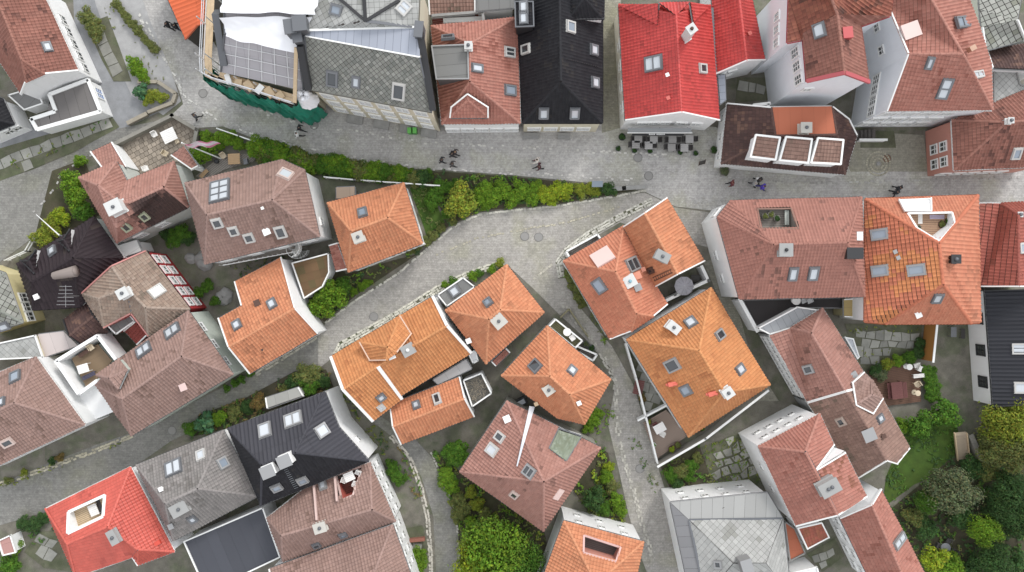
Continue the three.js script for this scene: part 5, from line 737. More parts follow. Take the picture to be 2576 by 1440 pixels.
{
  const h = house(TH, 'brown tiled house with pink walled roof terrace behind the black ribbed roof', { t: TILE.brown, w: WH, trim: M.white, p: [[672, 1304, 5], [790, 1212, 5], [930, 1165, 5], [994, 1312, 5], [712, 1412, 5], [708, 1348, 7.2], [935, 1283, 7.2]], f: ['012' + '65', '236', '3456', '405'], tf: { 2: { ...TILE.brown, moss: 0.5 } }, gut: M.white,  // on the south slope more tiles take the darker fleck colour
    rec: [[0, [[846, 1196], [914, 1172], [888, 1246], [860, 1258]], 0.5, { rim: mat('rimPink', [0.55, 0.4, 0.36], 0.7), deck: mat('maroonDeck', [0.2, 0.075, 0.06], 0.8, { map: grainTint }), wall: mat('coralWall', [0.5, 0.14, 0.11], 0.7) }]], sky: [[0, 816, 1226, 0.5, 0.65, 'w', { frame: M.gutter }], [2, 862, 1343, 0.5, 0.45, 'b', { frame: M.frame }], [2, 795, 1368, 0.5, 0.45, 'd', { frame: M.frame }]], chim: [[2, 808, 1324, 0.9, 0.7, 0.6, 'c', 0.3]], win: [['2_3', 5, [3.8, 1.9], 0.6, 0.8]], wo: { flat: true } });
  const w = new GB(); w.beam(W(789, 1215, 5.6), W(797, 1310, 7.2), 0.16, 0.3); w.beam(W(842, 1196, 5.7), W(848, 1262, 6.8), 0.16, 0.3); w.mesh('coping', mats.rimPink, h.g, h.g.position);
}
house(TH, 'brown tiled hipped house with white window wall at the bottom edge', { t: TILE.brown, w: WH, p: [[677, 1433, 5.2], [987, 1321, 5.2], [1034, 1450, 5.2], [1060, 1530, 5.2], [930, 1470, 7.8], [700, 1530, 7]], f: ['0145', '1234'], tf: {}, win: [['1_2', 4, [3.8, 1.9], 0.6, 0.8]], wo: { flat: true } });
house('flat_roof_annex', 'dark blue grey flat felt roof with white coping at the bottom left', { t: TILE.felt, w: WP, p: [[462, 1362, 3.6], [662, 1276, 3.6], [706, 1402, 3.6], [520, 1490, 3.6]], f: ['0123'], allBarge: true }, 'annex');

// ---------------------------------------------------------------- stones that can be told apart
const stoneM = [0.9, 1, 1.1, 0.8].map((k, i) => mat('flag' + i, [0.36 * k, 0.355 * k, 0.315 * k], 0.9, { map: speck }));
const paleStoneM = [0.8, 1, 1.08].map((k, i) => mat('paver' + i, [0.4 * k, 0.34 * k, 0.275 * k], 0.9, { map: speck }));
function paving(name, poly, size, dir, y, ms, seed, jit = 0.16, gap = 0.05, piece = 'flagstone') {
  const P = poly.map(([a, b]) => W(a, b, y)), X = new V3(Math.cos(dir), 0, Math.sin(dir)), Z = new V3(-X.z, 0, X.x), O = P[0].clone(), g = new THREE.Group(); g.name = numbered(name); g.position.copy(O); g.userData.kind = 'structure'; scene.add(g);
  let Q = P.map((p) => [p.clone().sub(O).dot(X), p.clone().sub(O).dot(Z)]); let ar = 0; Q.forEach((a, i) => { const b = Q[(i + 1) % Q.length]; ar += a[0] * b[1] - b[0] * a[1]; }); if (ar < 0) Q.reverse();
  const bed = new GB(); const tr = THREE.ShapeUtils.triangulateShape(Q.map((q) => new THREE.Vector2(...q)), []); Q.forEach((q) => { const p = O.clone().addScaledVector(X, q[0]).addScaledVector(Z, q[1]); bed.v(p, null, p.x, p.z); }); for (const [a, b, c] of tr) bed.i.push(a, c, b); bed.mesh('bed', ms === paleStoneM ? mats.paver0 : GM.joint, g, O);
  const xs = Q.map((q) => q[0]), ys = Q.map((q) => q[1]), x0 = Math.min(...xs), y0 = Math.min(...ys), nx = Math.ceil((Math.max(...xs) - x0) / size), ny = Math.ceil((Math.max(...ys) - y0) / size);
  const c = (i, j) => [x0 + (i + jit * 2 * (hash(i, j, seed) - 0.5) + (j % 2) * 0.35) * size, y0 + (j + jit * 2 * (hash(i, j, seed + 1) - 0.5)) * size];
  let cnt = 0;
  for (let j = 0; j < ny; j++) for (let i = -1; i < nx; i++) {
    if (cnt > 290) break;
    const q = [c(i, j), c(i + 1, j), [...c(i + 1, j + 1)], [...c(i, j + 1)]]; const sh = (((j + 1) % 2) - (j % 2)) * 0.35 * size; q[2][0] -= sh; q[3][0] -= sh;
    const m = [q.reduce((a, b) => a + b[0], 0) / 4, q.reduce((a, b) => a + b[1], 0) / 4]; if (!pip(Q, m[0], m[1])) continue;
    const r = q.map(([a, b]) => { const dx = m[0] - a, dy = m[1] - b, l = Math.hypot(dx, dy), k = gap * 0.7 / l; return [a + dx * k, b + dy * k]; }); if (!r.every(([a, b]) => pip(Q, a, b))) continue;
    const h = 0.03 + 0.03 * hash(i, j, seed + 3), gb = new GB(), top = r.map(([a, b]) => O.clone().addScaledVector(X, a).addScaledVector(Z, b).addScaledVector(UP, h)), bev = top.map((p, k) => { const mm = O.clone().addScaledVector(X, m[0]).addScaledVector(Z, m[1]).addScaledVector(UP, h); return p.clone().lerp(mm, 0.05).addScaledVector(UP, 0.012); });
    gb.quad(bev[3], bev[2], bev[1], bev[0], null, [0, 1, 2, 3].map((k) => [bev[3 - k].x, bev[3 - k].z])); for (let k = 0; k < 4; k++) { const n = (k + 1) % 4; gb.quad(bev[k], bev[n], top[n], top[k]); gb.quad(top[k], top[n], top[n].clone().setY(y), top[k].clone().setY(y)); }
    gb.mesh(piece, ms[Math.floor(hash(i, j, seed + 4) * ms.length)], g, O); cnt++;
  }
}
paving('flagstone_yard', [[1765, 1125], [1880, 1085], [1925, 1190], [1900, 1230], [1790, 1215]], 0.85, -0.4, 0.02, stoneM, 3, 0.22, 0.16);
paving('flagstone_yard', [[2125, 815], [2320, 815], [2315, 880], [2250, 905], [2190, 930], [2165, 930]], 0.8, 0.05, 0.02, stoneM, 9, 0.2, 0.06);
paving('flagstone_yard', [[110, 1430], [60, 1390], [95, 1340], [140, 1335], [180, 1440]], 0.9, 0.5, 0.02, stoneM, 15, 0.22, 0.07);
paving('flagstone_strip', [[-40, 385], [95, 345], [280, 292], [300, 320], [190, 380], [80, 425], [-40, 470]], 0.95, -0.36, 0.02, stoneM, 21, 0.1, 0.06);
paving('flagstone_strip', [[215, 60], [255, 150], [285, 205], [330, 205], [300, 120], [270, 40]], 1.0, 1.1, 0.02, stoneM, 27, 0.12, 0.06);
paving('flagstone_strip', [[1855, 195], [1930, 195], [1950, 250], [1850, 258]], 0.8, 0.2, 0.02, stoneM.map((m) => m), 33, 0.18, 0.08);
paving('flagstone_strip', [[2030, 1395], [2100, 1355], [2125, 1400], [2070, 1440]], 0.7, -0.4, 0.02, stoneM, 39, 0.14, 0.06);
paving('flagstone_strip', [[1020, 1330], [1062, 1322], [1082, 1390], [1030, 1395]], 0.8, 0.1, 0.02, stoneM, 41, 0.08, 0.05);
paving('flagstone_strip', [[2165, 330], [2250, 330], [2255, 372], [2165, 372]], 0.8, 0.0, 0.02, stoneM, 43, 0.08, 0.05);
paving('paved_terrace', [[295, 368], [432, 292], [492, 325], [480, 400], [436, 410], [330, 452], [318, 430]], 0.42, -0.5, 0.02, paleStoneM, 51, 0.03, 0.03, 'paver');
paving('paved_patio', [[1585, 880], [1660, 920], [1680, 1030], [1620, 1055], [1600, 980]], 0.8, 0.3, 0.02, stoneM, 57, 0.1, 0.04);
// kerb stones and gutters, pale setts set in lines along the streets
function stoneLine(pts, step, w, d, seed, rows = 1, spread = 0.2, col = [0.5, 0.48, 0.43], drop = 0.12) {
  const r = rng(seed), geo = new THREE.BoxGeometry(1, 1, 1), it = []; let carry = 0;
  for (let k = 0; k + 1 < pts.length; k++) { const a = W(...pts[k]), b = W(...pts[k + 1]), L = a.distanceTo(b), dir = b.clone().sub(a).normalize(), nr = new V3(-dir.z, 0, dir.x); for (let t = carry; t < L; t += step) for (let q = 0; q < rows; q++) if (r() > drop) it.push([a.clone().addScaledVector(dir, t + (r() - 0.5) * step * 0.3).addScaledVector(nr, (q - (rows - 1) / 2) * d * 1.25 + (r() - 0.5) * spread), Math.atan2(-dir.z, dir.x) + (r() - 0.5) * 0.5, r()]); carry = (carry + step * Math.ceil(L / step)) - L; carry = ((carry % step) + step) % step; }
  return { it, w, d, col, geo };
}
const SL = [
  stoneLine([[560, 232], [640, 275], [760, 315], [860, 325], [1000, 350], [1120, 366], [1320, 370], [1440, 378], [1560, 386], [1760, 398]], 0.24, 0.22, 0.15, 1, 1, 0.3, [0.52, 0.504, 0.468], 0.45),
  stoneLine([[520, 285], [640, 340], [760, 370], [850, 392], [960, 408], [1100, 424], [1290, 436], [1480, 446], [1600, 452]], 0.24, 0.22, 0.15, 2, 1, 0.3, [0.541, 0.52, 0.489], 0.45),
  stoneLine([[350, 40], [400, 120], [440, 190], [470, 250], [520, 285]], 0.24, 0.22, 0.15, 3, 2, 0.3, [0.478, 0.468, 0.437], 0.45),
  stoneLine([[1622, 480], [1500, 503], [1400, 519], [1290, 530], [1205, 540], [1140, 572], [1080, 622], [1000, 690], [900, 752], [820, 812]], 0.28, 0.26, 0.18, 4, 1, 0.06, [0.5, 0.48, 0.42], 0.08),
  stoneLine([[1640, 506], [1560, 545], [1480, 590], [1425, 632], [1405, 660], [1412, 700]], 0.26, 0.25, 0.17, 5, 3, 0.05, [0.5, 0.485, 0.43], 0.06),
  stoneLine([[1262, 662], [1180, 690], [1100, 728], [1000, 790], [900, 845], [858, 868], [845, 892]], 0.26, 0.25, 0.17, 6, 3, 0.05, [0.56, 0.54, 0.46], 0.06),
  stoneLine([[800, 845], [720, 895], [640, 945]], 0.26, 0.25, 0.17, 7, 2, 0.05, [0.42, 0.4, 0.33], 0.12),
  stoneLine([[1420, 770], [1470, 830], [1520, 905], [1548, 960], [1552, 1060], [1560, 1120], [1590, 1220], [1610, 1300], [1640, 1400]], 0.26, 0.25, 0.17, 8, 2, 0.18, [0.44, 0.42, 0.37], 0.2),
  stoneLine([[985, 1100], [1030, 1150], [1060, 1230], [1075, 1300], [1082, 1380], [1085, 1450]], 0.26, 0.25, 0.17, 9, 2, 0.08, [0.46, 0.43, 0.37], 0.1),
  stoneLine([[1085, 1140], [1120, 1220], [1148, 1300], [1160, 1450]], 0.26, 0.22, 0.16, 10, 1, 0.1, [0.4, 0.39, 0.34], 0.2),
  stoneLine([[330, 1098], [230, 1138], [120, 1178], [0, 1218]], 0.26, 0.25, 0.17, 11, 2, 0.06, [0.4, 0.37, 0.28], 0.12),
  stoneLine([[1345, 700], [1390, 665]], 0.24, 0.22, 0.16, 12, 1, 0.04, [0.5, 0.47, 0.4], 0.05),
  stoneLine([[1700, 520], [1780, 512], [1860, 500]], 0.26, 0.22, 0.16, 13, 1, 0.3, [0.46, 0.44, 0.4], 0.5),
  stoneLine([[1800, 440], [1900, 452], [2120, 462], [2330, 452], [2570, 448]], 0.26, 0.22, 0.16, 14, 1, 0.2, [0.36, 0.35, 0.33], 0.3),
  stoneLine([[60, 560], [110, 510], [150, 450], [190, 410], [290, 370]], 0.26, 0.22, 0.16, 15, 1, 0.3, [0.34, 0.33, 0.31], 0.5),
  stoneLine([[1100, 640], [1200, 600], [1330, 575], [1430, 560], [1560, 520]], 0.26, 0.2, 0.14, 16, 1, 0.12, [0.4, 0.37, 0.29], 0.3),
];
{
  const all = SL.flatMap((s) => s.it.map((i) => [i, s])), im = new THREE.InstancedMesh(new THREE.BoxGeometry(1, 1, 1), new THREE.MeshStandardMaterial({ roughness: 0.9 }), all.length), mt = new THREE.Matrix4(), q = new THREE.Quaternion();
  all.forEach(([[p, a, r], s], k) => { q.setFromAxisAngle(UP, a); p.y = 0.01; mt.compose(p, q, new V3(s.w * (0.8 + 0.4 * r), 0.06 + 0.04 * r, s.d * (1.2 - 0.3 * r))); im.setMatrixAt(k, mt); const v = 0.75 + 0.45 * r; im.setColorAt(k, lin(s.col[0] * v, s.col[1] * v, s.col[2] * v)); });
  im.name = 'kerb_setts'; im.castShadow = im.receiveShadow = true; im.userData = { kind: 'stuff', label: 'lines of pale kerb and gutter stones along the cobbled streets', category: 'kerb stones' }; scene.add(im);
}
// rings of setts round the square's drain
{ const r = rng(31), it = [], c = W(2210, 412); for (const rad of [0.45, 0.75, 1.05]) for (let a = 0; a < 6.28; a += 0.2 / rad) it.push([c.x + Math.cos(a) * rad, c.z + Math.sin(a) * rad, -a, r()]); const im = new THREE.InstancedMesh(new THREE.BoxGeometry(1, 1, 1), new THREE.MeshStandardMaterial({ roughness: 0.9 }), it.length), mt = new THREE.Matrix4(), q = new THREE.Quaternion(); it.forEach(([x, z, a, v], k) => { q.setFromAxisAngle(UP, a); mt.compose(new V3(x, 0.02, z), q, new V3(0.14, 0.08, 0.15)); im.setMatrixAt(k, mt); im.setColorAt(k, lin(0.34 * (0.8 + 0.4 * v), 0.32 * (0.8 + 0.4 * v), 0.25 * (0.8 + 0.4 * v))); }); im.name = 'sett_rings'; im.userData = { kind: 'stuff', label: 'rings of setts laid round a stone in the small square', category: 'setts' }; scene.add(im); const g = new GB(); g.tube(new V3(c.x, 0, c.z), new V3(c.x, 0.12, c.z), 0.2, 0.18, 12); single(g, 'drain_stone', 'round stone at the centre of the sett rings in the small square', 'stone', M.concrete, W(2210, 412)); }

// ---------------------------------------------------------------- plants
function foliage(nBlobs, leaves, size, seed, flat = 0.8) {
  const r = rng(seed), bl = [], gb = new GB(); for (let k = 0; k < nBlobs; k++) { const a = k * 2.4 + r(), rad = 0.62 * Math.sqrt((k + 0.3) / nBlobs); bl.push([Math.cos(a) * rad, 0.5 * flat + (0.32 * (1 - rad * rad) - 0.15 + 0.25 * r()) * flat, Math.sin(a) * rad, 0.22 + 0.2 * r() * (1 - rad * 0.5), 0.75 + 0.5 * r()]); }
  for (let k = 0; k < leaves; k++) {
    const b = bl[Math.floor(r() * bl.length)], u = r() * 2 - 0.75, t = r() * 6.283, uy = clamp(u, -1, 1), s = Math.sqrt(1 - uy * uy), rr = b[3] * (0.62 + 0.42 * Math.pow(r(), 0.6)) * (r() < 0.14 ? 1.15 + 0.3 * r() : 1);
    const n = new V3(Math.cos(t) * s, uy, Math.sin(t) * s), p = new V3(b[0] + n.x * rr, b[1] + n.y * rr * flat, b[2] + n.z * rr); if (p.y < 0.02) p.y = 0.02 + r() * 0.1;
    n.add(new V3(r() - 0.5, r() * 0.9, r() - 0.5).multiplyScalar(1.1)).normalize();
    const X = new V3(r() - 0.5, r() - 0.5, r() - 0.5).cross(n).normalize(), Y = new V3().crossVectors(n, X), sz = size * (0.6 + 0.8 * r()), v = b[4] * (0.6 + 0.75 * r()), h = r(), col = [v * (0.8 + 0.5 * h * h), v, v * (0.7 + 0.3 * r())];
    const k0 = gb.n; gb.v(p.clone().addScaledVector(X, -sz), col); gb.v(p.clone().addScaledVector(Y, -sz * 0.55).addScaledVector(n, -sz * 0.15), col); gb.v(p.clone().addScaledVector(X, sz), col); gb.v(p.clone().addScaledVector(Y, sz * 0.55).addScaledVector(n, -sz * 0.15), col); gb.i.push(k0, k0 + 1, k0 + 2, k0, k0 + 2, k0 + 3);
  }
  return gb.geo();
}
const SHRUB = [1, 2, 3].map((s) => foliage(9, 2600, 0.062, s * 19)), BIG = [1, 2].map((s) => foliage(26, 9000, 0.032, s * 31 + 5, 0.75)), SPIKY = foliage(5, 420, 0.16, 77);
const LEAF = { green: [0.082, 0.172, 0.022], fresh: [0.14, 0.24, 0.022], lime: [0.25, 0.31, 0.025], dark: [0.05, 0.1, 0.032], olive: [0.16, 0.175, 0.06], yellow: [0.22, 0.25, 0.035], blue: [0.075, 0.17, 0.09], grey: [0.13, 0.15, 0.085], rusty: [0.2, 0.14, 0.055] };
const leafM = {}; for (const k in LEAF) leafM[k] = new THREE.MeshPhysicalMaterial({ color: lin(...LEAF[k]), vertexColors: true, roughness: 0.9, specularIntensity: 0.35, transmission: 0.25, thickness: 0, side: THREE.DoubleSide });
const stemGeo = (() => { const g = new GB(); for (let k = 0; k < 7; k++) { const a = k * 0.9; g.tube(new V3(Math.cos(a) * 0.04, 0, Math.sin(a) * 0.04), new V3(Math.cos(a) * 0.38, 0.5 + 0.12 * (k % 3), Math.sin(a) * 0.38), 0.03, 0.012, 5); } return g.geo(); })();
const trunkGeo = (() => { const g = new GB(); g.tube(new V3(0, 0, 0), new V3(0.01, 0.22, 0), 0.055, 0.042, 8); g.tube(new V3(0.01, 0.22, 0), new V3(-0.02, 0.45, 0.02), 0.042, 0.03, 8); for (let k = 0; k < 9; k++) { const a = k * 2.4, y = 0.16 + 0.03 * k, p = new V3(Math.cos(a) * 0.28, y + 0.16, Math.sin(a) * 0.28); g.tube(new V3(0, y, 0), p, 0.024, 0.014, 6); g.tube(p, new V3(Math.cos(a + 0.3) * 0.55, y + 0.26, Math.sin(a + 0.3) * 0.55), 0.014, 0.006, 5); } return g.geo(); })();
const bark = mat('bark', [0.1, 0.075, 0.05], 0.95, { map: grainTint });
let bushN = 0;
// px, py is where the crown's middle shows; r in metres; the plant stands on the ground below it
function plant(px, py, r, hue, label, o = {}) {
  const hgt = o.h ?? r * 1.1, big = o.tree, p = W(px, py, hgt * 0.6); p.y = o.y ?? 0; const nm = o.name ?? (big ? 'garden_tree' : 'shrub'), g = thing(nm, label, big ? 'tree' : 'shrub', p, o.group, (bushN * 2.399) % 6.28);
  const geos = big ? BIG : o.spiky ? [SPIKY] : SHRUB, f = new THREE.Mesh(geos[bushN % geos.length], leafM[hue]); bushN++; f.name = big ? 'crown' : 'foliage'; const sy = hgt / 0.9; f.scale.set(r / 0.95 * (o.sx ?? 1), sy, r / 0.95 * (o.sz ?? 1)); f.castShadow = f.receiveShadow = true;
  const t = new THREE.Mesh(big ? trunkGeo : stemGeo, bark); t.name = big ? 'trunk' : 'stem'; t.scale.set(r, hgt, r); t.castShadow = true; g.add(f); g.add(t); return g;
}
const ORD = ['first', 'second', 'third', 'fourth', 'fifth', 'sixth', 'seventh', 'eighth', 'ninth'];
const which = (k, n) => (n < 2 ? '' : k === 0 ? ', leftmost' : k === n - 1 ? ', rightmost' : `, ${ORD[k]} from left`);
const SH = (list, hue, label, group, o) => { const xs = list.map((q) => q[0]).sort((a, b) => a - b), few = list.length <= 9; list.forEach(([x, y, r, hu]) => plant(x, y, r, hu ?? hue, few ? label + which(xs.indexOf(x), list.length) : label, { group, ...o })); };
// hedge along the main street
{ const r = rng(8), L = []; const line = [[648, 378], [700, 392], [760, 410], [840, 418], [920, 432], [1000, 440], [1080, 448]]; for (let k = 0; k + 1 < line.length; k++) for (let t = 0; t < 1; t += 0.27) { const x = line[k][0] + (line[k + 1][0] - line[k][0]) * t, y = line[k][1] + (line[k + 1][1] - line[k][1]) * t; const s = 1.12 - 0.3 * (k / 5); L.push([x, y + (r() - 0.5) * 14, (0.95 + 0.4 * r()) * s, ['green', 'fresh', 'olive', 'green', 'dark'][Math.floor(r() * 5)]]); L.push([x + 12, y - 12 * s + r() * 8, (0.7 + 0.3 * r()) * s, ['fresh', 'green'][Math.floor(r() * 2)]]); } SH(L, 'green', 'dense green shrub in the hedge along the south side of the main street', 'hedge shrubs along the main street'); }
plant(1160, 506, 1.85, 'yellow', 'large round yellow green bush between the lawn and the lane', { h: 2.2 });
SH([[1095, 492, 0.9], [1110, 470, 0.9], [1085, 512, 0.8], [1125, 535, 0.7], [1140, 470, 0.9]], 'green', 'green shrub beside the round yellow green bush', 'shrubs round the lawn');
SH([[1218, 476, 1.0], [1240, 495, 1.0], [1262, 478, 1.1], [1290, 500, 1.0], [1310, 478, 1.1], [1335, 495, 1.0], [1350, 474, 0.9], [1205, 500, 0.8], [1225, 515, 0.7]], 'fresh', 'fresh green shrub in the middle of the street island bed', 'green shrubs in the street island');
SH([[1375, 490, 1.05], [1400, 484, 1.1], [1424, 480, 0.9], [1388, 502, 0.8]], 'lime', 'lime yellow shrub in the street island bed', 'lime shrubs in the street island');
SH([[1462, 478, 0.8], [1486, 476, 0.75], [1502, 480, 0.6]], 'yellow', 'low yellow green shrub near the tip of the street island', 'low shrubs at the island tip');
plant(1533, 476, 0.85, 'dark', 'dark round shrub nearest the tip of the street island', { h: 0.9 });
SH([[1072, 606, 0.7], [1090, 592, 0.6], [1055, 618, 0.5], [1110, 575, 0.55], [1035, 632, 0.4], [1140, 556, 0.5]], 'olive', 'small olive shrub at the foot of the lawn by the lane', 'shrubs at the lawn foot');
// left garden
plant(180, 462, 1.5, 'fresh', 'tall fresh green shrub beside the path left of the salmon L-shaped house', { h: 2.4 });
plant(192, 500, 1.35, 'fresh', 'broad green shrub just below the tallest one left of the salmon house', { h: 2 });
plant(205, 530, 1.2, 'green', 'darker green shrub close to the wall of the salmon L-shaped house', { h: 1.6 });
plant(150, 545, 1.1, 'lime', 'upper yellow shrub beside the white pole on the left', { h: 1.6 });
plant(128, 570, 1.1, 'yellow', 'middle yellow green shrub beside the white pole on the left', { h: 1.6 });
plant(105, 598, 1.15, 'yellow', 'lower yellow green shrub beside the white pole on the left', { h: 1.6 });
plant(200, 405, 0.75, 'fresh', 'small loose green shrub on the path bend at the left', { h: 1.1 });
SH([[500, 395, 1.1], [525, 372, 1.1], [550, 352, 1.0], [575, 348, 0.9], [520, 345, 0.8], [600, 362, 0.8]], 'fresh', 'green shrub around the seating deck behind the flag', 'shrubs round the seating deck');
SH([[438, 602, 1.0, 'green'], [460, 585, 1.0, 'green'], [470, 600, 0.9, 'dark'], [420, 592, 0.8, 'dark']], 'green', 'shrub in the narrow yard between the salmon house and the brown house', 'shrubs in the narrow yard');
SH([[500, 735, 0.7], [520, 720, 0.8], [540, 758, 0.6]], 'green', 'shrub at the foot of the red and white facade', 'shrubs by the red facade');
// top left beds
SH([[215, 40, 1.0], [232, 62, 1.1], [242, 82, 1.0]], 'olive', 'olive green shrub in front of the white corner house', 'shrubs by the white corner house');
SH([[335, 160, 0.9], [350, 180, 0.9], [362, 196, 0.7]], 'fresh', 'light green shrub in the stepped bed by the top left steps', 'shrubs in the stepped bed');
plant(352, 228, 0.9, 'blue', 'spiky blue green plant in the curved stone bed', { spiky: true, h: 1.2 });
SH([[385, 240, 0.8], [405, 245, 0.7], [372, 252, 0.7]], 'yellow', 'yellow green shrub in the curved stone bed', 'shrubs in the curved bed');
{ const r = rng(61), L = []; for (let k = 0; k < 15; k++) { const t = k / 14; L.push([288 + 100 * t + 3 * r(), 6 + 118 * t + 5 * r(), 0.38 + 0.2 * r()]); } SH(L, 'olive', 'low weedy clump on the stone edge of the top left street', 'weeds on the street edge'); }
// centre
plant(832, 742, 1.7, 'fresh', 'large light green bush beside the white gable and the lane', { h: 2.6 });
plant(806, 772, 1.4, 'fresh', 'lower light green bush against the white gable wall', { h: 2.1 });
plant(858, 722, 1.1, 'green', 'smaller green bush above the large light green bush', { h: 1.6 });
SH([[912, 720, 0.6], [925, 712, 0.5], [890, 735, 0.5]], 'fresh', 'small garden plant on the bank below the orange hipped house', 'plants on the bank');
SH([[1258, 662, 0.6, 'yellow'], [1238, 678, 0.55, 'fresh'], [1190, 695, 0.6, 'fresh'], [1205, 688, 0.5, 'green'], [1140, 708, 0.55, 'green'], [1120, 715, 0.45, 'fresh']], 'fresh', 'small shrub in the strip above the grey flat roof with white coping', 'shrubs above the grey flat roof');
SH([[1440, 700, 0.7], [1448, 722, 0.75], [1456, 745, 0.7], [1432, 682, 0.6], [1466, 765, 0.55]], 'olive', 'shrub against the west side of the house with the roof hatch', 'shrubs along the hatch house');
// bed by the black ribbed roof
SH([[760, 945, 1.2, 'olive'], [788, 940, 1.1, 'olive'], [740, 965, 1.1, 'dark'], [775, 972, 1.1, 'green'], [810, 960, 0.9, 'dark'], [720, 985, 0.8, 'olive']], 'olive', 'mixed shrub in the flower bed above the black ribbed roof', 'bed shrubs above the black roof');
plant(512, 1062, 1.25, 'blue', 'big leaved blue green plant in the bed above the grey roof', { h: 1.4, spiky: true });
SH([[550, 1052, 0.9, 'fresh'], [480, 1078, 0.9, 'green'], [590, 1040, 0.9, 'olive'], [620, 1025, 0.8, 'dark'], [650, 1012, 0.9, 'rusty']], 'olive', 'low shrub in the bed above the grey tiled roof', 'bed shrubs above the grey roof');
SH([[608, 955, 0.5], [590, 965, 0.5], [570, 978, 0.45], [630, 940, 0.45]], 'green', 'weedy plant at the lane edge below the long brown house', 'weeds below the brown house');
// bottom centre
plant(1250, 1385, 3.4, 'fresh', 'large spreading green tree at the bottom centre', { tree: true, h: 6.5 });
plant(1195, 1420, 2.4, 'lime', 'yellower tree at the bottom beside the large spreading one', { tree: true, h: 5 });
plant(1320, 1420, 2.2, 'green', 'darker green tree at the bottom against the orange house', { tree: true, h: 5 });
plant(1190, 1340, 1.5, 'fresh', 'bush on the slope above the yellower tree', { h: 2.2 });
SH([[1118, 1205, 0.9], [1132, 1222, 1.0], [1125, 1190, 0.8]], 'fresh', 'light green bush on the path edge left of the brown pyramid roof', 'bushes on the path edge');
SH([[1130, 1142, 1.0], [1150, 1130, 1.1], [1145, 1158, 1.0], [1170, 1150, 0.8]], 'green', 'green bush in the corner between the path and the brown pyramid roof', 'bushes in the path corner');
SH([[1152, 1260, 0.9, "olive"], [1165, 1285, 1.0, 'olive'], [1200, 1270, 0.8, 'yellow'], [1150, 1300, 0.8, 'olive'], [1220, 1300, 0.9, 'olive'], [1185, 1240, 0.7, 'yellow']], 'olive', 'dry olive shrub on the slope below the brown pyramid roof', 'dry shrubs on the slope');
SH([[995, 1188, 0.9], [1003, 1205, 0.9], [985, 1170, 0.7]], 'green', 'shrub at the white wall beside the footpath', 'shrubs by the white wall');
SH([[1052, 1390, 0.8], [1058, 1415, 0.9], [1050, 1435, 0.8]], 'fresh', 'shrub in the small bed at the bottom of the footpath', 'shrubs in the footpath bed');
SH([[1492, 1252, 1.3]], 'dark', 'very dark dense shrub between the brown pyramid roof and the lane', undefined, { h: 1.8 });
SH([[1525, 1200, 0.8, 'fresh'], [1540, 1225, 0.8, 'olive'], [1550, 1258, 0.9, 'fresh'], [1562, 1285, 0.8, 'fresh'], [1520, 1280, 0.8, 'green'], [1532, 1175, 0.6, 'lime']], 'fresh', 'shrub in the bed between the very dark shrub and the lane', 'shrubs beside the lane');
SH([[1492, 1060, 0.8], [1503, 1040, 0.7], [1480, 1078, 0.7]], 'fresh', 'bright green clump at the corner of the balcony house', 'clumps at the balcony house corner');
SH([[1690, 1195, 0.9, 'green'], [1715, 1185, 0.9, 'olive'], [1740, 1175, 0.8, 'green'], [1755, 1155, 0.7, 'olive'], [1705, 1215, 0.7, 'dark'], [1735, 1200, 0.7, 'green']], 'green', 'ground hugging shrub in the bed left of the flagstone yard', 'shrubs by the flagstone yard');
// lower right garden
SH([[2338, 935, 0.85], [2342, 955, 0.85], [2346, 975, 0.9], [2350, 995, 0.9]], 'green', 'clipped hedge plant along the garden deck', 'hedge along the garden deck');
plant(2375, 1042, 1.7, 'green', 'round green bush at the end of the garden hedge', { h: 2.2 });
plant(2312, 1068, 1.5, 'green', 'broad green bush below the garden deck', { h: 1.8 });
plant(2270, 1072, 0.9, 'fresh', 'small bush between the brown row house and the garden deck', { h: 1.2 });
SH([[2232, 918, 0.75, 'yellow'], [2258, 908, 0.75, 'fresh'], [2290, 900, 0.8, 'green'], [2205, 935, 0.8, 'dark'], [2215, 945, 0.8, 'grey'], [2310, 890, 0.8, 'dark'], [2318, 865, 0.7, 'dark']], 'green', 'shrub on the edge between the flagged yard and the garden deck', 'shrubs between yard and deck');
plant(2535, 1065, 2.6, 'yellow', 'yellowing tree beside the black metal roof', { tree: true, h: 5.5 });
plant(2555, 1140, 2.2, 'olive', 'olive tree at the right edge below the yellowing tree', { tree: true, h: 5 });
plant(2395, 1235, 2.3, 'grey', 'large grey green bushy tree in the lower right garden', { tree: true, h: 4.2, sz: 1.2 });
plant(2330, 1265, 1.1, 'green', 'small bright green tree left of the grey green one', { tree: true, h: 3.2 });
plant(2478, 1335, 1.6, 'fresh', 'single bright green tree standing in the dark lower right garden', { tree: true, h: 4 });
plant(2330, 1330, 1.3, 'dark', 'dark shrub below the small bright green tree', { h: 1.6 });
plant(2490, 1185, 1.4, 'olive', 'open olive shrub above the single bright green tree', { h: 1.8 });
plant(2545, 1235, 2.0, 'dark', 'dark tree on the right edge in the lower garden', { tree: true, h: 4 });
plant(2565, 1310, 2.0, 'dark', 'lower dark tree on the right edge in the lower garden', { tree: true, h: 4 });
plant(2350, 1405, 1.5, 'lime', 'bright lime shrub in the bottom right garden', { h: 2 });
plant(2395, 1425, 1.4, 'fresh', 'green shrub at the bottom edge beside the lime shrub', { h: 1.8 });
plant(2450, 1430, 1.3, 'dark', 'dark shrub at the bottom edge right of centre garden', { h: 1.5 });
plant(2550, 1420, 1.6, 'dark', 'dark shrub in the bottom right corner', { h: 2 });
plant(2570, 1030, 1.4, 'olive', 'olive shrub behind the yellowing tree at the right edge', { h: 2 });
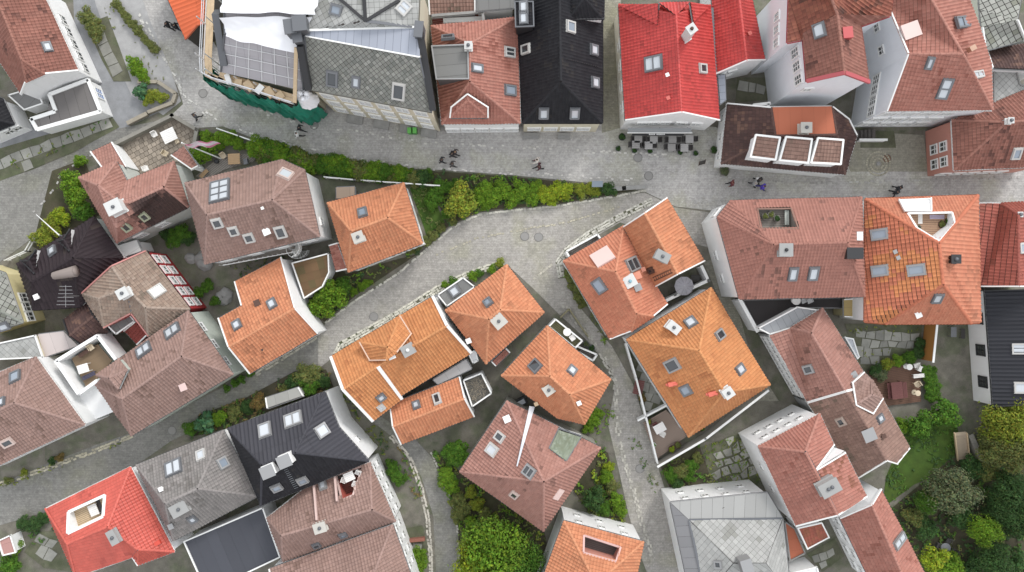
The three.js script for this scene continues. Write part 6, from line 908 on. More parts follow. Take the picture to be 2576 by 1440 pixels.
SH([[38, 1376, 0.9, 'fresh'], [25, 1420, 1.1, 'green'], [8, 1435, 1.0, 'green']], 'fresh', 'green shrub in the yard left of the scarlet roof', 'shrubs left of the scarlet roof');
SH([[60, 1320, 0.9], [85, 1318, 0.9], [110, 1305, 0.8]], 'dark', 'dark shrub in the shady bed left of the scarlet roof', 'dark shrubs left of the scarlet roof');
SH([[20, 1210, 0.5, 'olive'], [60, 1190, 0.45, 'yellow'], [130, 1160, 0.5, 'dark'], [150, 1152, 0.5, 'rusty']], 'olive', 'low plant at the wall foot above the lower left lane', 'plants above the lower left lane');
plant(2505, 1128, 1.9, 'olive', 'olive tree just left of the yellowing tree in the right hand garden', { tree: true, h: 4.4 });
plant(2450, 1180, 1.4, 'dark', 'dark shrub between the stone wall and the grey green tree', { h: 1.8 });
plant(2520, 1290, 1.7, 'dark', 'dark tree right above the single bright green tree', { tree: true, h: 3.6 });
plant(2425, 1300, 1.5, 'dark', 'dark shrub below the large grey green tree', { h: 1.8 });
plant(2500, 1405, 1.8, 'dark', 'dark tree below the single bright green tree', { tree: true, h: 3.4 });
plant(2300, 1300, 1.1, 'olive', 'olive shrub beside the paired roof windows at lower right', { h: 1.4 });
// ground cover: tufts scattered over beds
function cover(poly, density, hues, seed, label, size = 0.28, y = 0.02) {
  const r = rng(seed), P = poly.map(([a, b]) => W(a, b)), xs = P.map((p) => p.x), zs = P.map((p) => p.z), x0 = Math.min(...xs), x1 = Math.max(...xs), z0 = Math.min(...zs), z1 = Math.max(...zs), Q = P.map((p) => [p.x, p.z]), n = Math.floor((x1 - x0) * (z1 - z0) * density), it = [];
  for (let k = 0; k < n; k++) { const x = x0 + (x1 - x0) * r(), z = z0 + (z1 - z0) * r(), s = r(), a = r() * 6.28, h = r(), v = r(); if (fbm(x * 0.6, z * 0.6, seed, 3) < 0.38 || !pip(Q, x, z)) continue; it.push([x, z, s, a, h, v]); }
  if (!it.length) return; const geo = TUFT, im = new THREE.InstancedMesh(geo, new THREE.MeshStandardMaterial({ vertexColors: true, roughness: 0.85, side: THREE.DoubleSide }), it.length), mt = new THREE.Matrix4(), q = new THREE.Quaternion();
  it.forEach(([x, z, s, a, h, v], k) => { q.setFromAxisAngle(UP, a); const w = size * (0.6 + 0.8 * s); mt.compose(new V3(x, y, z), q, new V3(w, w * 0.8, w)); im.setMatrixAt(k, mt); const c = LEAF[hues[Math.floor(h * hues.length)]], vv = 0.7 + 0.6 * v; im.setColorAt(k, lin(c[0] * vv, c[1] * vv, c[2] * vv)); });
  im.name = numbered('ground_cover'); im.castShadow = im.receiveShadow = true; im.userData = { kind: 'stuff', label, category: 'ground cover' }; scene.add(im);
}
const TUFT = foliage(3, 34, 0.24, 5);
cover([[1090, 1130], [1160, 1190], [1370, 1340], [1400, 1480], [1165, 1480], [1150, 1320], [1120, 1230]], 9, ['olive', 'fresh', 'yellow', 'green'], 3, 'rough grass and weeds on the slope below the brown pyramid roof');
cover([[1500, 1110], [1530, 1140], [1560, 1280], [1590, 1380], [1540, 1340], [1480, 1290], [1440, 1230]], 9, ['fresh', 'lime', 'olive', 'green'], 4, 'grass and weeds on the bank between the brown house and the lane');
cover([[2220, 1300], [2420, 1130], [2600, 980], [2600, 1460], [2330, 1460]], 7, ['dark', 'dark', 'olive', 'green'], 5, 'dark ground cover in the lower right garden');
cover([[500, 1045], [620, 1000], [740, 935], [820, 930], [850, 1000], [820, 985], [575, 1078], [480, 1100]], 9, ['olive', 'green', 'dark', 'rusty'], 6, 'mixed ground cover in the bed above the black ribbed roof');
cover([[640, 362], [840, 405], [1110, 432], [1500, 466], [1600, 478], [1400, 514], [1210, 530], [1130, 568], [1080, 612], [1120, 560], [1090, 472], [820, 446], [650, 400]], 10, ['green', 'fresh', 'dark', 'olive'], 7, 'ground cover between the shrubs of the street island');
cover([[780, 780], [815, 810], [900, 740], [1050, 640], [1075, 605], [1040, 615], [960, 660], [880, 690]], 7, ['olive', 'dark', 'fresh'], 8, 'weeds on the bank along the lane below the orange hipped house');
cover([[2280, 1080], [2400, 1040], [2420, 1120], [2370, 1190], [2300, 1220], [2220, 1280], [2230, 1200]], 16, ['green', 'dark'], 9, 'lawn grass in the lower right garden', 0.16);
cover([[1030, 472], [1085, 470], [1100, 520], [1122, 565], [1075, 600], [1062, 560]], 18, ['green', 'olive'], 10, 'lawn grass beside the orange hipped house', 0.14);
cover([[1415, 680], [1425, 676], [1530, 850], [1520, 870]], 10, ['olive', 'fresh'], 11, 'weeds between the lane and the house with the roof hatch', 0.2);
cover([[1545, 1050], [1500, 1100], [1480, 1090], [1530, 985]], 9, ['fresh', 'olive'], 12, 'grass at the corner below the balcony house', 0.2);
cover([[850, 985], [870, 990], [990, 1120], [960, 1150]], 8, ['olive', 'yellow', 'dark'], 13, 'weeds between the white wall and the footpath', 0.22);
cover([[1000, 1125], [1020, 1140], [1075, 1260], [1040, 1260]], 6, ['green', 'olive', 'rusty'], 14, 'weeds along the white window wall by the footpath', 0.22);
cover([[260, 20], [290, 0], [400, 150], [440, 230], [400, 280], [350, 250], [320, 150]], 3, ['olive', 'yellow'], 15, 'weeds in the joints of the top left pavement', 0.14);
cover([[-10, 420], [100, 370], [270, 300], [275, 312], [150, 380], [-10, 470]], 6, ['olive', 'yellow', 'green'], 16, 'weeds between the flagstones at the left', 0.16);
cover([[1765, 1125], [1880, 1085], [1925, 1190], [1900, 1230], [1790, 1215]], 14, ['olive', 'yellow', 'fresh'], 17, 'grass growing in the joints of the flagstone yard', 0.13);
cover([[2125, 815], [2320, 815], [2315, 880], [2190, 930]], 5, ['olive', 'yellow'], 18, 'moss and weeds between the flags of the right hand yard', 0.13);
cover([[40, 1300], [120, 1290], [150, 1340], [60, 1380]], 9, ['dark', 'green'], 19, 'dark ground cover beside the scarlet roofed house', 0.25);
cover([[0, 1215], [110, 1170], [330, 1090], [340, 1105], [120, 1190], [0, 1232]], 5, ['olive', 'yellow'], 20, 'weeds along the kerb of the lower left lane', 0.16);
cover([[1575, 1100], [1600, 1090], [1660, 1230], [1650, 1250]], 6, ['olive', 'green'], 21, 'weeds along the foot of the white garden wall', 0.16);
cover([[560, 660], [735, 640], [700, 690], [600, 700]], 6, ['olive', 'dark'], 22, 'grass in the yard below the large brown house', 0.2);
cover([[1660, 1170], [1760, 1120], [1790, 1210], [1690, 1240]], 10, ['green', 'olive'], 23, 'ground cover in the bed left of the flagstone yard', 0.24);

// ---------------------------------------------------------------- garden walls, fences, decks
function gardenWall(pts, h, w, m, cop, name, label, category = 'wall', y0 = 0) {
  const P = pts.map(([x, y]) => W(x, y, y0 + h)), pos = P[0].clone().setY(0), g = thing(name, label, category, pos);
  for (let k = 0; k + 1 < P.length; k++) { const b = new GB(), c = new GB(), a = P[k].clone(), e = P[k + 1].clone(); a.y = e.y = y0 + h / 2; b.beam(a, e, w, h); b.mesh('wall_length', m, g, pos); if (cop) { a.y = e.y = y0 + h + 0.04; const d = e.clone().sub(a).normalize().multiplyScalar(w / 2 + 0.03); c.beam(a.sub(d), e.add(d), w + 0.06, 0.08); c.mesh('coping', cop, g, pos); } }
  return g;
}
function railing(pts, h, m, label, step = 1.2, name = 'garden_fence', y0 = 0) {
  const P = pts.map(([x, y]) => W(x, y, y0 + h).setY(y0)), pos = P[0].clone(), g = thing(name, label, 'fence', pos);
  for (let k = 0; k + 1 < P.length; k++) { const a = P[k], b = P[k + 1], L = a.distanceTo(b), n = Math.max(1, Math.round(L / step)); for (const y of [0.45, 0.95]) { const r = new GB(); r.beam(a.clone().addScaledVector(UP, h * y), b.clone().addScaledVector(UP, h * y), 0.09, 0.07); r.mesh('rail', m, g, pos); } for (let i = 0; i <= n; i++) { const q = a.clone().lerp(b, i / n), t = new GB(); t.abox(q.x, y0 + h / 2, q.z, 0.1, h + 0.08, 0.1); t.mesh('post', m, g, pos); } }
}
const RUB = mat('rubble', [0.3, 0.285, 0.24], 0.95, { map: speck });
railing([[815, 445], [890, 452], [960, 457], [1105, 467]], 1.0, M.white, 'long white rail fence behind the street hedge', 1.6);
railing([[545, 323], [600, 342], [652, 360]], 1.0, M.white, 'white rail fence above the seating deck', 1.2);
railing([[10, 655], [60, 632], [88, 585]], 1.0, mat('paleRail', [0.6, 0.6, 0.57], 0.7), 'pale fence beside the path at the left edge', 1.2);
gardenWall([[1520, 478], [1570, 474], [1621, 470]], 0.5, 0.3, RUB, M.concrete, 'stone_wall', 'low stone wall at the tip of the street island');
gardenWall([[1575, 866], [1600, 950], [1656, 1172]], 1.1, 0.1, WP, M.white, 'garden_wall', 'long white wall between the lane and the amber house patio');
gardenWall([[1656, 1174], [1775, 1105], [1932, 984]], 1.7, 0.13, plasterM([0.33, 0.31, 0.27]), M.white, 'garden_wall', 'white topped wall below the amber house and its wooden deck');
gardenWall([[1606, 1058], [1682, 1018]], 1.1, 0.1, WP, M.white, 'garden_wall', 'short white wall between the patio and the wooden deck');
gardenWall([[1652, 768], [1700, 745], [1782, 706], [1766, 672]], 1.9, 0.2, WP, M.white, 'garden_wall', 'white wall around the parasol courtyard');
gardenWall([[2358, 816], [2348, 910]], 2.2, 0.12, OCH, M.white, 'board_fence', 'tall orange boarded wall with white coping in the right hand yard', 'fence');
gardenWall([[432, 290], [494, 326], [486, 372]], 0.9, 0.25, RUB, M.stone, 'garden_wall', 'grey wall on the street side of the paved terrace');
gardenWall([[432, 290], [288, 362]], 0.9, 0.25, RUB, M.stone, 'garden_wall', 'long grey wall on the path side of the paved terrace');
gardenWall([[1862, 755], [1905, 832]], 2.6, 0.25, WP, M.white, 'garden_wall', 'white wall running down from the large brown hipped house');
gardenWall([[2445, 1100], [2468, 1150], [2490, 1175]], 1.2, 0.4, RUB, M.stone, 'stone_wall', 'rough stone wall beside the garden steps');
gardenWall([[1410, 800], [1432, 778], [1480, 848]], 0.7, 0.12, mat('oliveFence', [0.22, 0.2, 0.12], 0.8), null, 'garden_fence', 'low olive fence in a corner above the white balcony', 'fence');
gardenWall([[345, 205], [395, 205], [440, 235], [432, 258], [370, 282]], 0.5, 0.3, mat('sandstone', [0.38, 0.34, 0.27], 0.9, { map: speck }), null, 'stone_wall', 'curved sandstone edge of the bed at the top left corner');
gardenWall([[318, 310], [368, 285]], 0.5, 0.35, mats.sandstone, null, 'stone_wall', 'short sandstone wall below the curved bed');
gardenWall([[1030, 1362], [1068, 1358]], 0.5, 0.3, mat('brickWall', [0.25, 0.1, 0.07], 0.9), null, 'brick_wall', 'low red brick wall by the footpath at the bottom');
gardenWall([[2165, 352], [2230, 352]], 0.8, 0.15, WP, M.white, 'garden_wall', 'short white rail wall beside the dark steps below the tall white house');
// terraces with white rims
function railedTerrace(pts, h, floorM, label, o = {}) {
  const rh = o.rh ?? 0.9, P = pts.map(([x, y]) => W(x, y, h + rh)), pos = P.reduce((a, p) => a.add(p), new V3()).divideScalar(P.length).setY(0), g = thing(o.name ?? 'balcony', label, 'balcony', pos);
  const fl = P.map((p) => p.clone().setY(h)); boards(fl, h, fl[1].clone().sub(fl[0]), 0.16, floorM, g, pos);
  const base = new GB(); for (let k = 1; k + 1 < fl.length; k++) base.tri(fl[0].clone().setY(h - 0.04), fl[k + 1].clone().setY(h - 0.04), fl[k].clone().setY(h - 0.04)); base.mesh('slab', M.under, g, pos);
  for (let k = 0; k < P.length; k++) { if (o.open?.includes(k)) continue; const a = P[k].clone(), b = P[(k + 1) % P.length].clone(), w = new GB(); a.y = b.y = (h + rh) / 2; w.beam(a, b, o.w ?? 0.1, h + rh); w.mesh('parapet', o.wall ?? WP, g, pos); const c = new GB(); a.y = b.y = h + rh + 0.03; c.beam(a, b, (o.w ?? 0.1) + 0.05, 0.06); c.mesh('coping', M.white, g, pos); }
  return g;
}
railedTerrace([[1398, 804], [1465, 858], [1447, 876], [1381, 822]], 2.2, mat('mossDeck', [0.2, 0.19, 0.1], 0.9, { map: grainTint }), 'white walled balcony on the orange hipped house by the path', { w: 0.08, rh: 0.6 });
railedTerrace([[1452, 872], [1502, 893], [1492, 908], [1446, 880]], 0.6, M.greyDeck, 'small grey deck below the white walled balcony', { name: 'deck', open: [3] });
railedTerrace([[1425, 633], [1503, 590], [1512, 602], [1433, 648]], 1.6, M.greyDeck, 'narrow white railed balcony on the lane side of the hatch house', { w: 0.1 });
railedTerrace([[1166, 958], [1211, 940], [1236, 990], [1188, 1023]], 2.4, mat('ash', [0.12, 0.115, 0.1], 0.9), 'white rimmed roof terrace with dry plants beside the small orange house', { name: 'roof_terrace', rh: 0.35, w: 0.07 });
railedTerrace([[1622, 1068], [1680, 1035], [1738, 1098], [1656, 1162]], 0.5, mat('silverDeck', [0.34, 0.26, 0.21], 0.85, { map: grainTint }), 'wooden deck with potted plants below the amber house', { name: 'deck', open: [0, 1, 2, 3] });
railedTerrace([[2192, 936], [2290, 920], [2326, 932], [2330, 1014], [2240, 1026], [2214, 985]], 0.25, mat('ownDeck', [0.16, 0.085, 0.055], 0.85, { map: grainTint }), 'dark brown garden deck with a table and benches', { name: 'deck', open: [0, 1, 2, 3, 4, 5] });
railedTerrace([[482, 440], [552, 385], [646, 384], [628, 404], [560, 422], [505, 450]], 0.1, M.greyDeck, 'grey seating deck behind the shrubs and the flag', { name: 'deck', open: [0, 1, 2, 3, 4, 5] });
railedTerrace([[1688, 742], [1752, 704], [1770, 712], [1700, 756]], 0.15, mat('sootDeck', [0.06, 0.058, 0.055], 0.9), 'dark courtyard floor under the parasol', { name: 'deck', open: [0, 1, 2, 3] });
// dry twigs on the roof terrace, dead plants
{ const r = rng(44), pos = W(1200, 980, 2.4), g = new GB(); for (let k = 0; k < 130; k++) { const t = r(), u = r(), p = W(1172 + 46 * t + 16 * u, 962 - 16 * t + 44 * u, 2.4), a = r() * 6.28, l = 0.2 + 0.5 * r(); g.tube(p, new V3(p.x + Math.cos(a) * l, 2.45 + r() * 0.5, p.z + Math.sin(a) * l), 0.015, 0.006, 4); } single(g, 'dry_plants', 'tangle of dry pale twigs on the white rimmed roof terrace', 'dry plants', mat('twig', [0.36, 0.31, 0.24], 0.9), pos); }
// small roofs on walls at the paved terrace, sheds and porches
house('lean_to', 'narrow salmon tiled wall roof left of the paved terrace', { t: TILE.salmon, w: WP, p: [[228, 383, 2.0], [283, 358, 2.0], [320, 420, 2.9], [264, 432, 2.9]], f: ['0123'] }, 'lean-to');
house('lean_to', 'short pink tiled wall roof at the right of the paved terrace', { t: TILE.salmon, w: WP, p: [[431, 392, 2.2], [462, 368, 2.2], [498, 420, 2.2], [483, 428, 2.8]], f: ['0123'] }, 'lean-to');
house('flat_roof_annex', 'black felt flat roof tucked under the large brown hipped house', { t: TILE.felt, tf: { 0: { ...TILE.felt, c: [[0.03, 0.026, 0.026]] } }, w: WP, p: [[1872, 757, 2.2], [2118, 752, 2.2], [2118, 775, 2.2], [2000, 772, 2.2], [1906, 824, 2.2]], f: ['01234'] }, 'annex');
house('garden_shed', 'small pale yellow roofed shed beside the big orange red house', { t: { ...TILE.pale, c: [[0.4, 0.3, 0.13]], moss: 0 }, w: YEL, p: [[2123, 753, 2.8], [2172, 750, 3.2], [2173, 800, 3.2], [2124, 798, 2.8]], f: ['0123'] }, 'shed');
house('garden_shed', 'tiny pink roofed shed with white edges at the bottom left corner', { t: { ...TILE.pale, c: [[0.36, 0.2, 0.18]] }, w: WP, allBarge: true, p: [[-4, 1360, 1.6], [28, 1345, 1.6], [42, 1390, 1.6], [8, 1398, 1.6]], f: ['0123'] }, 'shed');
house('garden_shed', 'pale grey lean-to shelter above the black ribbed roof', { t: { ...TILE.pale, c: [[0.3, 0.3, 0.28]] }, w: GREYW, p: [[668, 1002, 1.8], [752, 975, 1.8], [764, 996, 2.2], [672, 1028, 2.2]], f: ['0123'] }, 'shed');
house('garden_shed', 'pale sandy flat shed above the orange hipped house', { t: { ...TILE.pale, c: [[0.45, 0.34, 0.26]] }, w: GREYW, p: [[846, 472, 1.6], [892, 470, 1.6], [892, 498, 1.6], [846, 500, 1.6]], f: ['0123'] }, 'shed');
house('garden_shed', 'white walled lean-to at the bottom beside the slate roof', { t: { ...TILE.pale, c: [[0.74, 0.74, 0.74]] }, w: WP, p: [[1990, 1440, 3], [2055, 1425, 3], [2075, 1500, 3], [2000, 1500, 3]], f: ['0123'], allBarge: true }, 'shed');
house('garden_shed', 'terracotta coloured flat terrace roof between slate roof and brick red house', { t: TILE.terracotta, w: WP, p: [[1972, 1310, 2.2], [2000, 1330, 2.2], [2026, 1392, 2.2], [1986, 1412, 2.2]], f: ['0123'], trim: M.concrete, allBarge: true }, 'shed');
house('flat_roof_annex', 'white flat roof block between the black tiled house and the salmon L-shaped house', { t: { ...TILE.pale, c: [[0.6, 0.62, 0.6]] }, w: WP, p: [[252, 566, 3], [297, 618, 3], [344, 604, 3], [356, 632, 3], [308, 648, 3], [240, 552, 3]], f: ['012345'] }, 'annex');
house('flat_roof_annex', 'white bay wall at the foot of the small orange house row', { t: { ...TILE.pale, c: [[0.7, 0.7, 0.7]] }, w: WP, p: [[1178, 890, 3.2], [1196, 880, 3.2], [1204, 908, 3.2], [1190, 916, 3.2]], f: ['0123'], allBarge: true }, 'annex');
// awning and sign of the cafe
{ const pos = W(1660, 330, 0), g = thing('cafe_awning', 'grey awning over the cafe terrace under the red house', 'awning', pos), a = new GB(); a.quad(W(1580, 322, 2.9), W(1738, 322, 2.9), W(1741, 334, 2.5), W(1579, 334, 2.5)); a.quad(W(1579, 334, 2.5), W(1741, 334, 2.5), W(1741, 335, 2.2), W(1579, 335, 2.2)); a.mesh('canopy', mat('awn', [0.24, 0.25, 0.255], 0.8, { side: THREE.DoubleSide }), g, pos); const f = new GB(); f.beam(W(1578, 334.5, 2.52), W(1742, 334.5, 2.52), 0.07, 0.07); f.mesh('front_bar', M.white, g, pos); const fa = new GB(); for (const x of [1590, 1660, 1730]) fa.beam(W(x, 321, 2.4), W(x, 334, 2.45), 0.05, 0.05); fa.mesh('arm', M.frame, g, pos);
  const sp = W(1672, 337, 0), s = thing('cafe_sign', 'long black sign board with small white lettering below the awning', 'sign', sp), b = new GB(); b.beam(W(1590, 339, 1.9), W(1720, 339, 1.9), 0.1, 0.4); b.mesh('board', M.black, s, sp); const l = new GB(), r = rng(3); for (let k = 0, x = 1633; k < 13; k++) { const w = 1.6 + r() * 1.6; if (k !== 5) l.beam(W(x, 338.2, 2.12), W(x + w, 338.2, 2.12), 0.11, 0.02); x += w + 0.9; } l.mesh('lettering', M.white, s, sp).userData.kind = 'stuff'; }

// ---------------------------------------------------------------- furniture
const legs = (g, pos, w, d, h, m, r = 0.03) => { for (const [a, b] of [[-1, -1], [1, -1], [1, 1], [-1, 1]]) { const t = new GB(); t.tube(new V3(a * (w / 2 - 0.06), 0, b * (d / 2 - 0.06)), new V3(a * (w / 2 - 0.06), h, b * (d / 2 - 0.06)), r, r, 6); t.mesh('leg', m, g); } };
function table(px, py, w, d, m, label, o = {}) {
  const y = o.y ?? 0, h = o.h ?? 0.73, p = W(px, py, y + h); p.y = y; const g = thing('table', label, 'table', p, o.group, o.turn ?? 0), t = new GB();
  if (o.round) { t.tube(new V3(0, h - 0.03, 0), new V3(0, h + 0.02, 0), w / 2, w / 2, 18); t.mesh('table_top', m, g); const c = new GB(); c.tube(new V3(0, 0, 0), new V3(0, h, 0), 0.05, 0.04, 8); c.tube(new V3(0, 0, 0), new V3(0, 0.04, 0), 0.25, 0.2, 12); c.mesh('pedestal', o.leg ?? m, g); }
  else { const n = Math.max(2, Math.round(d / 0.16)); for (let k = 0; k < n; k++) { const b = new GB(); b.abox(0, h, -d / 2 + d * (k + 0.5) / n, w, 0.035, d / n - 0.012); b.mesh('slat', m, g); } legs(g, p, w, d, h, o.leg ?? m); }
  return g;
}
function chair(px, py, turn, m, label, o = {}) {
  const y = o.y ?? 0, p = W(px, py, y + 0.5); p.y = y; const g = thing('chair', label, 'chair', p, o.group, turn), s = new GB(), b = new GB(); s.abox(0, 0.45, 0, 0.44, 0.05, 0.44); s.mesh('seat', m, g); b.abox(0, 0.7, -0.21, 0.44, 0.42, 0.05); b.mesh('backrest', m, g); for (const x of [-0.22, 0.22]) { const a = new GB(); a.beam(new V3(x, 0.66, -0.2), new V3(x, 0.66, 0.18), 0.05, 0.03); a.mesh('armrest', m, g); } legs(g, p, 0.46, 0.46, 0.45, m, 0.02); return g;
}
function bench(px, py, w, turn, m, label, o = {}) { const y = o.y ?? 0, p = W(px, py, y + 0.45); p.y = y; const g = thing('bench', label, 'bench', p, o.group, turn); for (const z of [-0.12, 0, 0.12]) { const s = new GB(); s.abox(0, 0.44, z, w, 0.04, 0.1); s.mesh('slat', m, g); } legs(g, p, w, 0.34, 0.42, m); }
function pot(px, py, r, m, label, o = {}) { const p = W(px, py, (o.y ?? 0) + 0.4); p.y = o.y ?? 0; const g = thing('planter', label, 'planter', p, o.group), l = new THREE.Mesh(new THREE.LatheGeometry([[0, 0], [r * 0.7, 0], [r, 0.42], [r * 1.08, 0.42], [r * 1.08, 0.48], [r * 0.9, 0.48], [r * 0.88, 0.4], [0, 0.4]].map(([a, b]) => new THREE.Vector2(a, b)), 16), m); l.name = 'pot'; l.castShadow = l.receiveShadow = true; g.add(l); if (o.hue) { const f = new THREE.Mesh(SHRUB[bushN++ % 3], leafM[o.hue]); f.name = 'foliage'; f.scale.set(r * 1.2, r * 1.3, r * 1.2); f.position.y = 0.34; g.add(f); } }
const DARK = mat('darkFurn', [0.055, 0.05, 0.048], 0.7), WHF = mat('whiteFurn', [0.75, 0.73, 0.7], 0.6), TAN = mat('tanFurn', [0.5, 0.33, 0.18], 0.7, { map: grainTint }), MAR = mat('maroonFurn', [0.15, 0.05, 0.045], 0.7, { map: grainTint }), BEI = mat('beigeFurn', [0.55, 0.46, 0.33], 0.7);
// cafe terrace: tables in two rows with dark chairs
{ const T = [[1606, 350], [1645, 352], [1692, 352], [1735, 350], [1600, 364], [1632, 366], [1690, 370], [1722, 372]]; T.forEach(([x, y], k) => { const nm = `${k < 4 ? 'upper' : 'lower'} row cafe table${which(k % 4, 4)}`; table(x, y, 0.7, 0.7, k % 2 ? mat('palTop', [0.36, 0.35, 0.34], 0.6) : mat('palTop2', [0.28, 0.27, 0.26], 0.6), `small square ${nm}`, { group: 'cafe tables', leg: DARK }); chair(x - 13, y, Math.PI / 2, DARK, `dark armchair on the left of the ${nm}`, { group: 'cafe chairs' }); chair(x + 13, y, -Math.PI / 2, DARK, `dark armchair on the right of the ${nm}`, { group: 'cafe chairs' }); });
  [[1555, 374], [1596, 379], [1635, 380], [1711, 383], [1750, 386]].forEach(([x, y], k) => pot(x, y, 0.24, M.frame, 'dark round tub planter on the edge of the cafe terrace' + which(k, 5), { group: 'tub planters on the cafe edge', hue: 'dark' }));
  pot(1565, 345, 0.3, M.black, 'black tub by the corner of the red house', { hue: 'dark' }); pot(1822, 430, 0.45, M.stone, 'large stone planter at the corner of the dark roofed house', { hue: 'grey' }); pot(1796, 378, 0.35, M.stone, 'stone planter beside the white corner wall', { hue: 'dark' });
  const c = W(1766, 405, 0.5), g = thing('menu_stand', 'small dark folding menu board standing in the street', 'sign', c.clone().setY(0), undefined, 0.3), a = new GB(); a.beam(new V3(-0.28, 0.9, 0), new V3(-0.28, 0, 0.3), 0.05, 0.04); a.beam(new V3(0.28, 0.9, 0), new V3(0.28, 0, 0.3), 0.05, 0.04); a.mesh('frame', M.darkWood, g); const b = new GB(); b.box(new V3(0, 0.5, 0.16), new V3(1, 0, 0), new V3(0, 0.95, -0.31).normalize(), new V3(0, 0.31, 0.95).normalize(), 0.26, 0.4, 0.015); b.mesh('board', DARK, g); }
table(424, 341, 1.25, 1.15, WHF, 'big white slatted table on the paved terrace', { turn: 0.45 }); bench(440, 346, 1.1, 2.0, BEI, 'beige bench beside the big white table'); chair(388, 338, 0.5, WHF, 'white chair left of the big white table'); chair(415, 386, 1, BEI, 'beige chair in the middle of the paved terrace'); chair(366, 424, 2, WHF, 'white chair by the wall of the salmon L-shaped house');
table(588, 400, 1.05, 0.95, TAN, 'square tan wooden table on the grey seating deck', { turn: 0.05 }); chair(561, 392, 0.6, BEI, 'pale chair left of the tan wooden table'); chair(618, 407, -1.4, M.frame, 'grey chair right of the tan wooden table'); bench(512, 437, 0.9, 0.8, TAN, 'tan bench at the lower end of the seating deck'); pot(544, 406, 0.2, M.black, 'small black pot on the grey seating deck', {});
table(2258, 983, 1.0, 1.5, MAR, 'dark red slatted table on the garden deck', { y: 0.27, turn: 0.1 }); bench(2239, 984, 1.4, 1.67, MAR, 'dark red bench left of the garden table', { y: 0.27 }); bench(2278, 982, 1.4, 1.67, MAR, 'dark red bench right of the garden table', { y: 0.27 });
table(2289, 924, 0.55, 0.55, WHF, 'small white round table on the garden deck edge', { round: true, y: 0.27 }); chair(2307, 920, 0.3, WHF, 'white wire chair upper one by the round white table', { y: 0.27 }); chair(2314, 928, 1.2, WHF, 'white wire chair lower one by the round white table', { y: 0.27 }); bench(2313, 946, 1.0, 0.1, WHF, 'white bench at the hedge beside the garden deck', { y: 0.27 }); chair(2308, 967, -1, BEI, 'cream chair by the hedge on the garden deck', { y: 0.27 }); table(2310, 990, 0.5, 0.5, BEI, 'small beige round table by the hedge', { round: true, y: 0.27 });
table(1607, 975, 0.85, 1.3, MAR, 'brown slatted table on the amber house patio', { turn: -0.2 }); pot(1615, 1005, 0.28, M.black, 'black pot with pink flowers on the amber house patio', {});
plant(1616, 1002, 0.45, 'rusty', 'pink flowering plant in the pot on the amber house patio', { h: 0.9 });
table(1660, 1078, 1.0, 0.8, WHF, 'pale table on the wooden deck below the amber house', { y: 0.52, turn: 0.5 }); chair(1648, 1070, 0.4, MAR, 'brown chair at the pale deck table', { y: 0.52 }); chair(1667, 1092, 2.6, WHF, 'pale chair at the pale deck table', { y: 0.52 }); pot(1690, 1130, 0.3, M.darkWood, 'pot with yellow foliage on the wooden deck', { y: 0.52, hue: 'lime' }); pot(1705, 1120, 0.3, M.darkWood, 'pot with green foliage on the wooden deck', { y: 0.52, hue: 'olive' }); pot(1760, 1075, 0.4, M.darkWood, 'dark tub plant at the corner of the amber house', { hue: 'green' }); pot(1632, 1062, 0.25, M.darkWood, 'small pot at the top of the wooden deck', { y: 0.52, hue: 'yellow' }); pot(1645, 1120, 0.2, M.white, 'small white pot on the left edge of the wooden deck', { y: 0.52, hue: 'fresh' });
table(1427, 836, 0.7, 0.7, WHF, 'white round table on the white walled balcony', { round: true, y: 2.22 }); chair(1440, 850, 2.2, WHF, 'white chair on the white walled balcony', { y: 2.22 }); pot(1474, 866, 0.28, M.frame, 'grey square planter outside the balcony wall', { hue: 'grey' }); pot(1488, 876, 0.3, M.frame, 'second grey planter outside the balcony wall', { hue: 'dark' }); pot(1453, 880, 0.2, M.darkWood, 'brown pot on the small grey deck', { y: 0.62, hue: 'rusty' });
table(208, 928, 0.95, 0.75, WHF, 'white table on the white walled roof terrace', { y: 3.25, turn: 0.3 }); bench(222, 946, 1.2, 0.45, mat('navy', [0.05, 0.05, 0.09], 0.8), 'dark blue cushioned bench on the white walled roof terrace', { y: 3.25 }); chair(228, 875, 0.6, BEI, 'pale chair in the upper corner of the white walled roof terrace', { y: 3.25 }); bench(214, 886, 1.4, 0.6, M.darkWood, 'brown corner bench on the white walled roof terrace', { y: 3.25 });
table(234, 1284, 0.75, 0.95, WHF, 'white table with grey runner on the scarlet roof terrace', { y: 4.6, turn: 0.4 }); bench(250, 1276, 1.2, 1.9, DARK, 'dark sofa bench on the scarlet roof terrace', { y: 4.6 });
table(878, 1200, 0.85, 0.75, WHF, 'white table on the pink walled roof terrace', { y: 4.9, turn: 0.4 }); chair(866, 1208, 1.2, WHF, 'pale chair left of the pink terrace table', { y: 4.9 }); chair(892, 1218, -2, WHF, 'pale chair below the pink terrace table', { y: 4.9 }); chair(901, 1190, -0.4, WHF, 'pale chair right of the pink terrace table', { y: 4.9 });
bench(2316, 548, 1.0, 1.57, WHF, 'white sun bed on the tan roof deck', { y: 6.2 }); bench(2358, 546, 1.2, 0, mat('lilac', [0.42, 0.36, 0.46], 0.8), 'lilac cushioned bench on the tan roof deck', { y: 6.2 }); pot(2370, 565, 0.3, M.darkWood, 'bushy pot on the tan roof deck', { y: 6.2, hue: 'olive' }); pot(2384, 556, 0.22, M.darkWood, 'small leafy pot in the corner of the tan roof deck', { y: 6.2, hue: 'green' }); pot(2312, 572, 0.16, M.frame, 'grey pot at the edge of the tan roof deck', { y: 6.2, hue: 'grey' });
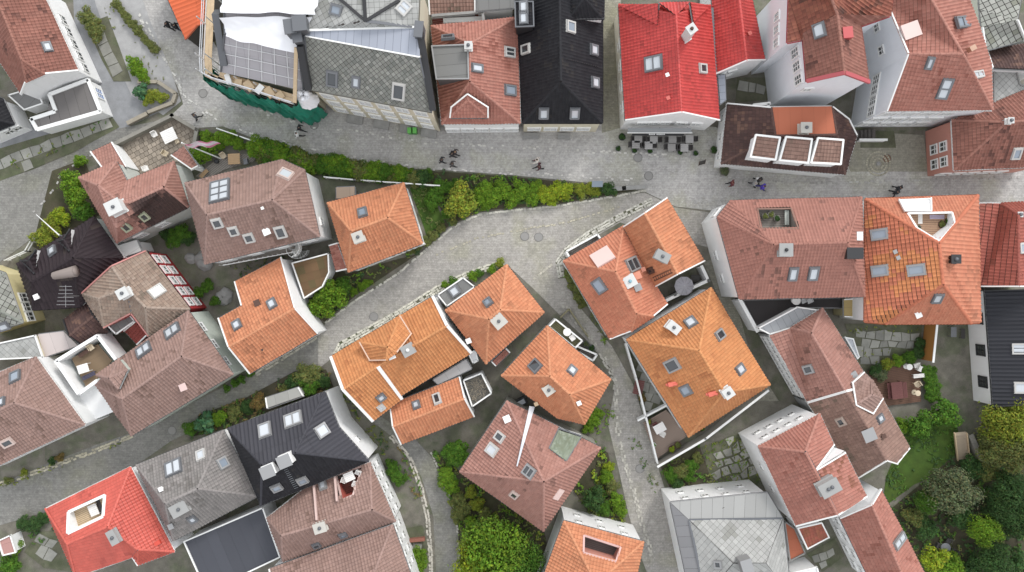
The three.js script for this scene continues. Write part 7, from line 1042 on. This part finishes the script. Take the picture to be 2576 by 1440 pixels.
for (const [x, y, k] of [[1925, 545, 'first'], [1940, 540, 'second'], [1955, 550, 'third']]) pot(x, y, 0.25, M.stone, `${k} pale pot from the left on the brown house roof terrace`, { y: 6.75, hue: k === 'third' ? 'dark' : 'olive' });
bench(1980, 548, 1.2, 1.57, mat('sage', [0.42, 0.44, 0.4], 0.8), 'sage green sofa on the brown house roof terrace', { y: 6.75 });
table(2004, 757, 0.75, 0.75, WHF, 'white round table behind the large brown hipped house', { round: true, y: 2.25 }); for (const [x, k] of [[2023, 'left'], [2038, 'right']]) chair(x, 757, 0.4, mat('wire', [0.5, 0.5, 0.5], 0.5), `${k} of two grey wire chairs beside the round table on the felt roof`, { y: 2.25 });
table(2380, 1380, 0.9, 0.9, M.frame, 'round grey garden table in the dark lower right garden', { round: true }); for (let k = 0; k < 4; k++) chair(2380 + 22 * Math.cos(k * 1.57 + 0.4), 1380 + 20 * Math.sin(k * 1.57 + 0.4), -k * 1.57 - 1.97, DARK, `black garden chair around the round grey table, ${['lower right', 'lower left', 'upper left', 'upper right'][k]} one`, { group: 'chairs round the garden table' });
table(2400, 836, 0.5, 0.9, M.frame, 'narrow grey table in the paved passage at the right', {}); bench(2424, 840, 0.9, 1.57, DARK, 'black bench against the white wall of the metal roofed house');
table(1750, 700, 0.8, 0.6, DARK, 'dark table in the parasol courtyard', { y: 0.17 });
// parasol
{ const c = W(1722, 720, 2.3), g = thing('parasol', 'pale grey lace patterned parasol in the walled courtyard', 'parasol', c.clone().setY(0)), n = 10, cb = new GB(); for (let k = 0; k < n; k++) { const a = k / n * 6.283, b = (k + 1) / n * 6.283, r = 0.85; cb.tri(new V3(0, 2.5, 0), new V3(Math.cos(b) * r, 2.15, Math.sin(b) * r), new V3(Math.cos(a) * r, 2.15, Math.sin(a) * r)); } cb.mesh('canopy', mat('lace', [0.5, 0.49, 0.53], 0.8, { side: THREE.DoubleSide, map: speck }), g); const rb = new GB(); for (let k = 0; k < n; k++) { const a = k / n * 6.283; rb.beam(new V3(0, 2.48, 0), new V3(Math.cos(a) * 0.86, 2.15, Math.sin(a) * 0.86), 0.02, 0.02); } rb.mesh('ribs', M.frame, g).userData.kind = 'stuff'; const p = new GB(); p.tube(new V3(0, 0, 0), new V3(0, 2.55, 0), 0.03, 0.03, 8); p.mesh('pole', M.white, g); const bs = new GB(); bs.tube(new V3(0, 0, 0), new V3(0, 0.1, 0), 0.3, 0.28, 14); bs.mesh('foot', M.concrete, g); }
// flag, poles, antenna, spiral stair
{ const a = W(543, 394, 1.4), b = W(458, 360, 4.6), pos = a.clone().setY(0), g = thing('flagpole', 'slanting white flagpole above the seating deck', 'flagpole', pos), p = new GB(); p.tube(new V3(a.x, 0.1, a.z), b, 0.07, 0.04, 8); p.mesh('pole', M.white, g, pos); const k = new GB(); k.tube(b, b.clone().add(new V3(-0.08, 0.05, -0.03)), 0.08, 0.06, 8); k.mesh('knob', M.white, g, pos);
  const fl = new GB(), n = 16, m = 6; for (let j = 0; j <= m; j++) for (let i = 0; i <= n; i++) { const t = i / n; const q = b.clone().lerp(a, 0.06 + 0.3 * (j / m)); q.x += 2.1 * t; q.z += -0.35 * t + 0.12 * Math.sin(t * 9 + j * 0.5); q.y += -0.5 * t + 0.16 * Math.sin(t * 7 + j); const stripe = Math.abs(j / m - 0.5) < 0.2 || Math.abs(t - 0.35) < 0.1; fl.v(q, stripe ? [0.72, 0.62, 0.66] : (j % 2 ? [0.62, 0.12, 0.25] : [0.66, 0.3, 0.4])); } for (let j = 0; j < m; j++) for (let i = 0; i < n; i++) { const k0 = j * (n + 1) + i; fl.i.push(k0, k0 + 1, k0 + n + 2, k0, k0 + n + 2, k0 + n + 1); } single(fl, 'flag', 'pink and white flag drooping from the slanting flagpole', 'flag', new THREE.MeshStandardMaterial({ vertexColors: true, side: THREE.DoubleSide, roughness: 0.8 }), pos); }
{ const a = W(148, 592, 4.4), b = W(90, 540, 5.4), pos = a.clone().setY(0), p = new GB(), g = thing('flagpole', 'thin white pole slanting out from the black tiled house', 'flagpole', pos); p.tube(a, b, 0.06, 0.03, 8); p.mesh('pole', M.white, g, pos); const k = new GB(); k.tube(a.clone().add(new V3(0.2, -0.3, 0.1)), a, 0.08, 0.08, 8); k.mesh('bracket', M.frame, g, pos); }
{ const b = W(190, 745, 5.4), pos = b.clone().setY(0), g = thing('antenna', 'television antenna on the black tiled house', 'antenna', pos), m = new GB(); m.tube(new V3(b.x, 4.2, b.z), new V3(b.x, 7.4, b.z), 0.03, 0.025, 6); m.mesh('mast', M.gutter, g, pos); for (let k = 0; k < 6; k++) { const e = new GB(); e.tube(new V3(b.x - 0.5 - 0.05 * k, 7.1, b.z - 0.8 + k * 0.3), new V3(b.x + 0.5 + 0.05 * k, 7.1, b.z - 0.8 + k * 0.3), 0.02, 0.02, 5); e.mesh('element', M.gutter, g, pos); } const bo = new GB(); bo.tube(new V3(b.x, 7.1, b.z - 0.9), new V3(b.x, 7.1, b.z + 0.9), 0.02, 0.02, 5); bo.mesh('boom', M.gutter, g, pos); }
{ const c = W(738, 628, 3), pos = c.clone().setY(0), g = thing('spiral_stair', 'pale metal spiral stair behind the large brown house', 'stair', pos), p = new GB(), rail = new GB(); p.tube(new V3(0, 0, 0), new V3(0, 4.6, 0), 0.06, 0.06, 8); p.mesh('newel', M.gutter, g); const sm2 = mat('stairM', [0.42, 0.42, 0.4], 0.5, { metalness: 0.3 }); for (let k = 0; k < 18; k++) { const a = k * 0.42, y = 0.2 + k * 0.2, t = new GB(); t.quad(new V3(0, y, 0), new V3(Math.cos(a) * 0.75, y, Math.sin(a) * 0.75), new V3(Math.cos(a + 0.36) * 0.75, y, Math.sin(a + 0.36) * 0.75), new V3(0, y + 0.001, 0)); t.mesh('tread', sm2, g); rail.tube(new V3(Math.cos(a) * 0.75, y + 0.9, Math.sin(a) * 0.75), new V3(Math.cos(a + 0.42) * 0.75, y + 1.1, Math.sin(a + 0.42) * 0.75), 0.03, 0.03, 5); rail.tube(new V3(Math.cos(a) * 0.75, y, Math.sin(a) * 0.75), new V3(Math.cos(a) * 0.75, y + 0.9, Math.sin(a) * 0.75), 0.015, 0.015, 4); } rail.mesh('rail', M.white, g); }
{ const pos = W(2400, 1120, 0), g = thing('garden_steps', 'flight of wooden garden steps in the lower right garden', 'steps', pos); for (let k = 0; k < 9; k++) { const b = new GB(), a = W(2386 + k * 3.0, 1088 + k * 8.2, 0.3), e = W(2413 + k * 3.0, 1085 + k * 8.2, 0.3); a.y = e.y = 1.5 - k * 0.16; b.beam(a, e, 0.3, 0.12); b.mesh('step', mat('stepW', [0.36, 0.29, 0.21], 0.85, { map: grainTint }), g, pos); } for (const s of [0, 1]) { const b = new GB(), a = W(2384 + s * 30, 1084, 0.3), e = W(2412 + s * 30, 1160, 0.3); a.y = 1.6; e.y = 0.15; b.beam(a, e, 0.1, 0.2); b.mesh('stringer', M.pine, g, pos); } }
{ const pos = W(2180, 340, 0), g = thing('entrance_steps', 'dark entrance steps below the tall white house', 'steps', pos); for (let k = 0; k < 5; k++) { const b = new GB(), a = W(2162 + k * 8, 340, 0.4); b.abox(a.x, 0.1 + 0.08 * k, a.z, 0.28, 0.2 + 0.16 * k, 0.9); b.mesh('step', mat('dstep', [0.09, 0.08, 0.075], 0.9), g, pos); } }
{ const pos = W(1700, 1500, 0); void pos; }
// manholes, bins, board
[[1632, 443, 'beside the tip of the street island'], [510, 235, 'in the bend of the top left street'], [790, 315, 'in front of the green debris net'], [1320, 595, 'left one of a pair in the middle of the lane'], [1355, 597, 'right one of a pair in the middle of the lane'], [1605, 397, 'below the cafe terrace'], [940, 797, 'in the lane by the long orange house'], [2232, 399, 'rust coloured, beside the sett rings'], [432, 1084, 'in the lower left lane'], [1610, 1180, 'in the southern lane']].forEach(([x, y, l], k) => { const p = W(x, y), g = thing('manhole_cover', `round iron manhole cover ${l}`, 'manhole cover', p), m = new THREE.Mesh(new THREE.LatheGeometry([[0, 0.02], [0.26, 0.02], [0.28, 0.012], [0.3, 0.012], [0.3, 0.022], [0.36, 0.022], [0.37, 0]].map(([a, b]) => new THREE.Vector2(a, b)), 28), mat(k === 7 ? 'ironR' : 'iron', k === 7 ? [0.19, 0.12, 0.08] : [0.27, 0.262, 0.25], 0.8, { metalness: 0.2 })); m.name = 'cover'; m.receiveShadow = true; g.add(m); const r = new THREE.Mesh(new THREE.TorusGeometry(0.385, 0.02, 6, 28), mat('ironD', [0.16, 0.155, 0.15], 0.8)); r.rotation.x = Math.PI / 2; r.position.y = 0.015; r.name = 'frame'; g.add(r); });
for (const [x, k] of [[1031, 'left'], [1041, 'right']]) { const p = W(x, 328, 1), g = thing('wheelie_bin', `${k} of two bright green bins at the foot of the cream house`, 'bin', p.setY(0)), b = new GB(); b.abox(0, 0.5, 0, 0.42, 0.95, 0.45); b.mesh('body', mat('binG', [0.06, 0.3, 0.05], 0.5), g); const l = new GB(); l.abox(0, 1.0, 0, 0.46, 0.06, 0.5); l.mesh('lid', mat('binL', [0.12, 0.42, 0.08], 0.5), g); const w = new GB(); w.tube(new V3(-0.22, 0.1, -0.2), new V3(0.22, 0.1, -0.2), 0.09, 0.09, 10); w.mesh('wheel', M.black, g); }
{ const p = W(1503, 463, 1.2), g = thing('notice_board', 'blue grey notice board standing at the edge of the street island', 'sign', p.clone().setY(0)), b = new GB(); b.box(new V3(0, 1.15, 0), new V3(1, 0, 0), new V3(0, 0.5, -0.87), new V3(0, 0.87, 0.5), 0.48, 0.28, 0.03); b.mesh('panel', mat('nb', [0.2, 0.24, 0.28], 0.4), g); for (const x of [-0.4, 0.4]) { const l = new GB(); l.tube(new V3(x, 0, 0), new V3(x, 1.12, 0), 0.035, 0.035, 6); l.mesh('post', M.frame, g); } }
{ const p = W(1310, 1014, 1), g = thing('garden_box', 'black framed glass box beside the brown pyramid roof', 'cold frame', p.clone().setY(0), undefined, 0.5), b = new GB(); b.abox(0, 0.5, 0, 1.1, 1.0, 0.7); b.mesh('body', M.black, g); const c = new GB(); c.abox(0, 1.02, 0, 0.8, 0.04, 0.4); c.mesh('pane', GLASS.w, g); }
for (const [x, y, s, l] of [[510, 655, 0.9, 'pale boulder below the corner of the large brown house'], [560, 748, 0.8, 'grey covered heap in the yard by the red facade'], [476, 650, 0.5, 'small pale boulder near the red facade']]) { const p = W(x, y, 0.3).setY(0), b = new GB(), n = 9; for (let j = 0; j <= n; j++) for (let i = 0; i <= 12; i++) { const a = i / 12 * 6.283, t = j / n * 1.5708, r = s * (0.8 + 0.4 * noise(Math.cos(a) * 2 + 5 + x, Math.sin(a) * 2 + t * 2, 9)); b.v(new V3(Math.cos(a) * Math.cos(t) * r, Math.sin(t) * r * 0.6, Math.sin(a) * Math.cos(t) * r).add(p)); } for (let j = 0; j < n; j++) for (let i = 0; i < 12; i++) { const k = j * 13 + i; b.i.push(k, k + 13, k + 14, k, k + 14, k + 1); } single(b, 'boulder', l, 'rock', M.concrete, p); }

// ---------------------------------------------------------------- people
function body(cfg) {
  // joints in metres; tapered capsules joined by a smooth minimum
  const { st = 0.32, sw = 0.28, bag = false, arm = 0 } = cfg;
  const J = { pel: [0, 0.95, 0], ch: [0, 1.3, 0.03], nk: [0, 1.48, 0.03], hd: [0, 1.62, 0.06], lh: [-0.1, 0.92, 0], rh: [0.1, 0.92, 0], lk: [-0.1, 0.5, st * 0.6], rk: [0.1, 0.5, -st * 0.25], la: [-0.1, 0.09, st], ra: [0.1, 0.12, -st], lt: [-0.1, 0.04, st + 0.16], rt: [0.1, 0.04, -st + 0.14], ls: [-0.19, 1.4, 0.02], rs: [0.19, 1.4, 0.02], le: [-0.26, 1.14, -sw * 0.5], re: [0.26, 1.14, sw * 0.5 + arm], lw: [-0.26, 0.92, -sw * 0.4], rw: [0.25, 0.95 + arm * 0.4, sw + arm] };
  const B = [['pel', 'ch', 0.15, 0.165], ['ch', 'nk', 0.16, 0.07], ['nk', 'hd', 0.06, 0.07], ['lh', 'lk', 0.095, 0.065], ['rh', 'rk', 0.095, 0.065], ['lk', 'la', 0.062, 0.045], ['rk', 'ra', 0.062, 0.045], ['la', 'lt', 0.045, 0.04], ['ra', 'rt', 0.045, 0.04], ['ch', 'ls', 0.13, 0.075], ['ch', 'rs', 0.13, 0.075], ['ls', 'le', 0.07, 0.05], ['rs', 're', 0.07, 0.05], ['le', 'lw', 0.048, 0.034], ['re', 'rw', 0.048, 0.034], ['pel', 'lh', 0.14, 0.11], ['pel', 'rh', 0.14, 0.11]].map(([a, b, r0, r1]) => [J[a], J[b], r0, r1]);
  if (bag) B.push([[0, 1.12, -0.2], [0, 1.36, -0.2], 0.13, 0.12]);
  const sdf = (x, y, z) => { let d = 1e9; for (const [a, b, r0, r1] of B) { const bx = b[0] - a[0], by = b[1] - a[1], bz = b[2] - a[2], t = clamp(((x - a[0]) * bx + (y - a[1]) * by + (z - a[2]) * bz) / (bx * bx + by * by + bz * bz), 0, 1), e = Math.hypot(x - a[0] - bx * t, y - a[1] - by * t, z - a[2] - bz * t) - (r0 + (r1 - r0) * t), h = clamp(0.5 + 0.5 * (e - d) / 0.05, 0, 1); d = e * (1 - h) + d * h - 0.05 * h * (1 - h); } const q = Math.hypot(x / 0.078, (y - 1.64) / 0.115, (z - 0.06) / 0.095); const hd = (q - 1) * 0.08, ns = Math.hypot(x, y - 1.62, z - 0.155) - 0.018; return Math.min(d, hd, ns); };
  const N = 72, S = 1.9, mc = new MarchingCubes(N, new THREE.MeshBasicMaterial(), false, false, 60000); mc.isolation = 0;
  for (let k = 0; k < N; k++) for (let j = 0; j < N; j++) for (let i = 0; i < N; i++) mc.field[k * N * N + j * N + i] = -sdf((i / N - 0.5) * S, (j / N - 0.5) * S + 0.9, (k / N - 0.5) * S);
  mc.update(); const gb = new GB(), c = mc.count, P = mc.positionArray;
  const col = (x, y, z) => { if (y > 1.5) { if (y > 1.67 || z < 0.03 && y > 1.54) return cfg.hair; return [0.5, 0.3, 0.22]; } if (y > 0.9 || Math.abs(x) > 0.21 && y > 0.97) return bag && z < -0.17 ? cfg.bag : cfg.top; if (Math.abs(x) > 0.21 && y > 0.8) return [0.5, 0.3, 0.22]; if (y < 0.11) return [0.03, 0.03, 0.03]; return cfg.leg; };
  for (let k = 0; k < c; k++) { const x = P[k * 3] * S / 2, y = P[k * 3 + 1] * S / 2 + 0.9, z = P[k * 3 + 2] * S / 2; gb.v(new V3(x, y, z), col(x, y, z)); gb.i.push(k); }
  for (const [w, s] of [[J.lw, -1], [J.rw, 1]]) { const sk = [0.5, 0.3, 0.22], b = new V3(...w); gb.beam(b, b.clone().add(new V3(0, -0.09, 0.01)), 0.03, 0.07, sk); for (let f = 0; f < 4; f++) { const o = b.clone().add(new V3(0, -0.085, -0.03 + 0.02 * f)), e = o.clone().add(new V3(-s * 0.01, -0.045 - 0.008 * (f % 3), 0.006)); gb.tube(o, e, 0.01, 0.009, 5, sk); gb.tube(e, e.clone().add(new V3(-s * 0.02, -0.025, 0)), 0.009, 0.007, 5, sk); } gb.tube(b.clone().add(new V3(0, -0.03, 0.03)), b.clone().add(new V3(-s * 0.01, -0.08, 0.065)), 0.011, 0.009, 5, sk); }
  return gb.geo();
}
const K = [0.025, 0.025, 0.028], pm = new THREE.MeshStandardMaterial({ vertexColors: true, roughness: 0.85 });
function person(px, py, turn, cfg, label, s = 1) { const p = W(px, py, 1.1); p.y = 0.006; const m = new THREE.Mesh(body(cfg), pm); m.name = numbered('person'); m.position.copy(p); m.rotation.y = turn; m.scale.setScalar(s); m.castShadow = m.receiveShadow = true; m.userData = { label, category: 'person', group: 'people walking in the streets' }; scene.add(m); }
const hb = [0.05, 0.035, 0.025], hy = [0.4, 0.3, 0.16];
person(419, 62, 1.2, { hair: hb, top: K, leg: K, st: 0.3 }, 'person in black at the left of the pair near the tin roof shed');
person(440, 66, 1.3, { hair: hb, top: K, leg: [0.04, 0.045, 0.07], st: 0.25, bag: true, bag: [0.02, 0.02, 0.02] }, 'person in dark clothes right of the pair near the tin roof shed');
person(490, 293, 2.6, { hair: hb, top: [0.06, 0.06, 0.065], leg: K, st: 0.3 }, 'lone person in dark grey walking by the paved terrace corner');
person(752, 322, 1.4, { hair: K, top: K, leg: K, st: 0.34 }, 'person in black below the green debris net');
person(746, 338, 1.9, { hair: hb, top: [0.68, 0.68, 0.66], leg: K, st: 0.34 }, 'person in a white jacket below the green debris net');
person(1110, 403, 1.5, { hair: hb, top: K, leg: [0.04, 0.04, 0.05], st: 0.22 }, 'leftmost of the four dark dressed people in the main street');
person(1136, 388, 1.5, { hair: hb, top: K, leg: K, st: 0.28 }, 'upper left one of a close pair in the main street, in black');
person(1144, 384, 1.5, { hair: [0.2, 0.13, 0.07], top: [0.05, 0.04, 0.04], leg: K, st: 0.26 }, 'upper right one of a close pair in the main street, in brown black');
person(1137, 413, 1.5, { hair: hb, top: [0.06, 0.055, 0.055], leg: K, st: 0.26 }, 'lowest of the four dark dressed people in the main street');
person(1352, 404, -1.6, { hair: hb, top: [0.6, 0.55, 0.5], leg: [0.12, 0.03, 0.04], st: 0.3, arm: 0.15 }, 'person in a pale top in the middle of the main street');
person(1357, 420, -1.4, { hair: hb, top: [0.07, 0.025, 0.03], leg: K, st: 0.4 }, 'person in a dark maroon coat beside the one in the pale top');
person(1843, 461, -1.5, { hair: [0.12, 0.03, 0.02], top: [0.12, 0.03, 0.035], leg: K, st: 0.2 }, 'person in a dark red coat before the dark roofed house');
person(1910, 453, 1.0, { hair: K, top: K, leg: K, st: 0.36, bag: [0.6, 0.6, 0.6] }, 'person in black with a white backpack in the right hand street');
person(1898, 462, 1.2, { hair: [0.35, 0.33, 0.3], top: [0.3, 0.3, 0.3], leg: K, st: 0.3 }, 'person in grey left of the one in blue in the right hand street');
person(1919, 470, 1.3, { hair: hb, top: [0.08, 0.05, 0.4], leg: [0.06, 0.05, 0.25], st: 0.42 }, 'person in bright blue clothes in the right hand street');
person(2262, 473, 0.9, { hair: K, top: K, leg: K, st: 0.3 }, 'upper person in black of the pair above the big orange roof');
person(2255, 484, 0.9, { hair: K, top: K, leg: K, st: 0.34 }, 'lower person in black of the pair above the big orange roof');

if (WARN.length) console.log(WARN.join('\n'));
renderer.render(scene, camera);
